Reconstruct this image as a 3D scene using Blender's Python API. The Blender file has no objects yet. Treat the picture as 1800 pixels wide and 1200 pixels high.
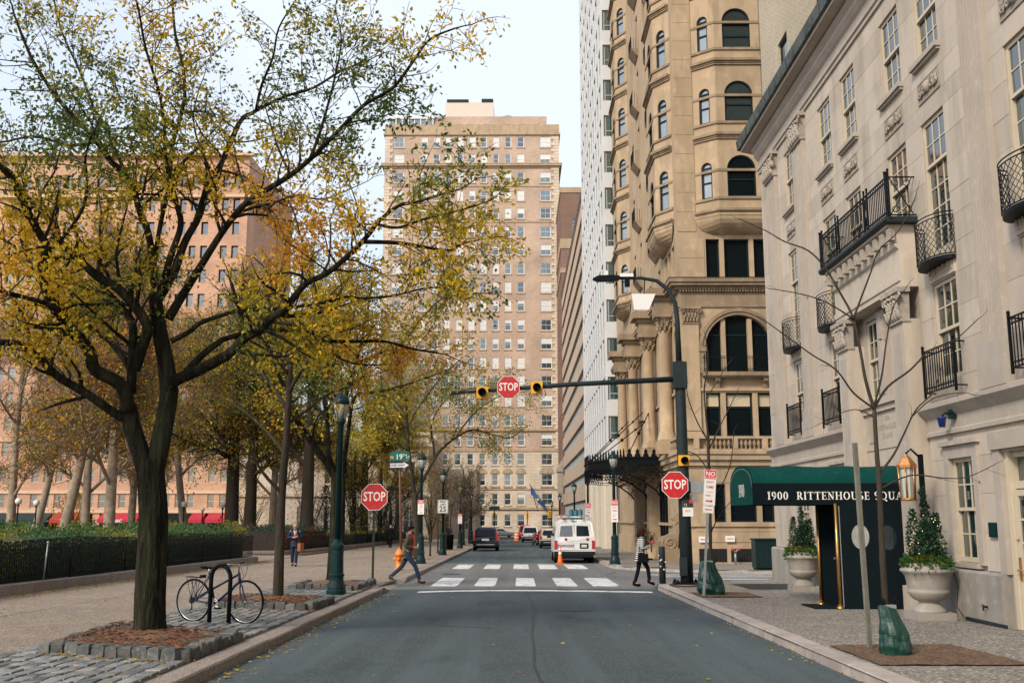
import bpy, math, random
import numpy as np
from mathutils import Vector, Matrix
from math import pi, sin, cos, radians
RN = random.Random(7)
sc = bpy.context.scene
C = sc.collection
# ------------------------------------------------------------------ camera, sky, sun, exposure
F_PX, PITCH, EYE = 1785.0, radians(9.76), 1.72
YAW = math.atan(11.0 * cos(PITCH) / F_PX)
cam_data = bpy.data.cameras.new('camera'); cam = bpy.data.objects.new('camera', cam_data); C.objects.link(cam)
cam_data.lens = F_PX / 1800.0 * 36.0; cam_data.sensor_width = 36.0
cam_data.clip_start = 0.1; cam_data.clip_end = 3000.0
cam.location = (0, 0, EYE); cam.rotation_euler = (pi / 2 + PITCH, 0, YAW)
sc.camera = cam
SUN_AZ, SUN_EL = radians(218), radians(36)
world = bpy.data.worlds.new('World'); sc.world = world; world.use_nodes = True
nt = world.node_tree; nt.nodes.clear()
wo = nt.nodes.new('ShaderNodeOutputWorld'); wb = nt.nodes.new('ShaderNodeBackground'); wb.inputs['Strength'].default_value = 0.13
sk = nt.nodes.new('ShaderNodeTexSky'); sk.sky_type = 'NISHITA'; sk.sun_disc = False
sk.sun_elevation = SUN_EL; sk.sun_rotation = SUN_AZ; sk.air_density = 1.0; sk.dust_density = 2.0
tc = nt.nodes.new('ShaderNodeTexCoord'); nz = nt.nodes.new('ShaderNodeTexNoise'); nz.inputs['Scale'].default_value = 1.6; nz.inputs['Detail'].default_value = 5
cr = nt.nodes.new('ShaderNodeValToRGB'); cr.color_ramp.elements[0].position = 0.30; cr.color_ramp.elements[1].position = 0.62
cr.color_ramp.elements[0].color = (0.25, 0.25, 0.25, 1); cr.color_ramp.elements[1].color = (0.97, 0.97, 0.97, 1)
mx = nt.nodes.new('ShaderNodeMix'); mx.data_type = 'RGBA'
mx.inputs[7].default_value = (3.3, 3.62, 4.05, 1)          # bright thin cloud over the whole sky
L = nt.links.new
L(tc.outputs['Generated'], nz.inputs['Vector']); L(nz.outputs['Fac'], cr.inputs['Fac']); L(cr.outputs['Color'], mx.inputs[0])
L(sk.outputs['Color'], mx.inputs[6]); L(mx.outputs[2], wb.inputs['Color']); L(wb.outputs[0], wo.inputs['Surface'])
sd = bpy.data.lights.new('sun', 'SUN'); sd.energy = 1.5; sd.angle = radians(11); sd.color = (1.0, 0.87, 0.70)
sun = bpy.data.objects.new('sun', sd); C.objects.link(sun)
sdir = Vector((sin(SUN_AZ) * cos(SUN_EL), cos(SUN_AZ) * cos(SUN_EL), sin(SUN_EL)))
sun.rotation_euler = sdir.to_track_quat('Z', 'Y').to_euler(); sun.location = (-20, -20, 40)
vs = sc.view_settings; vs.view_transform = 'Standard'; vs.look = 'None'; vs.gamma = 1; vs.exposure = 1.1; vs.use_curve_mapping = False
sc.render.engine = 'CYCLES'; cy = sc.cycles
cy.use_denoising = True; cy.max_bounces = 6; cy.diffuse_bounces = 3; cy.glossy_bounces = 3; cy.transmission_bounces = 4; cy.transparent_max_bounces = 8
cy.caustics_reflective = False; cy.caustics_refractive = False

# ------------------------------------------------------------------ places: the street falls 1 % away from the camera
def g(y): return -0.01 * y                                 # road level
def gs(y): return -0.01 * y + 0.13                         # pavement level
def _ray(px, py):
    a = (px - 900) / F_PX; b = (600 - py) / F_PX; c, s = cos(PITCH), sin(PITCH)
    y = c - b * s; z = s + b * c; k, q = cos(YAW), sin(YAW)
    return a * k - y * q, a * q + y * k, z
def at(px, py, Y):
    d = _ray(px, py); t = Y / d[1]; return Vector((t * d[0], Y, EYE + t * d[2]))

# ------------------------------------------------------------------ materials
MATS = {}
def mat(name, col, rough=0.75, var=0.0, scale=3.0, bump=0.0, bscale=None, metal=0.0, rand=0.0, spec=0.5, col2=None, streak=0.0, speck=None, trans=0.0, coat=0.0, emit=0.0, st=None, bd=0.02, lane=0.0, wear=0.0):
    m = bpy.data.materials.new(name); m.use_nodes = True; MATS[name] = m
    n = m.node_tree; N = n.nodes; K = n.links.new; p = N['Principled BSDF']
    p.inputs['Roughness'].default_value = rough; p.inputs['Metallic'].default_value = metal; p.inputs['Specular IOR Level'].default_value = spec
    p.inputs['Coat Weight'].default_value = coat
    geo = N.new('ShaderNodeNewGeometry'); src = geo.outputs['Position']
    rgb = N.new('ShaderNodeRGB'); rgb.outputs[0].default_value = (*col, 1); out = rgb.outputs[0]
    def mix(a, b, fac, mode='MIX'):
        x = N.new('ShaderNodeMix'); x.data_type = 'RGBA'; x.blend_type = mode
        for so, i in ((fac, 0), (a, 6), (b, 7)):
            if hasattr(so, 'links'): K(so, x.inputs[i])
            elif i == 0: x.inputs[0].default_value = so
            else: x.inputs[i].default_value = (*so, 1)
        return x.outputs[2]
    def noise(s, det=4, stretch=None):
        t = N.new('ShaderNodeTexNoise'); t.inputs['Scale'].default_value = s; t.inputs['Detail'].default_value = det; t.inputs['Roughness'].default_value = 0.6
        stretch = stretch or st
        if stretch:
            mp = N.new('ShaderNodeMapping'); mp.inputs['Scale'].default_value = stretch; K(src, mp.inputs['Vector']); K(mp.outputs[0], t.inputs['Vector'])
        else: K(src, t.inputs['Vector'])
        return t.outputs['Fac']
    def ramp(s, a, b):
        r = N.new('ShaderNodeMapRange'); r.inputs[1].default_value = a; r.inputs[2].default_value = b; K(s, r.inputs[0]); return r.outputs[0]
    if col2: out = mix(out, col2, ramp(noise(scale), 0.38, 0.62))
    if var:
        out = mix(out, tuple(c * (1 - var) for c in col), ramp(noise(scale * 0.37), 0.42, 0.75))
        out = mix(out, tuple(min(1, c * (1 + var)) for c in (col2 or col)), ramp(noise(scale * 2.1), 0.52, 0.75))
    if streak: out = mix(out, tuple(c * (1 - streak) for c in col), ramp(noise(1.1, 5, (1.5, 1.5, 0.35)), 0.47, 0.72))
    if speck:
        v = N.new('ShaderNodeTexVoronoi'); v.inputs['Scale'].default_value = speck[1]; K(src, v.inputs['Vector'])
        sep = N.new('ShaderNodeSeparateColor'); K(v.outputs['Color'], sep.inputs[0])
        out = mix(out, speck[0], ramp(sep.outputs[0], 0.62, 0.95)); out = mix(out, tuple(c * 0.45 for c in col), ramp(sep.outputs[1], 0.65, 0.95))
    if lane: out = mix(out, tuple(c * (1 + lane) for c in col), ramp(noise(1.0, 4, (1.3, 0.05, 1)), 0.45, 0.7)); out = mix(out, tuple(c * (1 - lane) for c in col), ramp(noise(.8, 5, (.9, .35, 1)), 0.56, 0.75))
    if wear: out = mix(out, (0.16, 0.165, 0.165), ramp(noise(2.6, 8), 0.60 - wear * .1, 0.66)); out = mix(out, (0.30, 0.30, 0.29), ramp(noise(14, 4), 0.60, 0.72))
    if rand:
        oi = N.new('ShaderNodeObjectInfo'); hsv = N.new('ShaderNodeHueSaturation')
        mr = N.new('ShaderNodeMapRange'); mr.inputs[3].default_value = 1 - rand; mr.inputs[4].default_value = 1 + rand; K(oi.outputs['Random'], mr.inputs[0])
        K(mr.outputs[0], hsv.inputs['Value']); K(out, hsv.inputs['Color']); out = hsv.outputs[0]
    K(out, p.inputs['Base Color'])
    if bump:
        b = N.new('ShaderNodeBump'); b.inputs['Strength'].default_value = bump; b.inputs['Distance'].default_value = bd
        K(noise(bscale or scale * 6, 6), b.inputs['Height']); K(b.outputs[0], p.inputs['Normal'])
    if trans:
        tr = N.new('ShaderNodeBsdfTranslucent'); K(out, tr.inputs['Color']); ms = N.new('ShaderNodeMixShader'); ms.inputs[0].default_value = trans
        K(p.outputs[0], ms.inputs[1]); K(tr.outputs[0], ms.inputs[2]); K(ms.outputs[0], N['Material Output'].inputs['Surface'])
    if emit:
        p.inputs['Emission Color'].default_value = (*col, 1); p.inputs['Emission Strength'].default_value = emit
    return m
def brickmat(name, c1, c2, mortar, w, h, axis='x', msize=0.012, bump=0.4, rough=0.85):
    m = mat(name, c1, rough); n = m.node_tree; N = n.nodes; K = n.links.new; p = N['Principled BSDF']
    geo = N.new('ShaderNodeNewGeometry'); sp = N.new('ShaderNodeSeparateXYZ'); K(geo.outputs['Position'], sp.inputs[0])
    cb = N.new('ShaderNodeCombineXYZ'); ad = N.new('ShaderNodeMath'); K(sp.outputs[0], ad.inputs[0]); K(sp.outputs[1], ad.inputs[1])
    K(ad.outputs[0], cb.inputs[0]); K(sp.outputs[2], cb.inputs[1])
    b = N.new('ShaderNodeTexBrick'); b.inputs['Scale'].default_value = 1; b.inputs['Brick Width'].default_value = w; b.inputs['Row Height'].default_value = h
    b.inputs['Mortar Size'].default_value = msize; b.inputs['Color1'].default_value = (*c1, 1); b.inputs['Color2'].default_value = (*c2, 1); b.inputs['Mortar'].default_value = (*mortar, 1)
    K(cb.outputs[0], b.inputs['Vector'])
    t = N.new('ShaderNodeTexNoise'); t.inputs['Scale'].default_value = 0.25; t.inputs['Detail'].default_value = 6; K(geo.outputs['Position'], t.inputs['Vector'])
    hs = N.new('ShaderNodeHueSaturation'); mr = N.new('ShaderNodeMapRange'); mr.inputs[1].default_value = .3; mr.inputs[2].default_value = .7; mr.inputs[3].default_value = .82; mr.inputs[4].default_value = 1.18
    K(t.outputs['Fac'], mr.inputs[0]); K(mr.outputs[0], hs.inputs['Value']); K(b.outputs['Color'], hs.inputs['Color']); K(hs.outputs[0], p.inputs['Base Color'])
    if bump:
        bp = N.new('ShaderNodeBump'); bp.inputs['Strength'].default_value = bump; bp.inputs['Distance'].default_value = 0.02; bp.invert = True
        K(b.outputs['Fac'], bp.inputs['Height']); K(bp.outputs[0], p.inputs['Normal'])
    return m
def glassmat(name, col, rough=0.04, spec=0.9, var=0.25):
    m = mat(name, col, rough, var, 0.9, spec=spec); N = m.node_tree.nodes; p = N['Principled BSDF']; p.inputs['IOR'].default_value = 1.9
    return m

M = dict(
 asphalt=mat('asphalt', (0.062, 0.083, 0.093), 0.85, 0.20, 0.6, 0.5, 90, speck=((0.13, 0.15, 0.165), 70), spec=0.25, lane=0.45),
 asphalt_pale=mat('asphalt_pale', (0.150, 0.150, 0.145), 0.85, 0.16, 0.5, 0.4, 90, speck=((0.22, 0.22, 0.21), 60), lane=0.25),
 paint=mat('road_paint', (0.70, 0.70, 0.68), 0.7, 0.16, 5, 0.2, 60, wear=0.6),
 pave=mat('exposed_aggregate', (0.262, 0.208, 0.160), 0.9, 0.32, 0.5, 0.5, 70, speck=((0.46, 0.37, 0.29), 45), rand=0.05),
 pave_r=mat('exposed_aggregate_grey', (0.205, 0.182, 0.156), 0.9, 0.3, 0.5, 0.6, 60, speck=((0.46, 0.42, 0.36), 38), rand=0.05),
 joint=mat('joint_sand', (0.040, 0.036, 0.030), 0.95, 0.2, 8),
 sett=mat('granite_sett', (0.150, 0.172, 0.185), 0.6, 0.3, 7, 0.6, 45, rand=0.5, col2=(0.235, 0.215, 0.185)),
 edging=mat('granite_edging', (0.055, 0.066, 0.074), 0.7, 0.4, 9, 0.8, 40, rand=0.45, col2=(0.125, 0.115, 0.095)),
 kerb=mat('granite_kerb', (0.27, 0.22, 0.18), 0.8, 0.22, 3, 0.4, 40, rand=0.12, streak=0.3, speck=((0.45, 0.40, 0.35), 80)),
 kerb_r=mat('granite_kerb_pale', (0.42, 0.37, 0.33), 0.8, 0.25, 3, 0.4, 40, rand=0.14, streak=0.35),
 mulch=mat('bark_mulch', (0.17, 0.085, 0.042), 0.95, 0.5, 25, 1.0, 60, speck=((0.38, 0.21, 0.11), 60)),
 soil=mat('leafy_soil', (0.12, 0.075, 0.045), 0.95, 0.4, 6, 1.0, 30, speck=((0.26, 0.14, 0.06), 30)),
 lime=mat('limestone', (0.47, 0.405, 0.335), 0.85, 0.10, 1.4, 0.12, 30, streak=0.30, rand=0.10),
 lime_d=mat('limestone_trim', (0.40, 0.35, 0.30), 0.85, 0.16, 2.0, 0.15, 30, streak=0.14),
 lime_c=mat('carved_limestone', (0.36, 0.315, 0.27), 0.9, 0.3, 6, 0.3, 30),
 plinth=mat('grey_plinth_stone', (0.30, 0.275, 0.245), 0.8, 0.25, 2.5, 0.15, 30, streak=0.35),
 copper_g=mat('weathered_copper_gutter', (0.035, 0.05, 0.048), 0.6, 0.5, 2.5, col2=(0.07, 0.085, 0.075)),
 cream=mat('cream_window_paint', (0.54, 0.47, 0.355), 0.5, 0.06, 2),
 glass=glassmat('dark_window_glass', (0.012, 0.030, 0.034)),
 glass_b=glassmat('tower_window_glass', (0.10, 0.14, 0.155), 0.06, 0.8, 0.5),
 iron=mat('black_iron', (0.004, 0.006, 0.008), 0.5, 0.2, 5, spec=0.12),
 iron_g=mat('lamp_green_paint', (0.004, 0.024, 0.026), 0.4, 0.2, 4, spec=0.22),
 pole=mat('dark_green_grey_pole', (0.022, 0.032, 0.036), 0.5, 0.25, 3, spec=0.15),
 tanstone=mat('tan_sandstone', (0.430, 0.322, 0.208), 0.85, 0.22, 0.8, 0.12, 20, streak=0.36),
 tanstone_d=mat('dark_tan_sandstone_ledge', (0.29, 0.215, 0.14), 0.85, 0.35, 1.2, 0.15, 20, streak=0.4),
 tealframe=mat('dark_teal_sash', (0.007, 0.016, 0.020), 0.5, 0.1, 3, spec=0.2),
 awning=mat('green_canvas', (0.003, 0.050, 0.043), 0.95, 0.30, 2.5, 0.5, 7, spec=0.1),
 awning_d=mat('dark_green_canvas', (0.004, 0.009, 0.012), 0.9, 0.15, 2.5, spec=0.12),
 brass=mat('polished_brass', (0.55, 0.31, 0.10), 0.3, 0.15, 5, metal=0.9),
 copper=mat('copper_lantern', (0.62, 0.29, 0.11), 0.35, 0.2, 9, metal=0.75),
 white=mat('white_paint', (0.76, 0.76, 0.75), 0.5, 0.04, 2),
 letter=mat('white_lettering', (0.8, 0.79, 0.75), 0.6),
 black=mat('black_rubber', (0.006, 0.006, 0.007), 0.75, spec=0.15),
 red=mat('stop_red', (0.52, 0.018, 0.022), 0.42, 0.06, 3),
 yellow=mat('signal_yellow', (0.85, 0.42, 0.015), 0.45, 0.1, 4),
 orange=mat('cone_orange', (0.85, 0.16, 0.02), 0.5, 0.08, 5),
 grey=mat('galvanised_steel', (0.34, 0.36, 0.37), 0.45, 0.15, 4, metal=0.5),
 bark=mat('dark_bark', (0.014, 0.0115, 0.009), 0.95, 0.5, 7, 1.0, 16, col2=(0.036, 0.037, 0.021), spec=0.1, st=(1, 1, 0.16), bd=0.09),
 bark_m=mat('brown_bark', (0.050, 0.041, 0.031), 0.95, 0.4, 7, 0.9, 18, spec=0.15, st=(1, 1, 0.2), bd=0.05),
 bark_p=mat('pale_sycamore_bark', (0.36, 0.29, 0.215), 0.9, 0.45, 3, 0.5, 20, col2=(0.20, 0.155, 0.11)),
 twig=mat('dark_twig', (0.026, 0.021, 0.018), 0.95, 0.2, 4),
 twig_b=mat('brown_twig', (0.12, 0.085, 0.06), 0.95, 0.25, 4),
 leaf_g=mat('leaf_green', (0.085, 0.135, 0.016), 0.6, 0.3, 3, trans=0.4),
 leaf_o=mat('leaf_olive', (0.25, 0.235, 0.020), 0.6, 0.3, 3, trans=0.4),
 leaf_y=mat('leaf_yellow', (0.62, 0.43, 0.012), 0.6, 0.25, 3, trans=0.45),
 leaf_a=mat('leaf_amber', (0.64, 0.30, 0.014), 0.6, 0.25, 3, trans=0.45),
 leaf_r=mat('leaf_rust', (0.32, 0.085, 0.022), 0.7, 0.3, 3, trans=0.35),
 leaf_h=mat('hedge_leaf', (0.026, 0.110, 0.024), 0.45, 0.4, 3, trans=0.25, spec=0.6),
 leaf_d=mat('evergreen_leaf', (0.010, 0.032, 0.020), 0.5, 0.4, 3, trans=0.15),
)

# ------------------------------------------------------------------ mesh builder
class MB:
    def __init__(s, xf=None): s.v = []; s.f = []; s.m = []; s.s = []; s.xf = xf
    def add(s, vs_, fs_, mi=0, smooth=False):
        o = len(s.v)
        if s.xf is not None: vs_ = [tuple(s.xf @ Vector(p)) for p in vs_]
        s.v += [tuple(p) for p in vs_]; s.f += [tuple(i + o for i in f) for f in fs_]; s.m += [mi] * len(fs_); s.s += [smooth] * len(fs_); return s
    def box(s, x0, x1, y0, y1, z0, z1, mi=0):
        if x0 > x1: x0, x1 = x1, x0
        if y0 > y1: y0, y1 = y1, y0
        if z0 > z1: z0, z1 = z1, z0
        return s.add([(x0, y0, z0), (x1, y0, z0), (x1, y1, z0), (x0, y1, z0), (x0, y0, z1), (x1, y0, z1), (x1, y1, z1), (x0, y1, z1)],
              [(0, 3, 2, 1), (4, 5, 6, 7), (0, 1, 5, 4), (1, 2, 6, 5), (2, 3, 7, 6), (3, 0, 4, 7)], mi)
    def quad(s, a, b, c, d, mi=0): return s.add([a, b, c, d], [(0, 1, 2, 3)], mi)
    def tube(s, pts, rad, n=8, mi=0, smooth=True, caps=True, closed=False):
        pts = [Vector(p) for p in pts]; k = len(pts)
        if not hasattr(rad, '__len__'): rad = [rad] * k
        vs_ = []; ref = None
        for i, p in enumerate(pts):
            if closed: t = pts[(i + 1) % k] - pts[i - 1]
            else: t = pts[min(i + 1, k - 1)] - pts[max(i - 1, 0)]
            if t.length < 1e-9: t = Vector((0, 0, 1))
            t.normalize()
            if ref is None: ref = t.orthogonal().normalized()
            a = ref - t * ref.dot(t)
            if a.length < 1e-4: a = t.orthogonal()
            a.normalize(); ref = a; b = t.cross(a); r = rad[i]
            for j in range(n):
                q = 2 * pi * j / n; vs_.append(p + a * (r * cos(q)) + b * (r * sin(q)))
        fs_ = []
        for i in range(k if closed else k - 1):
            i2 = (i + 1) % k
            for j in range(n): fs_.append((i * n + j, i * n + (j + 1) % n, i2 * n + (j + 1) % n, i2 * n + j))
        if caps and not closed: fs_ += [tuple(range(n - 1, -1, -1)), tuple(range((k - 1) * n, k * n))]
        return s.add(vs_, fs_, mi, smooth)
    def cyl(s, p0, p1, r0, r1=None, n=12, mi=0, smooth=True): return s.tube([p0, p1], [r0, r0 if r1 is None else r1], n, mi, smooth)
    def lathe(s, prof, n=20, c=(0, 0, 0), mi=0, smooth=True, sq=None):
        vs_ = []; k = len(prof)
        for r, z in prof:
            for j in range(n):
                q = 2 * pi * (j + 0.5) / n; vs_.append((c[0] + r * cos(q), c[1] + r * sin(q), c[2] + z))
        fs_ = [(i * n + j, i * n + (j + 1) % n, (i + 1) * n + (j + 1) % n, (i + 1) * n + j) for i in range(k - 1) for j in range(n)]
        fs_ += [tuple(range(n - 1, -1, -1)), tuple(range((k - 1) * n, k * n))]
        return s.add(vs_, fs_, mi, smooth)
    def prism(s, poly, d0, d1, ax='y', mi=0, smooth=False):
        """poly in the plane normal to ax (x,z for y; y,z for x; x,y for z), extruded d0..d1"""
        P = {'y': lambda a, b, d: (a, d, b), 'x': lambda a, b, d: (d, a, b), 'z': lambda a, b, d: (a, b, d)}[ax]
        n = len(poly); vs_ = [P(a, b, d0) for a, b in poly] + [P(a, b, d1) for a, b in poly]
        fs_ = [tuple(range(n)), tuple(range(2 * n - 1, n - 1, -1))] + [(i, i + n, (i + 1) % n + n, (i + 1) % n) for i in range(n)]
        return s.add(vs_, fs_, mi, smooth)
    def ball(s, c, r, n=10, mi=0, sz=1.0):
        k = max(5, n // 2 + 1)
        return s.lathe([(r * sin(pi * (i + 0.02) / (k - 0.96)) if 0 < i < k - 1 else r * 0.05, -r * sz * cos(pi * i / (k - 1))) for i in range(k)], n, c, mi)
    def mesh(s, name, mats):
        me = bpy.data.meshes.new(name); me.from_pydata(s.v, [], s.f)
        for m_ in (mats if isinstance(mats, (list, tuple)) else [mats]): me.materials.append(M[m_] if isinstance(m_, str) else m_)
        me.polygons.foreach_set('material_index', s.m); me.polygons.foreach_set('use_smooth', s.s); me.update(); return me
    def build(s, name, mats, parent=None, loc=(0, 0, 0), rz=0.0, kind=None): return put(name, s.mesh(name, mats), parent, loc, rz, kind)
def put(name, me, parent=None, loc=(0, 0, 0), rz=0.0, kind=None, rot=None, scale=None):
    o = bpy.data.objects.new(name, me); C.objects.link(o); o.location = loc; o.rotation_euler = rot if rot else (0, 0, rz)
    if scale: o.scale = scale
    if parent: o.parent = parent
    if kind: o['kind'] = kind
    return o
def tag(o, label, cat, group=None):
    o['label'] = label; o['category'] = cat
    if group: o['group'] = group
    return o
def thing(name, label, cat, loc=(0, 0, 0), rz=0.0, group=None):
    o = bpy.data.objects.new(name, None); C.objects.link(o); o.location = loc; o.rotation_euler = (0, 0, rz); o.empty_display_size = 0.2
    return tag(o, label, cat, group)
KIDS = {}
def dup(root, loc, rz=0.0, label=None, scale=None):
    r = root.copy(); C.objects.link(r); r.location = loc; r.rotation_euler = (0, 0, rz)
    if label: r['label'] = label
    if scale: r.scale = scale
    for ch in list(root.children):
        c = ch.copy(); C.objects.link(c); c.parent = r
        for gch in list(ch.children):
            d = gch.copy(); C.objects.link(d); d.parent = c
    return r
def text(body, size, parent, loc, rot, m='letter', bold=0.0, sx=1.0, ext=0.002, name='lettering', align='CENTER'):
    cu = bpy.data.curves.new(name, 'FONT'); cu.body = body; cu.size = size; cu.align_x = align; cu.align_y = 'CENTER'; cu.offset = bold * size; cu.extrude = ext; cu.resolution_u = 2
    tmp = bpy.data.objects.new('tmp', cu); me = bpy.data.meshes.new_from_object(tmp); bpy.data.objects.remove(tmp); bpy.data.curves.remove(cu)
    me.materials.clear(); me.materials.append(M[m]); return put(name, me, parent, loc, rot=rot, scale=(sx, 1, 1), kind='stuff')
FRONT = (pi / 2, 0, 0)                                      # text standing, read from -Y
def rect_minus(u0, u1, holes):
    out = [(u0, u1)]
    for a, b in holes:
        nx = []
        for p, q in out:
            if b <= p or a >= q: nx.append((p, q))
            else:
                if a > p + 1e-6: nx.append((p, a))
                if b < q - 1e-6: nx.append((b, q))
        out = nx
    return out
def wall(mb, u0, u1, z0, z1, ops, depth=0.3, mi=0, y=0.0, reveal_mi=None):
    """face at y with openings (a,b,c,d[,'arch']); reveals go back by depth; arch: semicircle/segment in the top part"""
    us = sorted({u0, u1, *[o[0] for o in ops], *[o[1] for o in ops]}); zs = sorted({z0, z1, *[o[2] for o in ops], *[o[3] for o in ops]})
    us = [u for u in us if u0 <= u <= u1]; zs = [z for z in zs if z0 <= z <= z1]
    ri = mi if reveal_mi is None else reveal_mi
    for i in range(len(zs) - 1):
        zc = (zs[i] + zs[i + 1]) / 2; run = None
        for j in range(len(us) - 1):
            uc = (us[j] + us[j + 1]) / 2
            hole = any(o[0] < uc < o[1] and o[2] < zc < o[3] for o in ops)
            if not hole: mb.quad((us[j], y, zs[i]), (us[j + 1], y, zs[i]), (us[j + 1], y, zs[i + 1]), (us[j], y, zs[i + 1]), mi)
    for o in ops:
        a, b, c_, d = o[:4]; Y = y + depth
        if len(o) > 4:
            r = (b - a) / 2; zc = d - r; cx = (a + b) / 2; n = 14
            arc = [(cx - r * cos(pi * i / n), zc + r * sin(pi * i / n)) for i in range(n + 1)]
            for i in range(n):
                p, q = arc[i], arc[i + 1]
                mb.quad((p[0], y, p[1]), (q[0], y, q[1]), (q[0], y, d), (p[0], y, d), mi)
                mb.quad((p[0], y, p[1]), (p[0], Y, p[1]), (q[0], Y, q[1]), (q[0], y, q[1]), ri)
            top = zc
        else:
            top = d; mb.quad((a, y, d), (b, y, d), (b, Y, d), (a, Y, d), ri)
        mb.quad((a, y, c_), (a, y, top), (a, Y, top), (a, Y, c_), ri); mb.quad((b, y, c_), (b, Y, c_), (b, Y, top), (b, y, top), ri)
        mb.quad((a, y, c_), (a, Y, c_), (b, Y, c_), (b, y, c_), ri)
CACHE = {}
def sash_mesh(w, h, nx, nz, frame_m='cream', fr=0.07, bar=0.026, meet=True, glass='glass', arch=False):
    """double-hung window, lower left at origin, facing -Y; nz = panes high per sash (top, bottom)"""
    key = ('w', round(w, 2), round(h, 2), nx, nz, frame_m, arch)
    if key in CACHE: return CACHE[key]
    mb = MB(); panes = []
    if arch:
        r = w / 2; zc = h - r; n = 12
        for i in range(n):
            q0, q1 = pi * i / n, pi * (i + 1) / n
            P = lambda q, rr, y: (r - rr * cos(q), y, zc + rr * sin(q))
            mb.add([P(q0, r, -.04), P(q1, r, -.04), P(q1, r - fr, -.04), P(q0, r - fr, -.04), P(q0, r, .04), P(q1, r, .04), P(q1, r - fr, .04), P(q0, r - fr, .04)], [(0, 1, 2, 3), (2, 6, 7, 3)])
        mb.box(0, fr, -.04, .04, 0, zc); mb.box(w - fr, w, -.04, .04, 0, zc); mb.box(fr, w - fr, -.04, .04, 0, fr)
        mid = zc * 0.52; mb.box(fr, w - fr, -.05, .03, mid - .03, mid + .03); mb.box(fr, w - fr, -.05, .03, zc - .035, zc + .035)
        top = MB(); top.add([(fr * .6, .01, zc)] + [(r - (r - fr * .6) * cos(pi * i / n), .01, zc + (r - fr * .6) * sin(pi * i / n)) for i in range(n + 1)] + [(w - fr * .6, .01, zc)], [tuple(range(n + 3))])
        panes = [('q', fr, w - fr, fr, mid - .03), ('q', fr, w - fr, mid + .03, zc - .03), ('m', top)]
    else:
        mb.box(0, w, -.04, .05, 0, fr * 1.2); mb.box(0, w, -.04, .05, h - fr, h); mb.box(0, fr, -.04, .05, fr * 1.2, h - fr); mb.box(w - fr, w, -.04, .05, fr * 1.2, h - fr)
        zs = [fr * 1.2, h - fr]
        tot = sum(nz); zm = zs[0] + (zs[1] - zs[0]) * nz[-1] / tot if len(nz) == 2 else None
        bands = [(zs[0], zm - .03, nz[1], .02), (zm + .03, zs[1], nz[0], -.01)] if zm else [(zs[0], zs[1], nz[0], 0.0)]
        if zm: mb.box(fr, w - fr, -.055, .045, zm - .03, zm + .03)
        for a, b, k, yy in bands:
            for i in range(1, nx):
                x = fr + (w - 2 * fr) * i / nx; mb.box(x - bar / 2, x + bar / 2, yy - .02, yy + .02, a, b)
            for j in range(1, k):
                z = a + (b - a) * j / k; mb.box(fr, w - fr, yy - .018, yy + .022, z - bar / 2, z + bar / 2)
            for i in range(nx):
                for j in range(k):
                    x0 = fr + (w - 2 * fr) * i / nx; x1 = fr + (w - 2 * fr) * (i + 1) / nx; z0 = a + (b - a) * j / k; z1 = a + (b - a) * (j + 1) / k
                    panes.append(('q', x0, x1, z0, z1, yy))
    CACHE[key] = (mb.mesh('window', frame_m), panes); return CACHE[key]
def pane_mesh(w, h, glass):
    key = ('p', round(w, 2), round(h, 2), glass)
    if key not in CACHE:
        CACHE[key] = MB().box(-w / 2, w / 2, -.003, .003, -h / 2, h / 2).mesh('pane', glass)
    return CACHE[key]
def window(parent, loc, w, h, nx=3, nz=(2, 2), rz=0.0, frame='cream', glass='glass', panes=True, arch=False, tilt=0.012, name='window', fr=0.07):
    me, ps = sash_mesh(w, h, nx, nz, frame, arch=arch, fr=fr)
    o = put(name, me, parent, loc, rz)
    if not panes: return o
    for p in ps:
        if p[0] == 'q':
            yy = p[5] if len(p) > 5 else 0.01
            q = put('pane', pane_mesh(p[2] - p[1], p[4] - p[3], glass), o, ((p[1] + p[2]) / 2, yy, (p[3] + p[4]) / 2))
            q.rotation_euler = (RN.uniform(-tilt, tilt), 0, RN.uniform(-tilt, tilt))
        else:
            k = ('am', id(p[1]), glass)
            if k not in CACHE: CACHE[k] = p[1].mesh('pane', glass)
            put('pane', CACHE[k], o)
    return o
# ================================================================== THE GROUND
def sheet(name, polys, zf, m, parent=None, ny=1):
    mb = MB()
    for p in polys: mb.add([(x, y, zf(y)) for x, y in p], [tuple(range(len(p)))])
    o = mb.build(name, m, parent); o['kind'] = 'structure'; return o
KL, KR = -3.57, 3.87
earth = sheet('ground', [[(-700, -40), (700, -40), (700, 900), (-700, 900)]], lambda y: g(y) - 0.35, 'soil')
road = sheet('road', [[(KL - .1, -14), (KR + .1, -14), (KR + .1, 30.2), (KL - .1, 30.2)], [(KL - .1, 50), (KR + .2, 50), (KR + .2, 176), (KL - .1, 176)], [(-60, 176), (60, 176), (60, 184), (-60, 184)]], g, 'asphalt')
cross = sheet('cross_street', [[(KL - .1, 30.2), (60, 30.2), (60, 50), (KL - .1, 50)]], g, 'asphalt_pale')
patch = sheet('asphalt_patch', [[(KL, 29.0), (-2.2, 29.2), (.4, 29.65), (KR, 29.3), (KR, 31.2), (KL, 31.2)]], lambda y: g(y) + 0.003, 'asphalt_pale')
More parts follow.
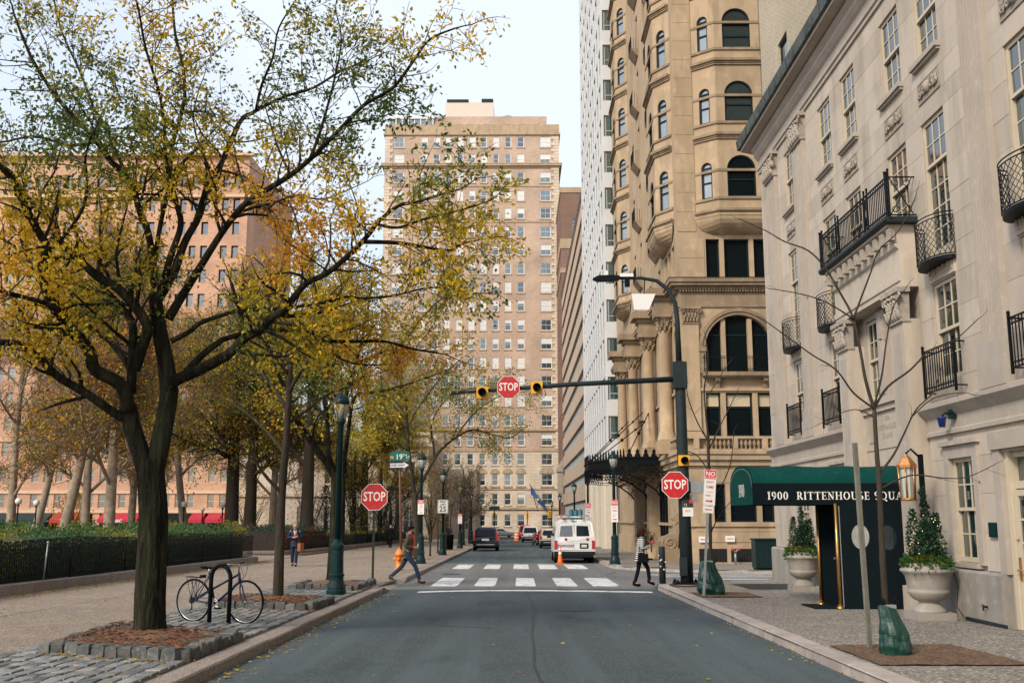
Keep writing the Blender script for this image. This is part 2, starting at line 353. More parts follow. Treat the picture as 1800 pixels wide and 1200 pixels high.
# painted markings
def mark(name, polys, label=None):
    mb = MB()
    for p in polys: mb.add([(x, y, g(y) + 0.008) for x, y in p], [tuple(range(len(p)))])
    o = mb.build(name, 'paint'); o['kind'] = 'structure'; return o
sl = [(-2.68 + 6.25 * i / 10, 27.55 + 0.75 * sin(pi * (i / 10) ** .8)) for i in range(11)]
mark('stop_line', [[sl[i], sl[i + 1], (sl[i + 1][0], sl[i + 1][1] + .58), (sl[i][0], sl[i][1] + .58)] for i in range(10)])
rb = random.Random(3)
def bar(cx, w, y0, y1, sk=0.0):
    cut = rb.uniform(.1, .4)
    return [(cx - w / 2, y0 + rb.uniform(0, .25)), (cx + w / 2 - cut * .3, y0), (cx + w / 2, y0 + .5), (cx + w / 2 + sk, y1 - rb.uniform(0, .3)), (cx - w / 2 + cut * .3 + sk, y1), (cx - w / 2 + sk, y1 - .4)]
for cx, w in ((-2.2, .78), (-1.0, .62), (.22, .6), (1.45, .62), (2.6, .8)):
    mark('crosswalk_bar', [bar(cx, w, 30.5, 35.6)])
for cx, w in ((-2.4, .72), (-1.12, .66), (.12, .66), (1.27, .76), (2.5, .84)):
    mark('crosswalk_bar', [bar(cx, w, 42.9, 48.2)])
for y0 in (33.0, 34.6, 36.2, 37.6):
    mark('crosswalk_bar', [[(4.7 + (37.6 - y0) * .3, y0), (9.6, y0), (9.6, y0 + .5), (4.7 + (37.6 - y0) * .3, y0 + .5)]])
for X_, Y_ in ((-2.45, 38.2), (1.2, 22.0), (5.6, 41.5)):
    mb = MB(); mb.add([(X_ + .36 * cos(i * pi / 14), Y_ + .36 * sin(i * pi / 14), g(Y_) - .01 * .36 * sin(i * pi / 14) + (.008 if X_ < 5 else .14)) for i in range(28)], [tuple(range(28))]); o = mb.build('manhole_cover', 'pole'); o['kind'] = 'structure'
M['tar'] = mat('tar_seal', (0.022, 0.027, 0.031), .7, .2, 5)
def seam(pts, w=.05):
    mb = MB(); q_ = random.Random(len(pts)); P = []
    for i in range(len(pts) - 1):
        for k in range(8): t_ = k / 8; P.append((pts[i][0] + (pts[i + 1][0] - pts[i][0]) * t_ + q_.gauss(0, .03), pts[i][1] + (pts[i + 1][1] - pts[i][1]) * t_ + q_.gauss(0, .05)))
    for i in range(len(P) - 1):
        a, b = P[i], P[i + 1]; mb.add([(a[0] - w / 2, a[1], g(a[1]) + .004), (a[0] + w / 2, a[1] + w, g(a[1] + w) + .004), (b[0] + w / 2, b[1] + w, g(b[1] + w) + .004), (b[0] - w / 2, b[1], g(b[1]) + .004)], [(0, 1, 2, 3)])
    o = mb.build('tar_seam', 'tar'); o['kind'] = 'structure'
seam([(.25, 9), (.2, 16), (.35, 22), (.2, 29)], .035); seam([(2.2, 36), (3.2, 37.5), (3.9, 41)], .05); seam([(-3.5, 18.2), (-1.5, 18.6), (-.2, 18.1)], .03); seam([(-3.4, 40), (-1, 40.6), (2, 40.3), (4, 40.9)], .05)
# pavements: base sheets and slabs laid on them
rpoly = [(KR, -14), (14, -14), (14, 31.5), (6.4, 31.5)] + [(6.4 - 2.55 * cos(a), 28.95 + 2.55 * sin(a)) for a in [pi / 2 - pi / 2 * i / 8 for i in range(1, 9)]]
pav_r = sheet('right_pavement', [rpoly], lambda y: gs(y) - .012, 'joint')
fpoly = [(60, 38.7), (60, 46.5), (7.6, 46.5), (7.6, 176), (KR + .05, 176)] + [(9.9 - 6.0 * cos(a), 44.7 - 6.0 * sin(a)) for a in [pi / 2 * i / 8 for i in range(0, 9)]]
pav_f = sheet('far_pavement', [fpoly], gs, 'pave_r')
pav_l = sheet('left_pavement', [[(-12.1, -14), (KL - .3, -14), (KL - .3, 27.5), (KL - .1, 31), (KL - .3, 33), (KL - .3, 176), (-12.1, 176)], [(-40, 48.5), (-12.1, 48.5), (-12.1, 59.3), (-40, 59.3)]], lambda y: gs(y) - .012, 'joint')
def slab(parent, x0, x1, y0, y1, m, gap=.008):
    mb = MB(); x0 += gap; x1 -= gap; y0 += gap; y1 -= gap; t = .006
    top = [(x0 + t, y0 + t), (x1 - t, y0 + t), (x1 - t, y1 - t), (x0 + t, y1 - t)]; bot = [(x0, y0), (x1, y0), (x1, y1), (x0, y1)]
    mb.add([(x, y, gs(y) - .014) for x, y in bot] + [(x, y, gs(y)) for x, y in top], [(4, 5, 6, 7), (0, 1, 5, 4), (1, 2, 6, 5), (2, 3, 7, 6), (3, 0, 4, 7)])
    return mb.build('slab', m, parent)
ys = [-14 + 3.0 * i for i in range(15)]
for i in range(len(ys) - 1):
    a, b = ys[i], ys[i + 1]
    for x0, x1 in ((-12.0, -9.3), (-9.3, -6.55)): slab(pav_l, x0, x1, a, b, 'pave')
    if b <= 30.5:
        for x0, x1 in ((KR + .3, 6.2), (6.2, 8.5)):
            if not (x0 < 4.9 and (b > 28.0)): slab(pav_r, x0, x1, a, b, 'pave_r')
slab(pav_r, 6.2, 8.5, 28.0, 31.45, 'pave_r'); slab(pav_r, 5.0, 6.2, 28.0, 31.2, 'pave_r')
for i in range(18):
    a = 31 + 8.0 * i
    slab(pav_l, -12.0, -8.2, a, a + 8, 'pave'); slab(pav_l, -8.2, KL - .3, a, a + 8, 'pave')
slab(pav_l, -6.55, -3.9, 28.2, 31, 'pave'); slab(pav_l, -9.3, -6.55, 28, 31, 'pave'); slab(pav_l, -12, -9.3, 28, 31, 'pave')
for a, b in ((-30, -21), (-21, -12.2)): slab(pav_l, a, b, 48.6, 54, 'pave'); slab(pav_l, a, b, 54, 59.2, 'pave')
ramp = MB(); rp = [(4.3, 28.9), (5.6, 30.9), (6.0, 30.2), (4.6, 28.5)]
ramp.add([(x, y, gs(y) + .004) for x, y in rp], [(0, 3, 2, 1)]); M['tactile'] = mat('red_tactile_paving', (0.34, 0.15, 0.11), .85, .2, 4)
o = ramp.build('kerb_ramp', 'tactile'); o['kind'] = 'structure'
dk = MB(); dk.add([(x, y, gs(y) + .004) for x, y in ((6.0, 27.0), (7.6, 27.0), (7.6, 29.6), (6.0, 29.6))], [(0, 1, 2, 3)]); o = dk.build('cellar_hatch', 'pole'); o['kind'] = 'structure'
# kerbs: each granite length is a part
def kerb(name, pts, m, w=.3, h=.13, seg=2.1, side=1):
    root = bpy.data.objects.new(name, None); C.objects.link(root); root['kind'] = 'structure'
    pts = [Vector((x, y, 0)) for x, y in pts]; acc = []
    for i in range(len(pts) - 1):
        d = pts[i + 1] - pts[i]; n = max(1, round(d.length / seg)); u = d.normalized(); nrm = Vector((u.y, -u.x, 0)) * side
        for k in range(n):
            a = pts[i] + u * (d.length * k / n + .006); b = pts[i] + u * (d.length * (k + 1) / n - .006); j = rb.uniform(-.008, .008); jz = rb.uniform(-.006, .006)
            mb = MB(); t = .02; q = []
            for p in (a, b):
                hh = h + jz
                for off, z in ((j, -.3), (j, hh - t), (j + t, hh), (w + j, hh), (w + j, -.3)):
                    r = p + nrm * off; q.append((r.x, r.y, g(r.y) + z))
            mb.add(q, [(i2, (i2 + 1) % 5, (i2 + 1) % 5 + 5, i2 + 5) for i2 in range(5)] + [(4, 3, 2, 1, 0), (5, 6, 7, 8, 9)])
            mb.build('kerbstone', m, root)
    return root
kerb('left_kerb', [(KL, -10), (KL, 27.6)], 'kerb', side=-1)
kerb('far_left_kerb', [(KL, 33.2), (KL, 118)], 'kerb', side=-1, seg=3)
kerb('right_kerb', [(KR, -10), (KR, 28.9)] + [(6.4 - 2.53 * cos(a), 28.95 + 2.53 * sin(a)) for a in [pi / 2 * i / 5 for i in range(1, 6)]] + [(14, 31.48)], 'kerb_r', side=1)
kerb('far_right_kerb', [(30, 38.7), (9.9, 38.7)] + [(9.9 - 6.0 * sin(a), 44.7 - 6.0 * cos(a)) for a in [pi / 2 * i / 6 for i in range(1, 7)]] + [(3.9, 118)], 'kerb_r', side=1, seg=2.6)
rm = MB(); rm.add([(KL - .32, 27.5, gs(27.5)), (KL + .02, 27.6, gs(27.6)), (KL + .04, 28.6, g(28.6) + .012), (KL + .04, 32.2, g(32.2) + .012), (KL + .02, 33.2, gs(33.2)), (KL - .32, 33.2, gs(33.2)), (KL - .32, 31.8, gs(31.8)), (KL - .32, 29, gs(29))], [(0, 1, 2, 7), (7, 2, 3, 6), (6, 3, 4, 5)])
rm.add([(KL + .02, 27.6, gs(27.6)), (KL + .04, 28.6, g(28.6) + .012), (KL + .02, 27.6, g(27.6) - .05), (KL + .02, 33.2, gs(33.2)), (KL + .04, 32.2, g(32.2) + .012), (KL + .02, 33.2, g(33.2) - .05)], [(0, 1, 2), (3, 4, 5)])
rm.add([(KL + .04, 27.4, g(27.4) - .2), (KL + .04, 33.4, g(33.4) - .2), (KL + .04, 33.4, g(33.4) + .012), (KL + .04, 27.4, g(27.4) + .012)], [(0, 1, 2, 3)])
o = rm.build('kerb_ramp', 'kerb'); o['kind'] = 'structure'
# granite setts along the left kerb
pits = [[(-6.1, 13.5), (-4.05, 12.6), (-4.0, 14.9), (-6.4, 16.7)], [(-6.2, 20.9), (-4.05, 20.1), (-4.0, 22.3), (-6.3, 23.4)], [(-5.9, 27.0), (-4.15, 26.3), (-4.1, 29.4), (-6.0, 29.9)]]
def inside(p, poly, grow=0.0):
    x, y = p; c = False; n = len(poly)
    for i in range(n):
        x1, y1 = poly[i]; x2, y2 = poly[(i + 1) % n]
        if (y1 > y) != (y2 > y) and x < (x2 - x1) * (y - y1) / (y2 - y1) + x1: c = not c
    return c
strip = sheet('sett_strip', [[(-6.55, 6), (KL - .3, 6), (KL - .3, 28.2), (-6.55, 28.2)]], lambda y: gs(y) - .005, 'joint')
SV = []
for v in range(6):
    mb = MB(); r = random.Random(v); c = lambda a: a * r.uniform(.86, 1.0)
    low = [(-.5, -.5), (.5, -.5), (.5, .5), (-.5, .5)]; hi = [(x * .9 + r.uniform(-.04, .04), y * .92 + r.uniform(-.03, .03)) for x, y in low]
    mb.add([(x, y, -1) for x, y in low] + [(x * .98, y * .98, -.25) for x, y in low] + [(x, y, r.uniform(-.12, .1)) for x, y in hi] + [(0, 0, .18)],
           [(0, 1, 5, 4), (1, 2, 6, 5), (2, 3, 7, 6), (3, 0, 4, 7), (4, 5, 9, 8), (5, 6, 10, 9), (6, 7, 11, 10), (7, 4, 8, 11), (8, 9, 12), (9, 10, 12), (10, 11, 12), (11, 8, 12)])
    SV.append(mb.mesh('sett', 'sett'))
setts = []; x = -6.5
while x < KL - .45:
    w = rb.uniform(.165, .195); y = 7.0 + rb.uniform(0, .25)
    while y < 28:
        l = rb.uniform(.21, .31)
        if not any(inside((x + w / 2, y + l / 2), p) for p in pits): setts.append((x + w / 2, y + l / 2, w, l))
        y += l + .022
    x += w + .020
setts.sort(key=lambda s: (s[1] - 0) if s[1] > 10.2 or s[0] > -s[1] * .52 else 99)
for sx, sy, w, l in setts[:300]:
    put('sett', rb.choice(SV), strip, (sx, sy, gs(sy) + .022 + rb.uniform(-.007, .007)), scale=(w, l, .05), rot=(rb.uniform(-.03, .03), rb.uniform(-.03, .03), rb.uniform(-.03, .03)))
mb = MB()
for sx, sy, w, l in setts[300:]:
    z = gs(sy) + .022 + rb.uniform(-.007, .007); a, b = w / 2, l / 2; t = .012
    mb.add([(sx - a, sy - b, z - .04), (sx + a, sy - b, z - .04), (sx + a, sy + b, z - .04), (sx - a, sy + b, z - .04), (sx - a + t, sy - b + t, z), (sx + a - t, sy - b + t, z), (sx + a - t, sy + b - t, z - .003), (sx - a + t, sy + b - t, z - .003)],
           [(4, 5, 6, 7), (0, 1, 5, 4), (1, 2, 6, 5), (2, 3, 7, 6), (3, 0, 4, 7)], rb.randrange(3))
mb.build('sett_field', ['sett', mat('granite_sett_dark', (0.11, 0.13, 0.14), .65, .25, 7, .5, 45), mat('granite_sett_warm', (0.22, 0.195, 0.165), .65, .25, 7, .5, 45)], strip, kind='stuff')
# tree pits edged with rough granite blocks
EB = []
for v in range(5):
    mb = MB(); r = random.Random(40 + v); q = []
    for z, k in ((-.6, 1), (.36, 1.0), (.5, .84)):
        for sx, sy in ((-1, -1), (1, -1), (1, 1), (-1, 1)): q.append((sx * .5 * k + r.uniform(-.05, .05), sy * .5 * k + r.uniform(-.05, .05), z + r.uniform(-.05, .05)))
    mb.add(q, [(0, 1, 5, 4), (1, 2, 6, 5), (2, 3, 7, 6), (3, 0, 4, 7), (4, 5, 9, 8), (5, 6, 10, 9), (6, 7, 11, 10), (7, 4, 8, 11), (8, 9, 10, 11)]); EB.append(mb.mesh('edging_block', 'edging'))
def pit(poly, label, hgt=.115, edged=True, seg=.235, mul='mulch', seed=0):
    r = random.Random(seed); cx = sum(p[0] for p in poly) / 4; cyy = sum(p[1] for p in poly) / 4
    root = thing('tree_pit', label, 'tree pit', (cx, cyy, gs(cyy)), group='tree pits cut in the pavement')
    mb = MB(); n = 12; P = [Vector((x - cx, y - cyy, 0)) for x, y in poly]; vs_ = []
    for i in range(n + 1):
        for j in range(n + 1):
            u, v = i / n, j / n; p = (P[0] * (1 - u) + P[1] * u) * (1 - v) + (P[3] * (1 - u) + P[2] * u) * v
            e = min(u, 1 - u, v, 1 - v); vs_.append((p.x, p.y, -.01 * p.y + (.045 + .10 * min(1, e * 3.2) + r.uniform(-.018, .018) if edged else .012 + r.uniform(0, .012))))
    mb.add(vs_, [(i * (n + 1) + j, (i + 1) * (n + 1) + j, (i + 1) * (n + 1) + j + 1, i * (n + 1) + j + 1) for i in range(n) for j in range(n)], 0, True)
    mu = mb.build('mulch', mul, root)
    if edged:
        for i in range(4):
            a, b = P[i], P[(i + 1) % 4]; d = b - a; k = max(2, round(d.length / seg)); ang = math.atan2(d.y, d.x)
            for q in range(k):
                if i == 2 and r.random() < .25: continue
                p = a + d * ((q + .5) / k)
                put('edging_block', r.choice(EB), root, (p.x, p.y, -.01 * p.y + hgt * .42 + r.uniform(-.02, .015) - (.05 if i >= 2 else 0)), rot=(r.uniform(-.08, .08), r.uniform(-.08, .08), ang + r.uniform(-.1, .1)), scale=(d.length / k * r.uniform(.86, .95), .19, .2))
    return root, mb
chipm = MB()
pit(pits[0], 'tree pit edged with rough granite blocks round the biggest tree', seed=1)
pit(pits[1], 'tree pit edged with granite blocks beside the front bicycle wheel', seed=2, hgt=.11)
pit(pits[2], 'tree pit edged with low granite blocks behind the green lamp post', seed=3, hgt=.12)
pit([(KR + .34, 12.3), (6.0, 12.3), (5.9, 14.4), (KR + .34, 14.3)], 'bare brown soil square round the nearest sapling on the right pavement', edged=False, mul='soil', seed=4)
pit([(KR + .34, 23.9), (5.6, 23.9), (5.6, 25.6), (KR + .34, 25.6)], 'bare soil square under the leaning parking sign', edged=False, mul='soil', seed=5)
# loose chips and fallen leaves
def litter(name, pts, mats, size=(.04, .08), z=.012, parent=None, zf=gs):
    r = random.Random(len(pts)); mb = MB()
    for x, y in pts:
        s = r.uniform(*size); a = r.uniform(0, 6.28); c_, s_ = cos(a), sin(a); zz = zf(y) + z; w = s * r.uniform(.4, .6)
        mb.add([(x - c_ * s, y - s_ * s, zz + r.uniform(0, .012)), (x + s_ * w, y - c_ * w, zz + r.uniform(0, .02)), (x + c_ * s, y + s_ * s, zz + r.uniform(0, .012)), (x - s_ * w, y + c_ * w, zz + r.uniform(0, .02))], [(0, 1, 2, 3)], r.randrange(len(mats)))
    return mb.build(name, mats, parent, kind='stuff')
lp = []
r_ = random.Random(11)
for i in range(1500): lp.append((-11.85 + abs(r_.gauss(0, .35)), r_.uniform(16, 48)))
for i in range(900): lp.append((r_.uniform(-11.8, KL - .3), r_.uniform(9, 60)))
for i in range(500): lp.append((-11.5 + abs(r_.gauss(0, .9)), r_.uniform(62, 110)))
for i in range(350): q = r_.choice(pits[:2]); a = r_.random(); lp.append((q[0][0] * (1 - a) + q[1][0] * a + r_.gauss(0, .1), q[0][1] * (1 - a) + q[1][1] * a - abs(r_.gauss(.12, .15))))
litter('fallen_leaves', lp, ['leaf_y', 'leaf_a', 'leaf_r', 'twig_b', 'leaf_y'], (.025, .06))
lp = [(KL + abs(r_.gauss(.05, .25)), r_.uniform(9, 27)) for i in range(330)] + [(r_.uniform(KL, KR), r_.uniform(9, 30)) for i in range(50)] + [(KR - abs(r_.gauss(.03, .12)), r_.uniform(10, 28)) for i in range(120)]
litter('gutter_leaves', lp, ['leaf_y', 'twig_b', 'leaf_y', 'leaf_a'], (.018, .045), zf=g)
ch = []
for q in pits[:2]:
    for i in range(1500):
        u, v = r_.uniform(.06, .94), r_.uniform(.05, .95); ch.append((((q[0][0] * (1 - u) + q[1][0] * u) * (1 - v) + (q[3][0] * (1 - u) + q[2][0] * u) * v), ((q[0][1] * (1 - u) + q[1][1] * u) * (1 - v) + (q[3][1] * (1 - u) + q[2][1] * u) * v)))
litter('mulch_chips', ch, ['mulch', 'leaf_r', 'twig_b', 'soil'], (.02, .055), z=.14)
# the park: ground, granite border, hedges, iron fences
park = sheet('park_ground', [[(-300, -14), (-12.1, -14), (-12.1, 48.5), (-300, 48.5)], [(-300, 59.3), (-12.1, 59.3), (-12.1, 128), (-300, 128)]], lambda y: gs(y) + .05, 'soil')
lawn = sheet('park_path', [[(-120, 75), (-20, 75), (-20, 84), (-120, 84)]], lambda y: gs(y) + .08, 'pave')
pstreet = sheet('park_side_street', [[(-300, 128), (-12.1, 128), (-12.1, 150), (-300, 150)]], lambda y: gs(y) - .05, 'asphalt_pale')
kerb('park_border', [(-11.95, -6), (-11.95, 47.6), (-12.3, 48.3), (-13.2, 48.5), (-30, 48.5)], 'kerb', w=.28, h=.38, side=-1, seg=2.4)
kerb('far_park_border', [(-30, 59.2), (-15.5, 59.2), (-13.6, 60.2), (-12.7, 62.5), (-12.6, 120)], 'kerb', w=.28, h=.36, side=-1, seg=3)
def hedge(name, label, x0, x1, y0, y1, top, mats, wts, seed, dens=150, side_mats=None, core='leaf_d'):
    r = np.random.default_rng(seed)
    root = thing(name, label, 'hedge', ((x0 + x1) / 2, y0, gs(y0)), group='clipped hedges round the park')
    ox, oy, oz = root.location
    mb = MB(); k = 12; ys_ = [y0 + (y1 - y0) * i / k for i in range(k + 1)]
    for i in range(k):
        a, b = ys_[i], ys_[i + 1]; ta, tb = top(a) - .12, top(b) - .12
        mb.add([(x0 + .14 - ox, a - oy, gs(a) + .05 - oz), (x1 - .14 - ox, a - oy, gs(a) + .05 - oz), (x1 - .14 - ox, a - oy, ta - oz), (x0 + .14 - ox, a - oy, ta - oz), (x0 + .14 - ox, b - oy, gs(b) + .05 - oz), (x1 - .14 - ox, b - oy, gs(b) + .05 - oz), (x1 - .14 - ox, b - oy, tb - oz), (x0 + .14 - ox, b - oy, tb - oz)],
               [(0, 1, 2, 3), (1, 5, 6, 2), (3, 2, 6, 7), (0, 3, 7, 4), (5, 4, 7, 6)])
    mb.build('branches', core, root)
    A = []
    def face(n, fx): 
        for _ in range(int(n)): A.append(fx())
    U = lambda a, b: r.uniform(a, b)
    L_, H = y1 - y0, 1.2
    def ftop():
        y = U(y0, y1); x = U(x0, x1); t = top(y) + .15 * math.sin(x * 2.1 + y * 1.3) + .09 * math.sin(x * 5 - y * 2.7) + U(-.16, .10); return (x, y, t, 0, 0, 1, 0)
    def fs():
        y = U(y0, y1); z = gs(y) + U(.15, 1) ** .7 * (top(y) - gs(y)); return (x1 + U(-.16, .06), y, z, 1, 0, .3, 1)
    def fe():
        x = U(x0, x1); z = gs(y0) + U(.1, 1) ** .7 * (top(y0) - gs(y0)); return (x, y0 + U(-.06, .16), z, 0, -1, .3, 1)
    face(L_ * (x1 - x0) * dens, ftop); face(L_ * H * dens * .8, fs); face((x1 - x0) * H * dens, fe)
    A = np.array(A); n = len(A); P = A[:, :3] - np.array([ox, oy, oz])
    patch_ = np.sin(A[:, 1] * .55 + 1.0) + np.sin(A[:, 0] * 1.7 + A[:, 1] * .9) + r.normal(0, .5, n)
    mi = np.where(patch_ > .95, 2, np.where(r.random(n) < wts, 1, 0))
    if side_mats is not None: mi = np.where((A[:, 6] == 1), np.where(A[:, 2] < np.array([top(v) for v in A[:, 1]]) - .28, side_mats, 0), mi)
    leaves('foliage', P, A[:, 3:6] * .7, r, mats, mi, root, (.05, .10))
    return root
def leaves(name, P, bias, r, mats, mi, parent, size, width=.5, kind='stuff'):
    n = len(P); d = r.normal(0, 1, (n, 3)) + bias; d /= np.linalg.norm(d, axis=1)[:, None]
    q = np.cross(d, r.normal(0, 1, (n, 3))); q /= np.linalg.norm(q, axis=1)[:, None]
    s = r.uniform(size[0], size[1], n)[:, None]; w = s * width * .5
    V = np.stack([P, P + d * s * .45 + q * w, P + d * s, P + d * s * .45 - q * w], 1).reshape(-1, 3)
    me = bpy.data.meshes.new(name); me.vertices.add(4 * n); me.vertices.foreach_set('co', V.astype(np.float32).ravel())
    me.loops.add(4 * n); me.loops.foreach_set('vertex_index', np.arange(4 * n, dtype=np.int32)); me.polygons.add(n)
    me.polygons.foreach_set('loop_start', np.arange(0, 4 * n, 4, dtype=np.int32))
    for m_ in mats: me.materials.append(M[m_])
    me.polygons.foreach_set('material_index', np.asarray(mi, dtype=np.int32)); me.update(calc_edges=True); me.validate()
    return put(name, me, parent, kind=kind)
hedge('hedge', 'glossy green hedge with yellowing patches behind the nearest iron fence', -16.2, -12.45, 17, 47.3, lambda y: 1.26 + .05 * sin(y * .7) - .004 * (y - 25), ['leaf_h', 'leaf_g', 'leaf_o'], .35, 5, dens=185)
hedge('hedge', 'dark hedge with bare brown sides behind the man in the suit', -22, -13.7, 60.6, 74, lambda y: .98 - .01 * (y - 60), ['leaf_d', 'leaf_h', 'leaf_r'], .3, 6, dens=200, side_mats=2, core='twig')
hedge('hedge', 'low green hedge behind the black fence far along the street', -16.5, -13.4, 75, 118, lambda y: .42 - .01 * (y - 75), ['leaf_h', 'leaf_o', 'leaf_y'], .4, 7, dens=60)
def fence(label, pts, h, gap, post, single=True, name='iron_fence'):
    root = thing(name, label, 'fence', (pts[0][0], pts[0][1], gs(pts[0][1]))); ox, oy, oz = root.location
    pk = MB().box(-.008, .008, -.008, .008, 0, h).add([(-.014, -.014, h), (.014, -.014, h), (.014, .014, h), (-.014, .014, h), (0, 0, h + .07)], [(0, 1, 4), (1, 2, 4), (2, 3, 4), (3, 0, 4)]).mesh('picket', 'iron')
    rail = MB(); stuff = MB()
    for i in range(len(pts) - 1):
        a, b = Vector((*pts[i], 0)), Vector((*pts[i + 1], 0)); d = b - a; n = int(d.length / gap)
        for zz in (.12, h - .12):
            rail.tube([(a.x - ox, a.y - oy, gs(a.y) - oz + .28 + zz), (b.x - ox, b.y - oy, gs(b.y) - oz + .28 + zz)], .014, 4)
        for k in range(n + 1):
            p = a + d * k / n; z = gs(p.y) + .28 - oz
            if single: put('picket', pk, root, (p.x - ox, p.y - oy, z))
            else: stuff.box(p.x - ox - .008, p.x - ox + .008, p.y - oy - .008, p.y - oy + .008, z, z + h)
        for k in range(int(d.length / post) + 1):
            p = a + d.normalized() * post * k; z = gs(p.y) - oz
            MB().cyl((0, 0, 0), (0, 0, h + .36), .022, n=6).ball((0, 0, h + .38), .035, 6).build('post', 'iron', root, (p.x - ox, p.y - oy, z))
    rail.build('rail', 'iron', root)
    if not single: stuff.build('pickets', 'iron', root, kind='stuff')
    return root
fence('low black iron fence of thin pickets in front of the glossy green hedge', [(-12.18, 16.5), (-12.18, 47.4)], .88, .118, 3.9)
fence('long black iron fence along the far pavement behind the walking man', [(-13.2, 62.5), (-12.85, 64), (-12.85, 118)], .78, .17, 6, single=False)
bb = thing('fence_brace', 'slim pale grey post leaning in front of the nearest black fence', 'post', tuple(at(75, 1024, 26.2)))
MB().cyl((0, 0, -.05), (.06, 0, .98), .018, n=8).ball((.06, 0, 1.0), .035, 8).build('shaft', 'grey', bb)
# ================================================================== LIMESTONE BUILDING ON THE RIGHT (local x runs towards the camera, -y is the street)
LB = thing('limestone_building', 'pale limestone building with sash windows and iron balconies above the green canopy', 'building', (7.9, 31.75, 0), -pi / 2)
COLS = (3.4, 6.8, 8.68, 11.46, 13.3, 16.73); CU = 10.07
ops = [(c - .53, c + .53, 10.5, 12.27) for c in COLS] + [(c - .53, c + .53, 7.55 if c in (8.68, 11.46) else 6.6, 9.25) for c in COLS] + [(c - .53, c + .53, 4.2, 6.05) for c in (3.4, 6.8, 13.3, 16.73)]
ops += [(8.93, 9.82, 4.2, 6.05), (10.32, 11.21, 4.2, 6.05), (13.04, 14.02, .9, 2.75), (6.12, 7.1, .9, 2.75), (2.9, 3.88, .9, 2.75), (15.07, 16.35, -.3, 2.78), (9.3, 10.84, -.3, 2.6)]
mb = MB(); wall(mb, 0, 40, -.7, 13.1, ops, .34, 0, .03); mb.quad((0, .03, -.7), (0, 12, -.7), (0, 12, 13.1), (0, .03, 13.1)); mb.quad((40, .03, -.7), (40, 12, -.7), (40, 12, 13.1), (40, .03, 13.1)); mb.quad((0, .03, 13.1), (40, .03, 13.1), (40, 12, 13.1), (0, 12, 13.1))
mb.build('wall', 'lime_d', LB)
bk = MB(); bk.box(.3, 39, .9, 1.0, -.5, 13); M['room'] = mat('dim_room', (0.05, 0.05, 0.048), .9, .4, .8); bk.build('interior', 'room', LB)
# ashlar blocks, one object each
BL = MB(); t = .012
BL.add([(0, 0, 0), (1, 0, 0), (1, 0, 1), (0, 0, 1), (0, 1, 0), (1, 1, 0), (1, 1, 1), (0, 1, 1)], [(0, 1, 2, 3), (0, 3, 7, 4), (1, 5, 6, 2), (3, 2, 6, 7), (0, 4, 5, 1)])
BLm = BL.mesh('stone', 'lime')
zc = [.82, 1.45, 2.1, 2.75, 3.2]; zc2 = [3.8, 4.2, 4.82, 5.44, 6.05, 6.6, 7.1, 7.55, 8.1, 8.68, 9.25, 9.62, 10.08, 10.5, 11.1, 11.7, 12.27, 12.72]
rs = random.Random(5); blocks = []
pil = [(4.1, 5.1), (14.9, 15.68), (1.05, 2.1)]
for zs in (zc, zc2):
    for i in range(len(zs) - 1):
        z0, z1 = zs[i], zs[i + 1]; zm = (z0 + z1) / 2
        holes = [(o[0], o[1]) for o in ops if o[2] - .01 < zm < o[3] + .01]
        if zm > 3.8 and zm < 7.5: holes.append((8.0, 12.14))
        if zm < 3.3: holes.append((7.98, 12.16))
        if zm < 2.95: holes += [(o[0] - .2, o[1] + .2) for o in ops if o[2] < 1 and o[3] < 3]
        if zm > 4.5: holes += pil
        for a, b in rect_minus(0, 22, holes):
            n = max(1, round((b - a) / (1.25 if b < 18 else 2.6))); w = (b - a) / n; off = .25 * w if i % 2 and n > 1 else 0
            ed = [a] + [a + w * k + off for k in range(1, n)] + [b]
            for k in range(n): blocks.append((ed[k], ed[k + 1], z0, z1))
blocks.sort(key=lambda q: q[0] > 18)
for a, b, z0, z1 in blocks[:300]:
    put('stone', BLm, LB, (a + .003, rs.uniform(-.003, .002), z0 + .003), scale=(b - a - .006, .03, z1 - z0 - .006))
mb = MB()
for a, b, z0, z1 in blocks[300:]: mb.box(a + .003, b - .003, 0, .028, z0 + .003, z1 - .003)
if mb.v: mb.build('stones', 'lime', LB, kind='stuff')
# grey plinth blocks
pl = MB().add([(0, 0, 0), (1, 0, 0), (1, 0, .97), (0, 0, .97), (0, .25, 1), (1, .25, 1), (1, 1, 0), (0, 1, 0), (1, 1, 1), (0, 1, 1)], [(0, 1, 2, 3), (3, 2, 5, 4), (4, 5, 8, 9), (0, 3, 4, 9, 7), (1, 6, 8, 5, 2)]).mesh('plinth_stone', 'plinth')
for a, b in rect_minus(-.02, 22, [(9.2, 10.95), (15.0, 16.3)]):
    n = max(1, round((b - a) / 1.5))
    for k in range(n): put('plinth_stone', pl, LB, (a + (b - a) * k / n + .003, -.15, -.6), scale=((b - a) / n - .006, .18, 1.41))
mb = MB(); mb.box(13.6, 15.1, -.17, -.15, -.3, .02); mb.build('damp_course', 'pole', LB)
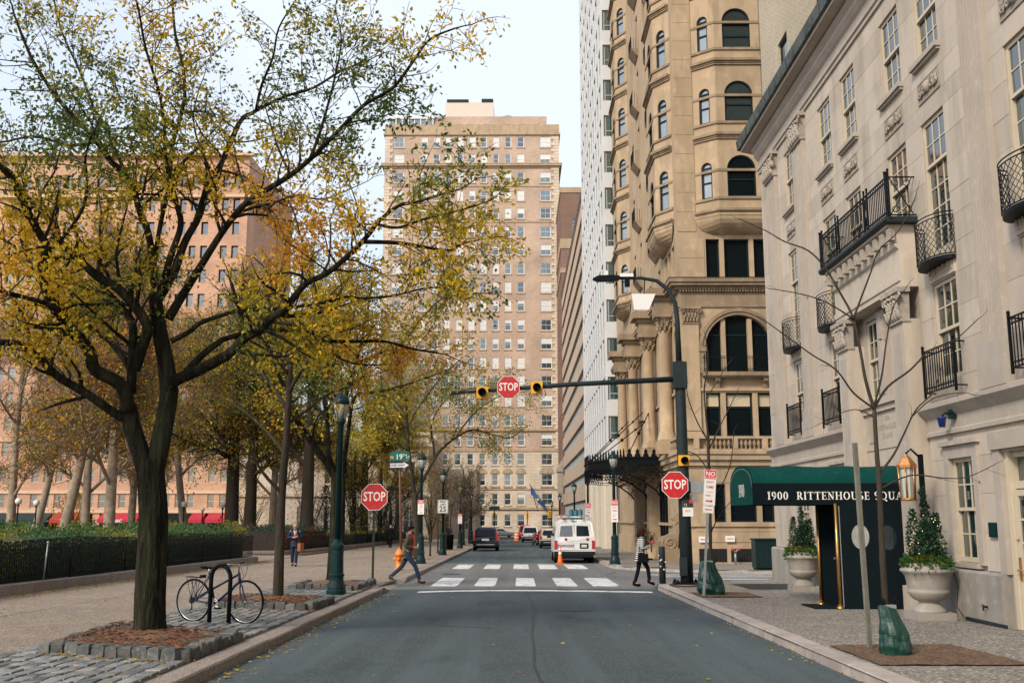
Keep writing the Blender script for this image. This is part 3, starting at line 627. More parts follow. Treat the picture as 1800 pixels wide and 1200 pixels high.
# mouldings: profile (y,z) run along x
def mould(name, prof, runs, m, parent, kind=None, y0=0.0):
    mb = MB()
    for a, b in runs: mb.prism([(y0 + y, z) for y, z in prof] , a, b, 'x')
    return mb.build(name, m, parent, kind=kind)
mould('string_course', [(.03, 3.2), (-.06, 3.2), (-.06, 3.27), (-.02, 3.3), (-.02, 3.52), (-.06, 3.56), (-.12, 3.62), (-.2, 3.7), (-.2, 3.78), (-.16, 3.8), (.03, 3.8)], [(-.05, 7.98)], 'lime_d', LB)
mould('string_course', [(.03, 3.2), (-.06, 3.2), (-.06, 3.27), (-.02, 3.3), (-.02, 3.52), (-.06, 3.56), (-.12, 3.62), (-.2, 3.7), (-.2, 3.78), (-.16, 3.8), (.03, 3.8)], [(12.16, 40)], 'lime_d', LB)
mould('architrave', [(.03, 12.7), (-.05, 12.7), (-.05, 12.8), (-.09, 12.82), (-.09, 12.92), (-.03, 12.95), (-.03, 13.15), (-.09, 13.2), (-.16, 13.3), (-.16, 13.4), (-.26, 13.52), (.03, 13.52)], [(-.1, 40)], 'lime_d', LB)
mould('cornice', [(.03, 13.52), (-.46, 13.62), (-.5, 13.62), (-.5, 13.7), (.03, 13.74)], [(-.5, 40)], 'lime_d', LB)
mould('gutter', [(.2, 13.62), (-.46, 13.7), (-.58, 13.72), (-.62, 14.02), (-.55, 14.03), (-.5, 13.95), (.2, 14.0)], [(-.62, 40)], 'copper_g', LB)
mb = MB()
for k in range(46): mb.box(-.5 + k * .62, -.47 + k * .62, -.622, -.56, 13.72, 14.02)
mb.build('gutter_seams', 'copper_g', LB, kind='stuff')
# fluted pilasters
def pilaster(u0, u1, z0=4.55, z1=12.0, y=-.11):
    w = u1 - u0; n = 6; poly = [(u0, .03), (u0, y)]
    fw = w * .86 / n; x = u0 + w * .07
    for i in range(n):
        a, b = x + fw * i + fw * .2, x + fw * (i + 1) - fw * .2
        poly += [(a, y), (a + (b - a) * .12, y + .06), (a + (b - a) * .5, y + .095), (a + (b - a) * .88, y + .06), (b, y)]
    poly += [(u1, y), (u1, .03)]
    MB().prism(poly, z0, z1, 'z').build('pilaster', 'lime_d', LB)
    mb = MB(); e = .05
    mb.box(u0 - e, u1 + e, y - e, .03, z0 - .3, z0); mb.box(u0 - e * 1.6, u1 + e * 1.6, y - e * 1.6, .03, 3.8, z0 - .3)
    mb.build('pilaster_base', 'lime_d', LB)
    capital(LB, (u0 + u1) / 2, y, z1, w, .7)
def capital(parent, u, y, z, w, h, m='lime_c', rz=0.0, loc=None):
    key = ('cap', round(w, 2), round(h, 2), m)
    if key not in CACHE:
        mb = MB(); a = w / 2
        mb.prism([(-a, .0), (a, .0), (a * 1.12, h * .8), (-a * 1.12, h * .8)], -.02, .14, 'y'); mb.box(-a * 1.3, a * 1.3, -.13, .14, h * .84, h); mb.box(-a * 1.08, a * 1.08, -.05, .14, -.06, .0)
        for s in (-1, 1):
            c = (s * a * 1.12, h * .68); pts = [(c[0] + s * (.17 * h * (1 - i / 14)) * cos(i * .75), -.08 - .02 * (i / 14), c[1] + .17 * h * (1 - i / 14) * sin(i * .75)) for i in range(14)]
            mb.tube(pts, [.03 - .0012 * i for i in range(14)], 6)
        for row in range(2):
            for i in range(-2, 3):
                x = i * a * .42 + (.21 * a if row else 0); zz = row * h * .28
                if abs(x) < a * 1.05: mb.tube([(x, -.02, zz), (x, -.055, zz + h * .15), (x, -.08, zz + h * .27), (x, -.12, zz + h * .30), (x, -.125, zz + h * .25)], [a * .17, a * .18, a * .14, a * .1, a * .05], 5)
        for i in range(5): mb.ball(((i - 2) * a * .35, -.09, h * .72 + .02 * (i % 2)), .045, 6)
        CACHE[key] = mb.mesh('capital', m)
    return put('capital', CACHE[key], parent, loc or (u, y, z), rz)
for a, b in ((4.12, 5.1), (14.9, 15.68), (1.05, 2.08), (18.0, 19.0)): pilaster(a, b)
# windows, sills, carved panels
rl = mat('carved_relief', (0.33, 0.285, 0.24), .9, .4, 9, .4, 40)
def relief():
    mb = MB(); mb.box(-.46, .46, -.004, .03, -.19, .19); 
    for (a, b, c_, d) in ((-.5, .5, .19, .215), (-.5, .5, -.215, -.19), (-.5, -.475, -.215, .215), (.475, .5, -.215, .215)): mb.box(a, b, -.012, .03, c_, d)
    mb.ball((0, -.02, 0), .1, 10, sz=1.25)
    for s in (-1, 1):
        for (cx, r0, d) in ((.2, .11, 1), (.36, .09, -1)):
            mb.tube([(s * (cx + r0 * (1 - i / 15) * cos(i * .7)), -.02, d * r0 * (1 - i / 15) * sin(i * .7) * 1.25) for i in range(15)], [.026] * 15, 5)
        mb.tube([(s * .1, -.015, -.1), (s * .2, -.02, .13), (s * .3, -.02, -.12), (s * .42, -.02, .1)], [.025] * 4, 5)
    return mb.mesh('carved_panel', rl)
RLm = relief()
sill = MB().box(-.63, .63, -.12, .06, -.1, 0).box(-.6, .6, -.07, .06, -.15, -.1).mesh('sill', 'lime_d')
for c in COLS:
    window(LB, (c - .53, .09, 10.5), 1.06, 1.77, 3, (2, 2)); put('sill', sill, LB, (c, 0, 10.5))
    put('carved_panel', RLm, LB, (c, -.012, 9.86))
    z0 = 7.55 if c in (8.68, 11.46) else 6.6
    window(LB, (c - .53, .09, z0), 1.06, 9.25 - z0, 3, (2, 2 if z0 > 7 else 4))
for c in (3.4, 6.8, 13.3, 16.73):
    window(LB, (c - .53, .09, 4.2), 1.06, 1.85, 3, (2, 2))
    mb = MB(); mb.box(-.56, .56, -.03, .03, 6.08, 6.56)
    for i in range(5):
        x = -.42 + i * .21; mb.box(x - .075, x + .075, -.045, -.02, 6.16, 6.48); mb.tube([(x, -.06, 6.2), (x - .04, -.065, 6.3), (x + .03, -.06, 6.44)], .018, 4); mb.tube([(x - .05, -.06, 6.36), (x + .05, -.06, 6.36)], .014, 4)
    mb.build('carved_frieze', 'lime', LB, (c, 0, 0))
for u in (8.93, 10.32): window(LB, (u, .1, 4.25), .89, 1.78, 3, (2, 2))
for u in (13.04, 6.12, 2.9):
    window(LB, (u, .09, .93), .98, 1.82, 3, (2, 2))
    mb = MB()
    mb.box(u - .2, u, -.05, .03, .9, 2.75); mb.box(u + .98, u + 1.18, -.05, .03, .9, 2.75); mb.box(u - .2, u + 1.18, -.05, .03, 2.75, 2.98); mb.box(u - .26, u + 1.24, -.12, .03, 2.98, 3.06); mb.box(u - .03, u + 1.01, -.1, .3, .84, .92)
    mb.build('window_surround', 'lime_d', LB)
# glazed door with transom at the near end
mb = MB(); u = 15.07
mb.box(u, u + .12, .02, .24, -.2, 2.78); mb.box(u + 1.01, u + 1.15, .1, .24, -.2, 2.78); mb.box(u + .14, u + 1.01, .1, .24, 2.66, 2.78); mb.box(u + .14, u + 1.01, .1, .24, 2.16, 2.28)
mb.build('door_case', 'cream', LB); mb = MB(); mb.box(u - .26, u - .02, -.06, .03, .8, 2.8); mb.box(u - .3, u + 1.45, -.1, .03, 2.8, 3.08); mb.box(u + 1.17, u + 1.39, -.06, .03, -.2, 2.8); mb.build('door_surround', 'lime_d', LB)
dr = MB(); dr.box(.14, .26, .14, .2, -.15, 2.14); dr.box(.89, 1.01, .14, .2, -.15, 2.14); dr.box(.26, .89, .14, .2, -.15, .2); dr.box(.26, .89, .14, .2, 2.04, 2.14)
for j in range(1, 5): dr.box(.26, .89, .15, .19, .2 + 1.84 * j / 5 - .02, .2 + 1.84 * j / 5 + .02)
for j in (1, 2): dr.box(.26 + .63 * j / 3 - .013, .26 + .63 * j / 3 + .013, .151, .189, .2, 2.04)
door = dr.build('door', 'cream', LB, (15.07, -.08, 0))
for i in range(3):
    for j in range(5): put('pane', pane_mesh(.21, .36, 'glass'), door, (.26 + .21 * (i + .5), .17, .2 + 1.84 * (j + .5) / 5))
for i in range(3): put('pane', pane_mesh(.29, .38, 'glass'), LB, (15.07 + .14 + .29 * (i + .5), .17, 2.47))
hb = MB(); hb.box(.18, .22, .115, .14, .72, 1.08); hb.cyl((.2, .13, .88), (.2, .07, .88), .014, n=6); hb.cyl((.2, .075, .88), (.33, .075, .88), .014, n=6); hb.ball((.2, .12, 1.36), .025, 6); hb.build('handle', 'brass', door)
# centre bay: pilasters, entablature, balcony slab, inscription panel
for u0 in (8.03, 11.41):
    mb = MB(); mb.box(u0, u0 + .7, -.34, .03, -.5, 5.55); mb.box(u0 - .05, u0 + .75, -.4, -.34, -.5, .4); mb.build('pier', 'lime', LB); mb = MB(); mb.box(u0 + .12, u0 + .58, -.352, -.34, 1.2, 5.3); mb.build('pier_panel', 'lime_d', LB)
    capital(LB, u0 + .35, -.34, 5.55, .7, .62)
mould('entablature', [(.03, 6.19), (-.34, 6.19), (-.34, 6.3), (-.37, 6.31), (-.37, 6.43), (-.34, 6.45), (-.34, 6.95), (-.4, 7.0), (-.42, 7.08), (-.42, 7.36), (-.55, 7.4), (-.55, 7.52), (.03, 7.54)], [(8.0, 12.14)], 'lime', LB)
mb = MB()
for k in range(11): mb.box(8.02 + k * .4, 8.2 + k * .4, -.53, -.42, 7.12, 7.36)
mb.build('modillion_row', 'lime_c', LB, kind='stuff')
mould('balcony_slab', [(.03, 7.45), (-.6, 7.45), (-.64, 7.5), (-.64, 7.56), (.03, 7.56)], [(7.8, 12.34)], 'pole', LB)
mb = MB(); mb.box(8.75, 11.39, -.02, .03, 2.6, 3.15); mb.box(8.73, 11.41, -.16, .05, 4.08, 4.2); mb.box(8.73, 11.41, -.1, .05, 3.95, 4.08); mb.box(8.73, 11.41, -.04, .03, 3.15, 3.95); mb.build('portal_panel', 'lime', LB)
mb = MB(); mb.box(9.85, 10.29, -.06, .1, 4.2, 6.1); mb.box(9.95, 10.19, -.08, -.06, 4.3, 6.0); mb.build('mullion_pier', 'lime_d', LB)
for s, z in (('1900', 3.78), ('RITTENHOUSE', 3.6), ('SQUARE', 3.42)): text(s, .16, LB, (CU, -.045, z), FRONT, 'lime_d', name='inscription')
mb = MB()
for s in (-1, 1):
    for k in range(5): mb.box(CU + s * (.75 + k * .08) - .02, CU + s * (.75 + k * .08) + .02, -.07, -.04, 3.32, 3.86)
mb.build('fluted_relief', 'lime_d', LB, kind='stuff')
# iron railings
def rail(name, u0, u1, y, z0, h, n, ends=True, parent=LB):
    mb = MB()
    for z in (z0, z0 + h, z0 + h * .88, z0 + h * .1): mb.box(u0, u1, y - .014, y + .014, z - .012, z + .012)
    for x in (u0, u1):
        mb.box(x - .02, x + .02, y - .02, y + .02, z0 - .1, z0 + h + .06); mb.ball((x, y, z0 + h + .09), .035, 6)
        if ends:
            for z in (z0, z0 + h): mb.box(x - .012, x + .012, y, .05, z - .012, z + .012)
    o = mb.build(name, 'iron', parent); k = MB()
    for i in range(1, n): x = u0 + (u1 - u0) * i / n; k.box(x - .008, x + .008, y - .008, y + .008, z0, z0 + h)
    k.build('balusters', 'iron', o, kind='stuff'); return o
for c in (3.4, 6.8, 13.3, 16.73): rail('railing', c - .68, c + .68, -.2, 4.0, .78, 13)
o = rail('balcony_railing', 7.86, 12.3, -.56, 7.6, .78, 44)
mb = MB()
for x in (7.86, 9.1, 11.06, 12.3):
    for s in (-.09, .09):
        mb.box(x + s - .014, x + s + .014, -.575, -.545, 7.55, 8.48); mb.ball((x + s, -.56, 8.5), .03, 6)
    mb.tube([(x - .08, -.56, 7.65), (x + .08, -.56, 8.0), (x - .08, -.56, 8.35)], .012, 4); mb.tube([(x + .08, -.56, 7.65), (x - .08, -.56, 8.0), (x + .08, -.56, 8.35)], .012, 4)
for x in (7.86, 12.3):
    mb.tube([(x, -.5, 7.62), (x, -.06, 8.36)], .011, 4); mb.tube([(x, -.06, 7.62), (x, -.5, 8.36)], .011, 4)
    for zz in (7.72, 8.26):
        for s in (-.4, -.16): mb.tube([(x, s + .07 * cos(q * .6), zz + .06 * sin(q * .6)) for q in range(11)], .009, 4)
mb.build('scroll_panels', 'iron', o, kind='stuff')
def bow():
    a, b, z0, z1 = .66, .36, 6.36, 7.18; P = lambda q, k=1.0: (-a * cos(q) * k, -b * sin(q) * k - .02); mb = MB(); n = 18
    for z in (z0 + .04, z1, z1 - .07): mb.tube([(*P(pi * i / n), z) for i in range(n + 1)], .012, 5)
    fl = MB().prism([P(pi * i / n, .98) for i in range(n + 1)], z0 - .05, z0 + .02, 'z')
    k = MB(); m = 14
    for i in range(m + 1):
        for ph in (0, 1):
            pts = [(*P(pi * min(1, max(0, (i + (.5 if (s + ph) % 2 else -.5) * .9 * (1 if 0 < s < 6 else .3)) / m))), z0 + .04 + (z1 - .1 - z0) * s / 6) for s in range(7)]
            k.tube(pts, .0065, 4)
    return mb.mesh('bow_balcony', 'iron'), k.mesh('lattice', 'iron'), fl.mesh('balcony_floor', 'iron')
b1, b2, b3 = bow()
for c in (3.4, 6.8, 13.3, 16.73):
    o = put('bow_balcony', b1, LB, (c, 0, 0)); put('lattice', b2, o, kind='stuff'); put('balcony_floor', b3, LB, (c, 0, 0))
# ---- brick tower rising behind the cornice
M['brick_pale'] = brickmat('pale_tan_brick', (0.40, 0.335, 0.235), (0.30, 0.245, 0.17), (0.50, 0.45, 0.36), .22, .075, bump=.8)
TW = thing('brick_tower', 'pale tan brick tower rising behind the limestone cornice', 'building', (8.05, 31.6, 0), -pi / 2)
o1, o2, o3 = at(1376, 112, 29), at(1440, 20, 26), at(1372, 18, 29)
def onw(px, py, X=8.05):
    d = _ray(px, py); t = X / d[0]; return t * d[1], EYE + t * d[2]
to = []
for (xa, ya, xb, yb) in ((1367, 82, 1387, 150), (1428, -45, 1449, 45)):
    Ya, za = onw(xa, ya); Yb, zb = onw(xb, yb); to.append((31.6 - Ya, 31.6 - Yb, zb, zb + 1.75))
base = to[:]
for a, b, c_, d in base:
    for k in (1, 2, 3): to.append((a, b, c_ + 3.1 * k, d + 3.1 * k))
to += [(a + 7.0, b + 7.0, c_, d) for a, b, c_, d in to]
mb = MB(); wall(mb, 0, 40, 12, 46, to, .22); mb.quad((0, 0, 12), (0, 14, 12), (0, 14, 46), (0, 0, 46)); mb.build('wall', 'brick_pale', TW)
for a, b, c_, d in to: window(TW, (a, .12, c_), b - a, d - c_, 1, (1, 1), frame='pole')
# ================================================================== CANOPY, VESTIBULE AND THE THINGS BY THE DOOR
CN = thing('canopy', 'green canvas street canopy lettered with its address over the entrance', 'canopy', (4.72, 21.75, 0))
w, x1 = 1.08, 3.14
def cprof(e): return [(-w * cos(pi * i / 14), 2.36 + e + (.42 + e) * sin(pi * i / 14) ** .8) for i in range(15)]
mb = MB(); p = cprof(0); n = len(p); ribs = 14
vs_ = []; rr = random.Random(2)
for i in range(ribs + 1):
    sag = -.028 * abs(sin(pi * i / ribs * 3)); vs_ += [(x1 * i / ribs, y, z + sag * (0 if j in (0, n - 1) else 1) + rr.uniform(-.004, .004)) for j, (y, z) in enumerate(p)]
mb.add(vs_, [(i * n + j, i * n + j + 1, (i + 1) * n + j + 1, (i + 1) * n + j) for i in range(ribs) for j in range(n - 1)], 0, True)
mb.build('barrel_roof', 'awning', CN)
mb = MB()
mb.box(0, x1, -w - .006, -w + .006, 1.95, 2.38); mb.build('valance', 'awning_d', CN); mb = MB(); mb.box(0, x1, w - .006, w + .006, 1.95, 2.38); mb.build('valance', 'awning_d', CN)
mb = MB(); mb.add([(-.008, y, z) for y, z in p] + [(-.008, w, 1.95), (-.008, -w, 1.95)], [tuple(range(n + 2))]); mb.add([(.006, y, z) for y, z in p] + [(.006, w, 1.95), (.006, -w, 1.95)], [tuple(range(n + 1, -1, -1))]); mb.build('end_panel', 'awning', CN)
mb = MB()
for y in (-w + .03, w - .03): mb.cyl((.02, y, 2.0), (x1, y, 2.0), .016, n=6)
for i in range(7): mb.tube([(x1 * i / 6, y * .95, z - .075) for y, z in p], .012, 5)
mb.build('frame', 'grey', CN)
# roman capitals built from strokes: letter -> list of polylines with (thick, thin) strokes in a unit box
def roman(s, h, name, parent, loc, rot, m='letter', track=.16):
    mb = MB(); x = 0.0; T, t, sf = .17, .06, .10
    def st(a, b, w_): 
        a = Vector(a); b = Vector(b); d = (b - a).normalized(); q = Vector((-d.y, d.x)) * w_ / 2
        mb.add([(X + a.x - q.x, a.y - q.y, 0), (X + b.x - q.x, b.y - q.y, 0), (X + b.x + q.x, b.y + q.y, 0), (X + a.x + q.x, a.y + q.y, 0)], [(0, 1, 2, 3)])
    def serif(c_, y): mb.add([(X + c_ - T / 2 - sf, y - .025, 0.0005), (X + c_ + T / 2 + sf, y - .025, 0.0005), (X + c_ + T / 2 + sf, y + .025, 0.0005), (X + c_ - T / 2 - sf, y + .025, 0.0005)], [(0, 1, 2, 3)])
    def stem(c_, a=0, b=1, se=True):
        st((c_, a), (c_, b), T)
        if se: serif(c_, .025 if a == 0 else a); serif(c_, .975 if b == 1 else b)
    def ell(cx, cy, rx, ry, a0=0, a1=360, k=20):
        for i in range(k):
            p_, q_ = radians(a0 + (a1 - a0) * i / k), radians(a0 + (a1 - a0) * (i + 1) / k)
            wt = lambda r: t + (T - t) * abs(cos(r)); o = lambda r, e: (X + cx + (rx + e * wt(r) / 2) * cos(r), cy + (ry + e * wt(r) / 2) * sin(r), 0)
            mb.add([o(p_, -1), o(p_, 1), o(q_, 1), o(q_, -1)], [(0, 3, 2, 1)])
    for c_ in s:
        X = x; wd = .7
        if c_ == ' ': x += .5; continue
        if c_ == '1': wd = .34; stem(.17); st((.0, .8), (.17, .95), t)
        elif c_ == '9': wd = .58; ell(.29, .68, .2, .28); ell(.12, .68, .40, .66, -80, 0, 10)
        elif c_ == '0': wd = .6; ell(.3, .5, .22, .47)
        elif c_ == 'R': stem(.14); ell(.3, .73, .22, .235, -90, 90, 12); st((.14, .97), (.3, .97), t); st((.14, .495), (.3, .495), t); st((.34, .48), (.68, .0), T)
        elif c_ == 'I': wd = .34; stem(.17)
        elif c_ == 'T': wd = .74; stem(.37); st((.0, .965), (.74, .965), t); st((.03, .97), (.03, .78), t); st((.71, .97), (.71, .78), t)
        elif c_ == 'E': wd = .6; stem(.14); st((.14, .965), (.55, .965), t); st((.14, .5), (.48, .5), t); st((.14, .035), (.58, .035), t); st((.55, .98), (.55, .8), t); st((.57, .02), (.57, .22), t); st((.48, .4), (.48, .6), t)
        elif c_ == 'N': wd = .84; st((.14, 0), (.14, 1), t); serif(.14, .025); st((.12, .97), (.7, .03), T); st((.7, 0), (.7, 1), t); serif(.7, .975); serif(.05, .975)
        elif c_ == 'H': wd = .84; stem(.14); stem(.7); st((.14, .51), (.7, .51), t)
        elif c_ == 'O': wd = .86; ell(.43, .5, .34, .47)
        elif c_ == 'Q': wd = .9; ell(.43, .5, .34, .47); st((.42, .1), (.86, -.2), T * .8)
        elif c_ == 'U': wd = .8; st((.14, 1), (.14, .3), T); serif(.14, .975); st((.66, 1), (.66, .3), t); serif(.66, .975); ell(.4, .32, .26, .29, 180, 360, 12)
        elif c_ == 'S': wd = .58; ell(.28, .74, .18, .23, 40, 270, 12); ell(.29, .27, .19, .235, -140, 90, 12)
        elif c_ == 'A': wd = .8; st((.08, .0), (.4, 1), t); st((.4, 1), (.72, 0), T); st((.2, .36), (.6, .36), t); serif(.07, .025); serif(.73, .025)
        x += wd + track
    mb.v = [((a - x / 2) * h, (b - .5) * h, c_) for a, b, c_ in mb.v]
    return put(name, mb.mesh(name, m), parent, loc, rot=rot, kind='stuff')
roman('1900  RITTENHOUSE SQUARE', .155, 'lettering', CN, (1.78, -w - .011, 2.13), FRONT, track=.17)
mb = roman('1900', .26, 'lettering', CN, (-.014, -.1, 2.25), (pi / 2, 0, -pi / 2), track=.06); mb.scale = (.85, 1, 1)
VB = thing('vestibule', 'dark green canvas vestibule with round windows under the street canopy', 'vestibule', (6.34, 20.62, gs(20.6)))
def panel(x0, x1_, y, holes, nm='side_panel', ax='y', zt=2.05):
    mb = MB(); n = 28
    xs = [x0] + [0] * 0
    cuts = sorted([x0, x1_] + [v for h_ in holes for v in (h_[0] - h_[1] - .04, h_[0] + h_[1] + .04)])
    Q = (lambda a, b: (a, y, b)) if ax == 'y' else (lambda a, b: (y, a, b))
    for i in range(len(cuts) - 1):
        a, b = cuts[i], cuts[i + 1]; hh = [h_ for h_ in holes if abs((a + b) / 2 - h_[0]) < h_[1]]
        if not hh: mb.quad(Q(a, 0), Q(b, 0), Q(b, zt), Q(a, zt)); continue
        cx, rx, cz, rz_ = hh[0]
        top = [(cx - rx * cos(pi * k / n), cz + rz_ * sin(pi * k / n)) for k in range(n + 1)]
        mb.quad(Q(a, 0), Q(cx - rx, 0), Q(cx - rx, zt), Q(a, zt)); mb.quad(Q(cx + rx, 0), Q(b, 0), Q(b, zt), Q(cx + rx, zt))
        for k in range(n):
            p_, q_ = top[k], top[k + 1]; mb.quad(Q(*p_), Q(*q_), Q(q_[0], zt), Q(p_[0], zt)); mb.quad(Q(p_[0], 2 * cz - p_[1]), Q(q_[0], 2 * cz - q_[1]), Q(q_[0], 0), Q(p_[0], 0))
    return mb.build(nm, 'awning_d', VB)
sp = panel(0.04, 1.52, 0.0, [(.47, .175, 1.4, .24), (1.02, .17, 1.38, .24)])
fp = panel(-0.1, 1.5, .95, [(.55, .2, 1.4, .24)], 'far_panel')
M['vinyl'] = mat('clear_vinyl_window', (0.36, 0.37, 0.35), .12, .25, 3, spec=.7)
M['vinyl_d'] = mat('dark_vinyl_window', (0.02, 0.03, 0.035), .1, .3, 3, spec=.7)
for (x, m_) in ((.47, 'vinyl'), (1.02, 'vinyl_d')):
    MB().prism([(x + .19 * cos(2 * pi * k / 24), 1.39 + .25 * sin(2 * pi * k / 24)) for k in range(24)], .004, .012, 'y').build('round_window', m_, sp)
MB().prism([(.55 + .21 * cos(2 * pi * k / 24), 1.4 + .25 * sin(2 * pi * k / 24)) for k in range(24)], .935, .945, 'y').build('round_window', 'vinyl', fp)
post = MB().cyl((0, 0, 0), (0, 0, 2.05), .032, n=12).lathe([(.075, 0), (.075, .03), (.05, .05), (.035, .09)], 14).mesh('brass_post', 'brass')
put('brass_post', post, VB, (0, 0, 0)); put('brass_post', post, VB, (-.1, .93, 0))
mb = MB(); mb.box(-.5, 1.4, -.02, 1.0, .0, .022); mb.build('door_mat', 'awning_d', VB)
mb = MB(); mb.box(.55, 1.5, .02, .93, 2.03, 2.05); mb.box(.2, .24, .06, .9, 0.02, 2.0); mb.build('inner_door', 'awning_d', VB)
mb = MB(); mb.box(.185, .199, .1, .9, .93, .96); mb.build('push_bar', 'grey', VB)
mb = MB(); mb.box(.06, .075, -.012, 0, .02, 2.0); mb.build('trim_strip', 'grey', VB)
def urn(loc, label):
    u = thing('stone_urn', label, 'planter', loc, group='stone urns flanking the entrance')
    mb = MB(); mb.box(-.33, .33, -.33, .33, 0, .13); mb.build('base', 'plinth', u)
    MB().lathe([(.30, .13), (.27, .17), (.21, .24), (.17, .29), (.19, .31), (.24, .33), (.30, .38), (.345, .45), (.355, .49), (.335, .51), (.34, .53), (.36, .64), (.385, .74), (.43, .80), (.46, .825), (.455, .86), (.40, .89), (.385, .93), (.40, .96), (.37, .965), (.35, .9)], 32).build('bowl', 'plinth', u)
    return u
def bush(loc, label, h, seed, lights=True):
    r = np.random.default_rng(seed); root = thing('conifer_bush', label, 'potted plant', loc, group='clipped evergreens in the stone urns')
    lob = [(0, 0, h, .085, .6), (.03, 0, h * .82, .13, .7), (.24, .02, h * .64, .12, .8), (-.2, .05, h * .70, .12, .8), (.1, .2, h * .5, .14, .7), (-.05, -.2, h * .56, .15, .9), (.12, -.14, h * .6, .12, .7), (0, 0, h * .42, .29, 1.2)]
    PP, DD = [], []
    for lx, ly, lh, lr, wt in lob:
        n = int(900 * wt); zz = r.random(n) * lh; pr = lr * (1 - (zz / lh) ** 2.2 * .85) * (.35 + .75 * r.random(n)); a = r.uniform(0, 6.28, n)
        PP.append(np.stack([lx * (1 - zz / lh * .1) + pr * np.cos(a), ly * (1 - zz / lh * .1) + pr * np.sin(a), zz], 1)); DD.append(np.stack([np.cos(a), np.sin(a), np.full(n, 1.1)], 1))
    P = np.concatenate(PP); d = np.concatenate(DD); n = len(P)
    leaves('foliage', P, d, r, ['leaf_d', 'leaf_h'], np.where(r.random(n) < .3, 1, 0), root, (.03, .075))
    MB().tube([(0, 0, -.1), (0.02, 0, h * .5), (0, 0, h * .9)], [.03, .02, .008], 5).build('stem', 'twig', root)
    if lights:
        mb = MB(); rr2 = random.Random(seed)
        for i in range(34):
            z = rr2.uniform(.1, h * .62); q = rr2.uniform(0, 6.28); p_ = float(np.interp(z / h, [0, .15, .4, .6, 1], [.26, .30, .29, .2, .04])); mb.ball((p_ * cos(q), p_ * sin(q), z), .006, 5)
        mb.build('fairy_lights', 'fairy', root, kind='stuff')
    return root
M['fairy'] = mat('fairy_light', (1.0, 0.72, 0.42), .4, emit=1.3)
def skirt(loc, label, seed):
    r = np.random.default_rng(seed); root = thing('trailing_plant', label, 'potted plant', loc, group='bright greenery trailing over the urn rims'); n = 1500
    a = r.uniform(0, 6.28, n); q = r.random(n) ** .5 * .42; P = np.stack([q * np.cos(a), q * np.sin(a), .14 * r.random(n) - np.where(q > .33, (q - .33) * 2.2 * r.random(n), 0)], 1)
    leaves('foliage', P, np.stack([np.cos(a), np.sin(a), np.full(n, .6)], 1), r, ['leaf_h', 'leaf_o', 'leaf_g'], np.where((np.cos(a - 4.4) > .5) & (q < .36) & (r.random(n) < .75), 1, np.where(r.random(n) < .3, 2, 0)), root, (.05, .12)); return root
for (X, Y, lab) in ((7.22, 18.4, 'near'), (7.25, 26.5, 'far')):
    z = gs(Y); nr = lab == 'near'
    urn((X, Y, z), 'big stone urn standing between the dark vestibule and the near window' if nr else 'stone urn half hidden behind the brass posts of the vestibule')
    bush((X, Y, z + 1.0), 'bushy conifer with tiny lights in the nearer stone urn' if nr else 'dark conifer in the half hidden urn behind the vestibule', 1.28 if nr else 1.2, 4 if nr else 5, nr)
    skirt((X, Y, z + .93), 'lime and green leaves spilling over the rim of the nearer urn' if nr else 'green leaves spilling over the rim of the half hidden urn', 8 if nr else 9)
mb = MB(); mb.tube([(7.6, 18.2, .75), (7.62, 18.1, .5), (7.55, 18.05, .2), (7.6, 17.9, .02), (7.66, 17.5, -.02)], .007, 4); tag(mb.build('power_cable', 'black'), 'thin black cable trailing from the near urn along the wall', 'cable')
# copper wall lantern
LN = thing('wall_lantern', 'copper lantern with frosted panes hanging at the end of the canopy', 'lantern', (7.18, 18.95, 2.0))
mb = MB(); a = .16; hgt = .62
for q in range(6):
    c1, s1 = cos(pi * q / 3), sin(pi * q / 3); mb.cyl((a * c1 * .82, a * s1 * .82, .05), (a * c1, a * s1, hgt), .016, n=4)
mb.lathe([(a * .86, 0), (a * .9, .03), (a * .86, .06)], 6); mb.lathe([(a * 1.12, hgt - .02), (a * 1.15, hgt + .03), (a * .55, hgt + .16), (.05, hgt + .2), (.02, hgt + .24)], 6, smooth=False)
mb.build('copper_frame', 'copper', LN)
M['frost'] = mat('frosted_lantern_glass', (0.42, 0.44, 0.40), .25, .1, 3)
MB().lathe([(a * .8 * .87, .06), (a * .87, hgt - .02)], 6, smooth=False).build('glass', 'frost', LN)
MB().box(.24, .3, -.06, .06, -.05, .85).tube([(.27, 0, .78), (.1, 0, .95), (0, 0, .86)], .02, 6).build('bracket', 'iron', LN)
CM = thing('flood_lamp', 'small blue cased lamp on a dark wall bracket above the near window', 'lamp', (7.88, 18.32, 3.45)); CM.scale = (.75, .75, .75)
MB().box(-.14, 0.02, -.09, .09, .0, .22).tube([(-.1, 0, .12), (-.26, 0, .14), (-.32, 0, .06)], .03, 6).build('bracket', 'iron_g', CM)
M['blue'] = mat('blue_plastic', (0.008, 0.028, 0.20), .4, .1, 5); MB().lathe([(.07, -.24), (.10, -.04), (.115, -.03), (.115, 0)], 14, (-.33, 0, .04)).build('shade', 'blue', CM)
PQ = thing('wall_plaque', 'dark metal plaque on the limestone between window and door', 'plaque', (7.88, 17.15, 1.5), -pi / 2)
MB().box(-.14, .14, -.03, .0, -.12, .12).box(-.12, .12, -.036, -.03, -.1, .1).build('plate', 'iron_g', PQ)
mb = MB()
for i in range(3): mb.box(-.07 + .01 * i, .07 - .015 * i, -.04, -.036, .04 - .045 * i, .052 - .045 * i)
mb.build('raised_lines', 'pole', PQ, kind='stuff')
TP = thing('wall_tap', 'small metal tap on the grey plinth below the plaque', 'tap', (7.72, 17.3, .25), -pi / 2)
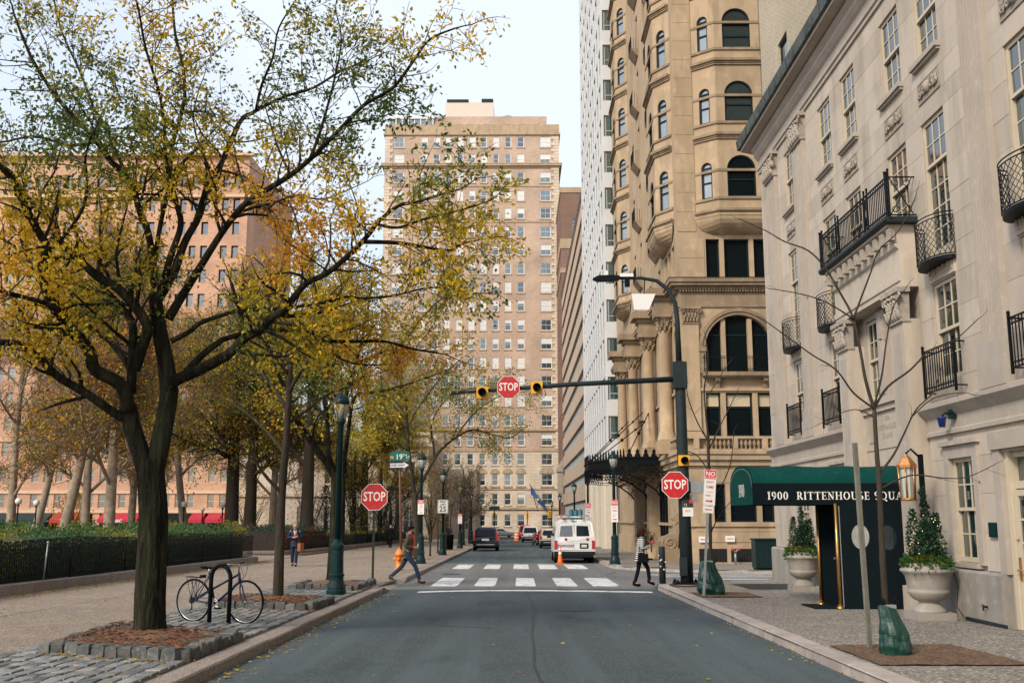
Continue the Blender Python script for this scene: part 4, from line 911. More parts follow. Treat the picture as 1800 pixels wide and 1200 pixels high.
MB().cyl((0, .02, 0), (0, -.06, 0), .02, n=8).cyl((0, -.05, .03), (0, -.05, -.06), .015, n=6).box(-.04, .04, -.06, -.045, .02, .035).build('spout', 'pole', TP)
# ================================================================== ORNATE SANDSTONE BUILDING ACROSS THE SIDE STREET
def facet_xf(a, b):
    d = Vector((b[0] - a[0], b[1] - a[1], 0)); l = d.length; d.normalize(); out = Vector((d.y, -d.x, 0))
    m = Matrix.Identity(4); m.col[0][:3] = d; m.col[1][:3] = -out; m.col[2][:3] = (0, 0, 1); m.col[3][:3] = (a[0], a[1], 0); return m, l
def offset(path, e):
    out = []; k = len(path); N = []
    for i in range(k - 1): d = Vector((path[i + 1][0] - path[i][0], path[i + 1][1] - path[i][1])).normalized(); N.append(Vector((d.y, -d.x)))
    for i in range(k):
        n = N[0] if i == 0 else N[-1] if i == k - 1 else (N[i - 1] + N[i]).normalized()
        c_ = 1.0 if i in (0, k - 1) else max(.35, n.dot(N[i])); out.append((path[i][0] + n.x * e / c_, path[i][1] + n.y * e / c_))
    return out
def ledge(mb, path, e, z0, z1, back=.04, mi=0): mb.prism(offset(path, e) + offset(path, -back)[::-1], z0, z1, 'z', mi)
OB = thing('ornate_stone_building', 'ornate tan sandstone building with curved oriels and columns across the side street', 'building', (7.4, 45.7, 0))
LS = 29.3
M_side, _ = facet_xf((0, LS), (0, 0))
FO = [(1.30, 1.93, 12.55, 14.39), (2.14, 3.3, 12.55, 14.39), (3.51, 4.14, 12.55, 14.39), (1.13, 4.21, 8.13, 10.81, 'a'), (1.09, 1.75, 5.27, 7.22), (1.98, 3.19, 5.27, 7.22), (3.42, 4.08, 5.27, 7.22), (1.3, 1.82, 1.47, 3.14), (2.02, 3.2, 1.47, 3.14), (3.42, 3.98, 1.47, 3.14)]
FO += [(o[0] + 5.0, o[1] + 5.0, *o[2:]) for o in FO]
mb = MB(); wall(mb, 0, 11, -.8, 46, FO, .35)
SO = []
ub = lambda Y: 45.7 + LS - Y
for Y in (52.3, 55.8, 59.3, 62.4):
    for k in range(8): SO.append((ub(Y) - .45, ub(Y) + .45, 15.6 + 3.65 * k, 17.9 + 3.65 * k))
for Y in (47.2, 48.3, 49.4, 51.9, 55.6, 58.0, 62.5, 65.5): SO.append((ub(Y) - .42, ub(Y) + .42, 12.55, 14.39))
for Y in (50.9, 57.0, 63.6): SO += [(ub(Y) - 1.1, ub(Y) + 1.1, 8.13, 10.6, 'a'), (ub(Y) - .95, ub(Y) + .95, 5.3, 7.3)]
for Y in (47.0,): SO += [(ub(Y) - .6, ub(Y) + .6, 8.3, 10.4, 'a'), (ub(Y) - .55, ub(Y) + .55, 5.3, 7.3), (ub(Y) - .3, ub(Y) + .3, 1.4, 3.2)]
SO += [(ub(53.5), ub(50.9), -.6, 3.6), (ub(60.0), ub(54.8), -.6, 3.6)]
mb.xf = M_side; wall(mb, 0, LS, -.8, 46, SO, .5); mb.xf = None
mb.quad((11, 0, -.8), (11, LS, -.8), (11, LS, 46), (11, 0, 46)); mb.quad((0, 0, 46), (11, 0, 46), (11, LS, 46), (0, LS, 46)); mb.quad((0, LS, -.8), (0, LS, 46), (11, LS, 46), (11, LS, -.8))
mb.build('wall', 'tanstone', OB)
bk = MB(); bk.box(.7, 10.5, .55, .6, 0, 45); bk.box(.62, .68, .6, LS - .3, 0, 45); bk.build('interior', 'room', OB)
# course joints of the big stones are real grooves' shadows: thin proud blocks on the plain corner strip
qb = MB().add([(0, 0, 0), (1, 0, 0), (1, 0, 1), (0, 0, 1), (0, 1, 0), (1, 1, 0), (1, 1, 1), (0, 1, 1)], [(0, 1, 2, 3), (0, 3, 7, 4), (1, 5, 6, 2), (3, 2, 6, 7), (0, 4, 5, 1)]).mesh('stone', 'tanstone')
z = 14.75
while z < 34:
    put('stone', qb, OB, (.02, -.03, z), scale=(.86, .04, .93)); z += .945
for (z0, z1, a, b) in ((12.56, 13.48, .02, 1.22), (13.49, 14.4, .02, 1.22), (3.2, 3.7, .5, 4.6), (.6, 1.05, .5, 4.6), (1.06, 1.4, .5, 4.6)):
    n = max(1, round((b - a) / 1.3))
    for k in range(n): put('stone', qb, OB, (a + (b - a) * k / n, -.03, z0), scale=((b - a) / n - .008, .04, z1 - z0 - .008))
# front windows
def glaze(parent, w, h, loc, rz=0.0, arch=False, mull=(), frame='tealframe', glass='glass', name='window', bars=(.48,)):
    key = ('gl', round(w, 2), round(h, 2), arch, tuple(mull), frame, glass, tuple(bars))
    if key not in CACHE:
        mb = MB(); f = .07; gm = MB()
        if arch:
            r = w / 2; zc = h - r; n = 18; P = lambda q, rr, y: (r - rr * cos(q), y, zc + rr * sin(q))
            for i in range(n):
                q0, q1 = pi * i / n, pi * (i + 1) / n; mb.add([P(q0, r, -.04), P(q1, r, -.04), P(q1, r - f, -.04), P(q0, r - f, -.04), P(q1, r - f, .05), P(q0, r - f, .05)], [(0, 1, 2, 3), (3, 2, 4, 5)])
            gm.add([(0, .02, 0), (w, .02, 0), (w, .02, zc)] + [P(pi - pi * i / n, r - .01, .02) for i in range(n + 1)] + [(0, .02, zc)], [tuple(range(n + 5))])
            hs = lambda x: zc + math.sqrt(max(0, r * r - (x - r) ** 2)) - .02; top = zc
        else: mb.box(0, w, -.04, .05, h - f, h); gm.quad((0, .02, 0), (w, .02, 0), (w, .02, h), (0, .02, h)); hs = lambda x: h - f; top = h - f
        mb.box(0, f, -.04, .05, 0, top); mb.box(w - f, w, -.04, .05, 0, top); mb.box(f, w - f, -.04, .05, 0, f)
        for x in mull: mb.box(x - .05, x + .05, -.05, .04, f, hs(x))
        for b in bars: mb.box(f, w - f, -.03, .04, h * b - .035, h * b + .035)
        CACHE[key] = (mb.mesh('window', frame), gm.mesh('pane', glass))
    a, b = CACHE[key]; o = put(name, a, parent, loc, rz); put('pane', b, o); return o
M['glass_k'] = glassmat('near_black_glass', (0.004, 0.008, 0.010), .06, .28); M['glass_k'].node_tree.nodes['Principled BSDF'].inputs['IOR'].default_value = 1.45
for s in (0, 5.0):
    for o in FO[:3]: glaze(OB, o[1] - o[0], o[3] - o[2], (o[0] + s, .2, o[2]), glass='glass_k', bars=())
    w_ = glaze(OB, 3.08, 2.68, (1.13 + s, .25, 8.13), arch=True, glass='glass_k', bars=(.66,), name='arched_window')
    mb = MB()
    for x in (.85, 2.06): mb.box(x - .1, x + .1, -.2, .02, 0, 2.5)
    mb.build('stone_mullion', 'tanstone', w_)
    for o in FO[4:7]: glaze(OB, o[1] - o[0], o[3] - o[2], (o[0] + s, .2, o[2]), glass='glass_k', bars=(.66,))
    for o in FO[7:10]: glaze(OB, o[1] - o[0], o[3] - o[2], (o[0] + s, .2, o[2]), glass='glass_k', bars=())
M['blind'] = mat('cream_blind', (0.55, 0.46, 0.32), .9, .15, 2, streak=.2)
for (a, b, z0, z1) in ((1.16, 1.68, 6.62, 7.14), (2.06, 3.1, 6.62, 7.14), (3.5, 4.0, 6.62, 7.14)): MB().box(a, b, .19, .2, z0, z1).build('blind', 'blind', OB)
mb = MB()
for i in range(16): mb.box(1.32 + i * .17, 1.41 + i * .17, .30, .33, 1.5, 3.0)
mb.build('curtain', mat('grey_curtain', (.22, .22, .21), .9, .3, 2), OB, kind='stuff')
# arch hood, balcony with corbels
mb = MB(); n = 22; cx, cz = 2.67, 9.27
for i in range(n):
    q0, q1 = pi * i / n, pi * (i + 1) / n; P = lambda q, r, y: (cx - r * cos(q), y, cz + r * sin(q))
    for r0, r1, y in ((1.54, 1.68, -.06), (1.68, 1.84, -.12)):
        mb.add([P(q0, r0, y), P(q1, r0, y), P(q1, r1, y), P(q0, r1, y), P(q0, r1, .02), P(q1, r1, .02), P(q0, r0, .02), P(q1, r0, .02)], [(0, 1, 2, 3), (3, 2, 5, 4), (1, 0, 6, 7)])
mb.box(.83, 1.13, -.1, .02, 8.1, 9.15); mb.box(.8, 1.15, -.16, .02, 9.1, 9.3); mb.box(4.21, 4.5, -.1, .02, 8.1, 9.15)
mb.build('arch_hood', 'tanstone_d', OB)
mb = MB(); mb.box(.95, 4.45, -.5, 0, 7.95, 8.12); mb.box(1.02, 4.38, -.42, 0, 7.88, 7.95); mb.build('balcony_slab', 'tanstone_d', OB)
for x in (1.6, 3.75): MB().prism([(0, 7.88), (-.36, 7.88), (-.34, 7.74), (-.16, 7.62), (-.1, 7.4), (0, 7.36)], x - .1, x + .1, 'x').build('corbel', 'tanstone_d', OB)
rail('balcony_railing', 1.0, 4.4, -.44, 8.16, .66, 30, parent=OB)
# classical mouldings round the corner
corner = [(0, LS), (0, 0), (11, 0)]
mb = MB()
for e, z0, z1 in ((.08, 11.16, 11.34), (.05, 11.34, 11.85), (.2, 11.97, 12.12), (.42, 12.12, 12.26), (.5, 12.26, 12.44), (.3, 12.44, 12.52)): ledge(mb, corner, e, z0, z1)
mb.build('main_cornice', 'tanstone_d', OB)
mb = MB(); x = .0
while x < 6: mb.box(x, x + .07, -.2, -.02, 11.86, 11.97); x += .13
y = .1
while y < 16: mb.box(-.2, -.02, y, y + .07, 11.86, 11.97); y += .16
mb.build('dentil_row', 'tanstone_d', OB, kind='stuff')
ledge_m = MB(); ledge(ledge_m, corner, .52, 12.44, 12.47); ledge_m.build('lead_flashing', 'pole', OB)
mb = MB()
for e, z0, z1 in ((.1, 7.3, 7.42), (.16, 3.95, 4.2), (.3, 4.2, 4.45), (.38, 4.45, 4.58), (.12, 1.28, 1.42), (.1, -.7, .5)): ledge(mb, corner, e, z0, z1)
mb.build('band_course', 'tanstone', OB)
for z, e in ((5.14, .3), (4.58, .3)):
    mb = MB(); ledge(mb, [(0, 12), (0, 0), (11, 0)], e, z, z + .1, back=-.1); mb.build('balustrade_rail', 'tanstone', OB)
bal = MB().lathe([(.06, 0), (.06, .04), (.035, .07), (.045, .12), (.085, .22), (.08, .27), (.04, .36), (.04, .40), (.06, .42), (.06, .46)], 10).mesh('baluster', 'tanstone_d')
for i in range(20):
    if i % 7 != 6: put('baluster', bal, OB, (1.05 + i * .19, -.2, 4.68))
for i in range(12): put('baluster', bal, OB, (-.2, .9 + i * .22, 4.68))
mb = MB()
for x in (.55, 2.27, 3.6, 4.9): mb.box(x - .12, x + .12, -.32, -.06, 4.68, 5.14)
mb.build('balustrade_pier', 'tanstone', OB, kind='stuff')
# corner pilasters
for x in (.13, 4.55):
    mb = MB(); mb.box(x, x + .7, -.14, .02, 5.24, 10.42); mb.box(x - .06, x + .76, -.2, .02, 5.24, 5.36); mb.box(x - .04, x + .74, -.18, .02, 5.5, 5.58); mb.build('pilaster', 'tanstone', OB)
    capital(OB, 0, 0, 0, .7, .74, 'tanstone_d', loc=(x + .35, -.14, 10.42))
capital(OB, 0, 0, 0, .6, .74, 'tanstone_d', rz=-pi / 2, loc=(-.1, .4, 10.42))
M['grille'] = mat('dark_basement_grille', (0.012, 0.013, 0.014), .7)
for a, b in ((.55, 1.75), (1.95, 3.5)):
    mb = MB(); mb.box(a, b, -.115, -.104, -.25, .32); gq = mb.build('basement_grille', 'grille', OB); k = MB(); x = a
    while x < b: k.box(x, x + .02, -.125, -.116, -.25, .32); x += .07
    k.build('bars', 'iron', gq, kind='stuff')
# oriels
def oriel(path, zb, z1, floors, wins, pitch=3.65, sill0=16.2):
    """wins: per facet (width, height) or None"""
    wallm, ledm = MB(), MB()
    for i in range(len(path) - 1):
        xf, l = facet_xf(path[i], path[i + 1]); wallm.xf = xf; o_ = []
        if wins[i]:
            ww, wh = wins[i]
            for k in range(floors): o_.append((l / 2 - ww / 2, l / 2 + ww / 2, sill0 + pitch * k, sill0 + pitch * k + wh, 'a'))
        wall(wallm, 0, l, zb + .7, z1, o_, .2)
        if wins[i]:
            d = xf.to_3x3().col[0]; rz = math.atan2(d.y, d.x)
            for k in range(floors):
                p = xf @ Vector((l / 2 - ww / 2, .1, sill0 + pitch * k))
                if ww > 1: glaze(OB, ww, wh, tuple(p), rz, arch=True, bars=(.42, .62) if k != 2 else (.3, .6), glass=('glass_k' if k % 3 == 0 else 'glass'))
                else: window(OB, tuple(p), ww, wh, 1, (1, 1), rz, frame='tealframe', glass='sky_glass', arch=True, fr=.075)
    wallm.xf = None; wallm.build('oriel_wall', 'tanstone', OB)
    for k in range(-1, floors):
        s = sill0 + pitch * k
        if k >= 0: ledge(ledm, path, .07, s - .12, s); ledge(ledm, path, .035, s + 1.22, s + 1.34)
        if k >= 0: ledge(ledm, path, .12, s - .78, s - .7); ledge(ledm, path, .2, s - .7, s - .58); ledge(ledm, path, .08, s - .86, s - .78)
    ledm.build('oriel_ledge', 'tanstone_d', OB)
    cb = MB(); rings = []; m = (Vector((*path[0], 0)) + Vector((*path[-1], 0))) / 2
    for q in range(7):
        a = q / 6; e = sin(a * pi / 2); rings.append([(m.x + (p[0] - m.x) * (.55 + .45 * e), m.y + (p[1] - m.y) * (.55 + .45 * e), zb + .72 * (1 - cos(a * pi / 2))) for p in offset(path, .1)])
        # pull towards the wall line at the bottom
        d = Vector((path[-1][0] - path[0][0], path[-1][1] - path[0][1])).normalized(); nrm = Vector((d.y, -d.x))
        rings[-1] = [(x - nrm.x * max(0, ((x - m.x) * nrm.x + (y - m.y) * nrm.y)) * (1 - e) * .9, y - nrm.y * max(0, ((x - m.x) * nrm.x + (y - m.y) * nrm.y)) * (1 - e) * .9, z_) for x, y, z_ in rings[-1]]
    k = len(path); vs_ = [p for r in rings for p in r]
    cb.add(vs_, [(i * k + j, i * k + j + 1, (i + 1) * k + j + 1, (i + 1) * k + j) for i in range(6) for j in range(k - 1)] + [tuple(range(k))[::-1]], 0, False)
    ledge(cb, path, .12, zb + .7, zb + .8); cb.build('oriel_corbel', 'tanstone', OB)
M['sky_glass'] = glassmat('pale_reflecting_glass', (0.20, 0.24, 0.27), .05, .9, .3)
oriel([(.92, 0), (1.85, -.75), (4.0, -.75), (4.95, 0)], 14.6, 46, 8, [(.55, 1.75), (1.32, 2.0), (.55, 1.75)])
oriel([(0, 5.5), (-.7, 4.5), (-.7, 1.9), (0, .9)], 14.6, 46, 8, [(.55, 1.9), (1.3, 2.0), (.62, 1.95)])
oriel([(0, 24.3), (-.7, 23.3), (-.7, 20.4), (0, 19.3)], 14.9, 46, 8, [(.55, 1.9), (1.4, 2.0), (.72, 1.95)])
for (Y, k) in [(Y, k) for Y in (52.3, 55.8, 59.3, 62.4) for k in range(8)]: window(OB, (.25, Y - 45.7 + .45, 15.6 + 3.65 * k), .9, 2.3, 1, (1, 1), -pi / 2, frame='tealframe', panes=True)
for Y in (47.2, 48.3, 49.4, 51.9, 55.6, 58.0, 62.5, 65.5): glaze(OB, .84, 1.84, (.25, Y - 45.7 + .42, 12.55), -pi / 2, glass='glass_k', bars=())
for Y in (50.9, 57.0, 63.6): glaze(OB, 2.2, 2.47, (.3, Y - 45.7 + 1.1, 8.13), -pi / 2, arch=True, mull=(.7, 1.5), glass='glass_k', bars=()); glaze(OB, 1.9, 2.0, (.3, Y - 45.7 + .95, 5.3), -pi / 2, mull=(.6, 1.3), glass='glass_k', bars=(.6,))
glaze(OB, 1.2, 2.1, (.3, 1.9, 8.3), -pi / 2, arch=True, glass='glass_k', bars=(.5,)); glaze(OB, 1.1, 2.0, (.3, 1.85, 5.3), -pi / 2, mull=(.55,), glass='glass_k', bars=(.6,))
mb = MB()
for Y in (52.3, 59.3):
    for k in range(6):
        y0 = Y - 45.7; z0 = 15.5 + 3.65 * k; mb.prism([(-.45, z0), (0, z0), (0, z0 - .5), (-.1, z0 - .45)], y0 - .7, y0 + .7, 'y')
mb.build('small_balcony', 'tanstone_d', OB, kind='stuff')
mb = MB()
for Y in (52.3, 59.3):
    for k in range(6):
        y0 = Y - 45.7; z0 = 15.5 + 3.65 * k; mb.box(-.44, -.42, y0 - .65, y0 + .65, z0 + .75, z0 + .78)
        for i in range(9): mb.box(-.44, -.42, y0 - .65 + i * .16, y0 - .63 + i * .16, z0, z0 + .76)
        for i in range(3): mb.box(-.42 + i * .14, -.4 + i * .14, y0 - .65, y0 - .63, z0, z0 + .76)
mb.build('small_balcony_rails', 'iron', OB, kind='stuff')
# columns with leafy capitals, and the deep entablature they carry
def column(x, y, r=.32):
    mb = MB(); mb.lathe([(r * 1.45, 5.2), (r * 1.45, 5.34), (r * 1.3, 5.36), (r * 1.36, 5.46), (r * 1.15, 5.52), (r * 1.2, 5.6), (r, 5.66), (r * 1.01, 7.2), (r * .86, 10.36), (r * .95, 10.4), (r * .95, 10.46)], 24, (x, y, 0)); mb.box(x - r * 1.5, x + r * 1.5, y - r * 1.5, y + r * 1.5, 4.6, 5.22)
    o = mb.build('column', 'tanstone', OB)
    if 'rcap' not in CACHE:
        k = MB(); k.lathe([(r * .8, 0), (r * .82, .4), (r * 1.15, .62), (r * 1.3, .66), (r * 1.3, .74)], 16)
        for row, (n, z0) in enumerate(((8, 0), (8, .2))):
            for i in range(n):
                q = 2 * pi * (i + .5 * row) / n; P = lambda rr, z_: (rr * cos(q), rr * sin(q), z_)
                k.tube([P(r * .85, z0), P(r * .98, z0 + .16), P(r * 1.1, z0 + .26), P(r * 1.3, z0 + .28), P(r * 1.33, z0 + .22)], [.07, .075, .06, .04, .02], 5)
        for i in range(4):
            q = pi / 4 + i * pi / 2
            k.tube([((r * 1.35 + .1 * (1 - j / 12) * cos(j * .8)) * cos(q), (r * 1.35 + .1 * (1 - j / 12) * cos(j * .8)) * sin(q), .58 + .1 * (1 - j / 12) * sin(j * .8)) for j in range(12)], .035, 5)
        k.box(-r * 1.5, r * 1.5, -r * 1.5, r * 1.5, .7, .76); CACHE['rcap'] = k.mesh('capital', 'tanstone_d')
    put('capital', CACHE['rcap'], o, (x, y, 10.42))
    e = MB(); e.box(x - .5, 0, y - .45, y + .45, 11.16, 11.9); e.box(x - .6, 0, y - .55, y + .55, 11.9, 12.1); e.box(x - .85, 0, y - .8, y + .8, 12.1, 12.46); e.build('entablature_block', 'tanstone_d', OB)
for x, Y in ((-.36, 48.2), (-.44, 53.8), (-.5, 60.5), (-.5, 67.0)): column(x, Y - 45.7)
mb = MB(); mb.box(-.95, .0, 7.2, 22.5, 4.0, 4.6); mb.build('portico_shelf', 'tanstone_d', OB)
# entrance piers, scroll console, dark panels painted as doorway shade
mb = MB(); mb.box(-.55, 0, 8.0, 8.9, -.7, 3.8); mb.box(-.62, 0, 7.95, 8.95, 2.9, 3.2); mb.box(-.6, -.55, 8.12, 8.78, .2, 2.6); mb.box(-.62, 0, 7.9, 9.0, -.7, .2); mb.build('entrance_pier', 'tanstone_d', OB)
mb = MB(); mb.box(-.55, 0, 14.2, 15.1, -.7, 3.8); mb.box(-.62, 0, 14.15, 15.15, 2.9, 3.2); mb.build('entrance_pier', 'tanstone_d', OB)
sc_ = MB(); sc_.box(-.95, .05, .9, 2.3, -.7, .3)
spi = [(-.55 + (.36 * (1 - i / 30)) * cos(i * .42 + 2.6), .55 + .30 * (1 - i / 30) * sin(i * .42 + 2.6)) for i in range(30)]
sc_.tube([(x, 1.0, z_) for x, z_ in spi], .05, 6); sc_.prism([(-.95, .3), (-.2, .3), (-.15, .9), (-.02, 1.35), (-.02, 1.5), (-.2, 1.35), (-.32, 1.0), (-.6, .86), (-.85, .8), (-.97, .6)], 1.0, 2.2, 'y')
sc_.ball((-.2, 1.3, 1.62), .17, 10, sz=.8); sc_.prism([(-.05, 1.45), (-.36, 1.5), (-.42, 1.62), (-.3, 1.72), (-.05, 1.9)], 1.15, 1.5, 'y'); sc_.build('scroll_console', 'tanstone_d', OB)
mb = MB(); mb.box(-.04, .02, 5.3, 7.75, -.6, 3.5); mb.build('entrance_shade_panel', 'glass_k', OB); mb = MB(); mb.box(-.04, .02, 9.15, 14.1, -.6, 3.5); mb.build('entrance_shade_panel', 'glass_k', OB); mb = MB()  # near-black panels over the openings stand in for the shade of the recess
for y in (5.4, 6.4, 7.3, 9.5, 10.3, 11.4, 12.3): mb.box(-.1, -.04, y, y + .1, -.6, 3.4)
mb.build('door_post', 'iron', OB, kind='stuff')
# iron marquee over the entrance
MQ = thing('iron_marquee', 'black iron marquee with spiked edge hung on chains over the pavement', 'marquee', (7.4, 51, 0))
ML = [(0, 12.2), (-2.2, 12.2), (-3.5, 9.0), (-3.5, 5.4), (-2.05, .0), (0, 0)]
mb = MB(); mb.prism(ML, 4.3, 4.62, 'z'); ledge(mb, ML, .06, 4.58, 4.66); ledge(mb, ML, .04, 4.24, 4.34); mb.build('roof', 'iron', MQ)
sp, lat, fr = MB(), MB(), MB()
for i in range(len(ML) - 1):
    a, b = Vector((*ML[i], 0)), Vector((*ML[i + 1], 0)); d = b - a; n = max(2, round(d.length / .42)); u = d.normalized(); q = Vector((u.y, -u.x, 0))
    for k in range(n):
        c_ = a + d * ((k + .5) / n)
        P = [(-.15, 0), (.15, 0), (.13, .12), (.07, .18), (.1, .26), (0, .42), (-.1, .26), (-.07, .18), (-.13, .12)]
        sp.add([tuple(c_ + u * x + Vector((0, 0, 4.66 + z_)) - q * .01) for x, z_ in P] + [tuple(c_ + u * x + Vector((0, 0, 4.66 + z_)) + q * .02) for x, z_ in P], [tuple(range(9)), tuple(range(17, 8, -1))] + [(j, (j + 1) % 9, (j + 1) % 9 + 9, j + 9) for j in range(9)])
        for e in (0, .5):
            c2 = a + d * ((k + e) / n); lat.tube([c2 + Vector((0, 0, 4.26)), c2 + u * .1 + Vector((0, 0, 4.08)), c2 + Vector((0, 0, 3.9)), c2 - u * .1 + Vector((0, 0, 4.08))], .018, 4, closed=True); lat.box(c2.x - .012, c2.x + .012, c2.y - .012, c2.y + .012, 3.72, 4.26)
        fr.tube([c_ + u * (.2 * cos(pi * j / 6)) + Vector((0, 0, 3.74 - .16 * sin(pi * j / 6))) for j in range(7)], .02, 4)
    lat.tube([a + Vector((0, 0, 3.9)), b + Vector((0, 0, 3.9))], .02, 4); lat.tube([a + Vector((0, 0, 3.74)), b + Vector((0, 0, 3.74))], .022, 4)
sp.build('spikes', 'iron', MQ, kind='stuff'); lat.build('lattice', 'iron', MQ, kind='stuff'); fr.build('fringe', 'iron', MQ, kind='stuff')
for y in (.3, 5.5, 11.8):
    mb = MB(); mb.tube([(-.05, y, 1.9), (-.12, y, 2.4), (-.5, y, 3.0), (-1.2, y, 3.5), (-1.9, y, 3.8)], .045, 6); mb.tube([(-.1, y, 3.6), (-.5, y, 3.1)], .03, 5)
    for j in range(4): mb.tube([(-.35 - j * .35 + .14 * (1 - i / 12) * cos(i * .7), y, 3.35 + j * .1 + .14 * (1 - i / 12) * sin(i * .7)) for i in range(12)], .022, 4)
    mb.build('bracket', 'iron', MQ)
for (a, b) in (((-1.9, .4, 4.7), (-.45, 2.6, 7.2)), ((-3.4, 5.6, 4.7), (-.5, 3.0, 7.4)), ((-3.4, 8.8, 4.7), (-.5, 9.6, 7.6)), ((-3.2, 4.6, 4.7), (-.45, 2.8, 6.8))):
    A, B = Vector(a), Vector(b); mb = MB(); mb.tube([A, B], .028, 5); c_ = A.lerp(B, .5); mb.ball(tuple(c_), .1, 6); mb.ball(tuple(A.lerp(B, .75)), .07, 6); mb.build('chain', 'iron', MQ)
# ================================================================== WHITE TOWER, BEIGE BLOCK, RED BRICK BLOCK
M['white_wall'] = mat('white_concrete', (0.60, 0.61, 0.62), .8, .08, .3)
M['grey_trim'] = mat('grey_blue_window_trim', (0.34, 0.38, 0.40), .6, .1, 1)
M['beige'] = mat('beige_panel', (0.47, 0.375, 0.285), .85, .12, .5, streak=.15)
M['glass_s'] = glassmat('smoked_strip_glass', (0.06, 0.065, 0.065), .1, .7, .5)
WT = thing('white_tower', 'white gridded apartment tower behind the sandstone building', 'building', (6.62, 76, 0))
TOPS = [41.8 - 2.97 * k for k in range(-4, 13)]
mb = MB(); wall(mb, 0, 9, 5.2, 58, [(.14, 1.57, t - 1.75, t) for t in TOPS] + [(3.0, 4.4, t - 1.75, t) for t in TOPS], .3)
xs, ln = facet_xf((0, 26), (0, 0)); mb.xf = xs; so = []
for i in range(10):
    for t in TOPS: so.append((.9 + i * 2.5, 2.6 + i * 2.5, t - 2.0, t + .1))
wall(mb, 0, 26, 5.2, 58, so, .14); mb.xf = None; mb.quad((9, 0, 0), (9, 26, 0), (9, 26, 58), (9, 0, 58)); mb.quad((0, 0, 5.2), (0, 26, 5.2), (9, 26, 5.2), (9, 0, 5.2)); mb.quad((0, 26, 5.2), (0, 26, 58), (9, 26, 58), (9, 26, 5.2)); mb.quad((0, 0, 58), (9, 0, 58), (9, 26, 58), (0, 26, 58))
mb.build('wall', 'white_wall', WT)
wf = MB().box(0, 1.43, -.02, .05, 0, .07).box(0, 1.43, -.02, .05, 1.68, 1.75).box(0, .2, -.02, .05, .07, 1.68).box(1.36, 1.43, -.02, .05, .07, 1.68).box(.2, 1.36, -.03, .06, .45, .53).mesh('window', 'grey_trim')
M['glass_t'] = glassmat('teal_tower_glass', (.012, .06, .066)); wg = MB().box(.2, 1.36, .02, .03, .07, 1.68).mesh('pane', 'glass_t')
for t in TOPS:
    o = put('window', wf, WT, (.14, .16, t - 1.75)); put('pane', wg, o)
sf = MB().box(0, 1.7, -.02, .04, 0, .08).box(0, .12, -.02, .04, .08, 2.1).box(.7, .76, -.02, .04, .08, 2.1).mesh('window', 'grey_trim'); sg = MB().box(0, 1.7, .0, .02, 0, 2.1).mesh('pane', 'glass_t')
for i in range(10):
    for t in TOPS[4:] if i > 5 else TOPS[2:]:
        o = put('window', sf, WT, (.1, 26 - (.9 + i * 2.5), t - 2.0), -pi / 2); put('pane', sg, o)
mb = MB()
for y in (.5, 2.4, 8, 14, 20): mb.box(-.1, .7, y, y + .8, -2, 5.2); mb.box(-.3, -.1, y + .2, y + .6, -2, 5.2)
mb.build('pier', mat('cream_pier', (.55, .50, .42), .7, .1, 1), WT, kind='stuff'); mb = MB(); mb.box(1.6, 1.7, 0, 26, -2, 5.2); mb.build('ground_floor_wall', mat('grey_stone_panel', (.25, .235, .21), .6, .2, 1), WT)
mb = MB(); mb.box(.75, 9, .15, .25, -2, 5.2); mb.build('side_stone_panel', mat('dark_stone_panel', (.13, .12, .105), .6, .25, 1), WT); mb = MB(); mb.box(1.5, 1.6, 3.2, 7.6, -.4, 3.9); mb.box(1.5, 1.6, 9.5, 13.5, -.4, 3.9); mb.build('shop_window', 'glass', WT, kind='stuff')
BB = thing('beige_block', 'long beige block with slanting looking dark window strips down the street', 'building', (6.8, 103, 0))
mb = MB(); mb.box(.35, 12, 0, 52, -2, 35); mb.build('core_wall', 'glass_s', BB)
for k in range(12):
    z0 = 3.4 + 2.72 * k; MB().box(0, .5, -.3, 52, z0, z0 + 1.62 if k < 11 else z0 + 2.2).box(0, 12, -.3, .0, z0, z0 + 1.62 if k < 11 else z0 + 2.2).build('spandrel', 'beige', BB)
mb = MB()
for k in range(12):
    for j in range(26): mb.box(.2, .36, j * 2.0, j * 2.0 + .14, 1.9 + 2.72 * k, 3.5 + 2.72 * k)
mb.build('mullions', 'grey_trim', BB, kind='stuff'); MB().box(0, .5, -.3, 52, -2, .8).box(-.1, .45, -.35, 52, 35.0, 35.5).build('parapet', 'beige', BB)
mb = MB(); mb.box(-.12, .5, -.3, 52, 35.1, 35.7); mb.build('coping', 'pole', BB)
M['brick_red'] = brickmat('dark_red_brick', (0.20, 0.105, 0.075), (0.15, 0.08, 0.06), (0.24, 0.19, 0.15), .5, .17, bump=0)
RB = thing('red_brick_block', 'dark red brick block with pale bands between the tan tower and the beige block', 'building', (6.9, 158, 0))
so = [(1.9 + 3.0 * i, 3.1 + 3.0 * i, 49.0 - 3.9 * k - 2.3, 49.0 - 3.9 * k) for i in range(3) for k in range(12)]
mb = MB(); wall(mb, 0, 12, -3, 53.5, so, .3); x_, l_ = facet_xf((0, 18), (0, 0)); mb.xf = x_; s2 = [(1 + 3.4 * i, 2.4 + 3.4 * i, 49 - 3.9 * k - 2.3, 49 - 3.9 * k) for i in range(5) for k in range(12)]; wall(mb, 0, 18, -3, 53.5, s2, .3); mb.xf = None
mb.quad((0, 0, 53.5), (12, 0, 53.5), (12, 18, 53.5), (0, 18, 53.5)); mb.build('wall', 'brick_red', RB)
for a, b, c_, d in so[:36]: window(RB, (a, .15, c_), 1.2, 2.3, 2, (2, 2), frame='white', panes=False)
mb = MB(); mb.box(.3, 11.8, .25, .3, 0, 52); mb.box(.25, .3, .3, 17.8, 0, 52); mb.build('glazing', 'glass', RB)
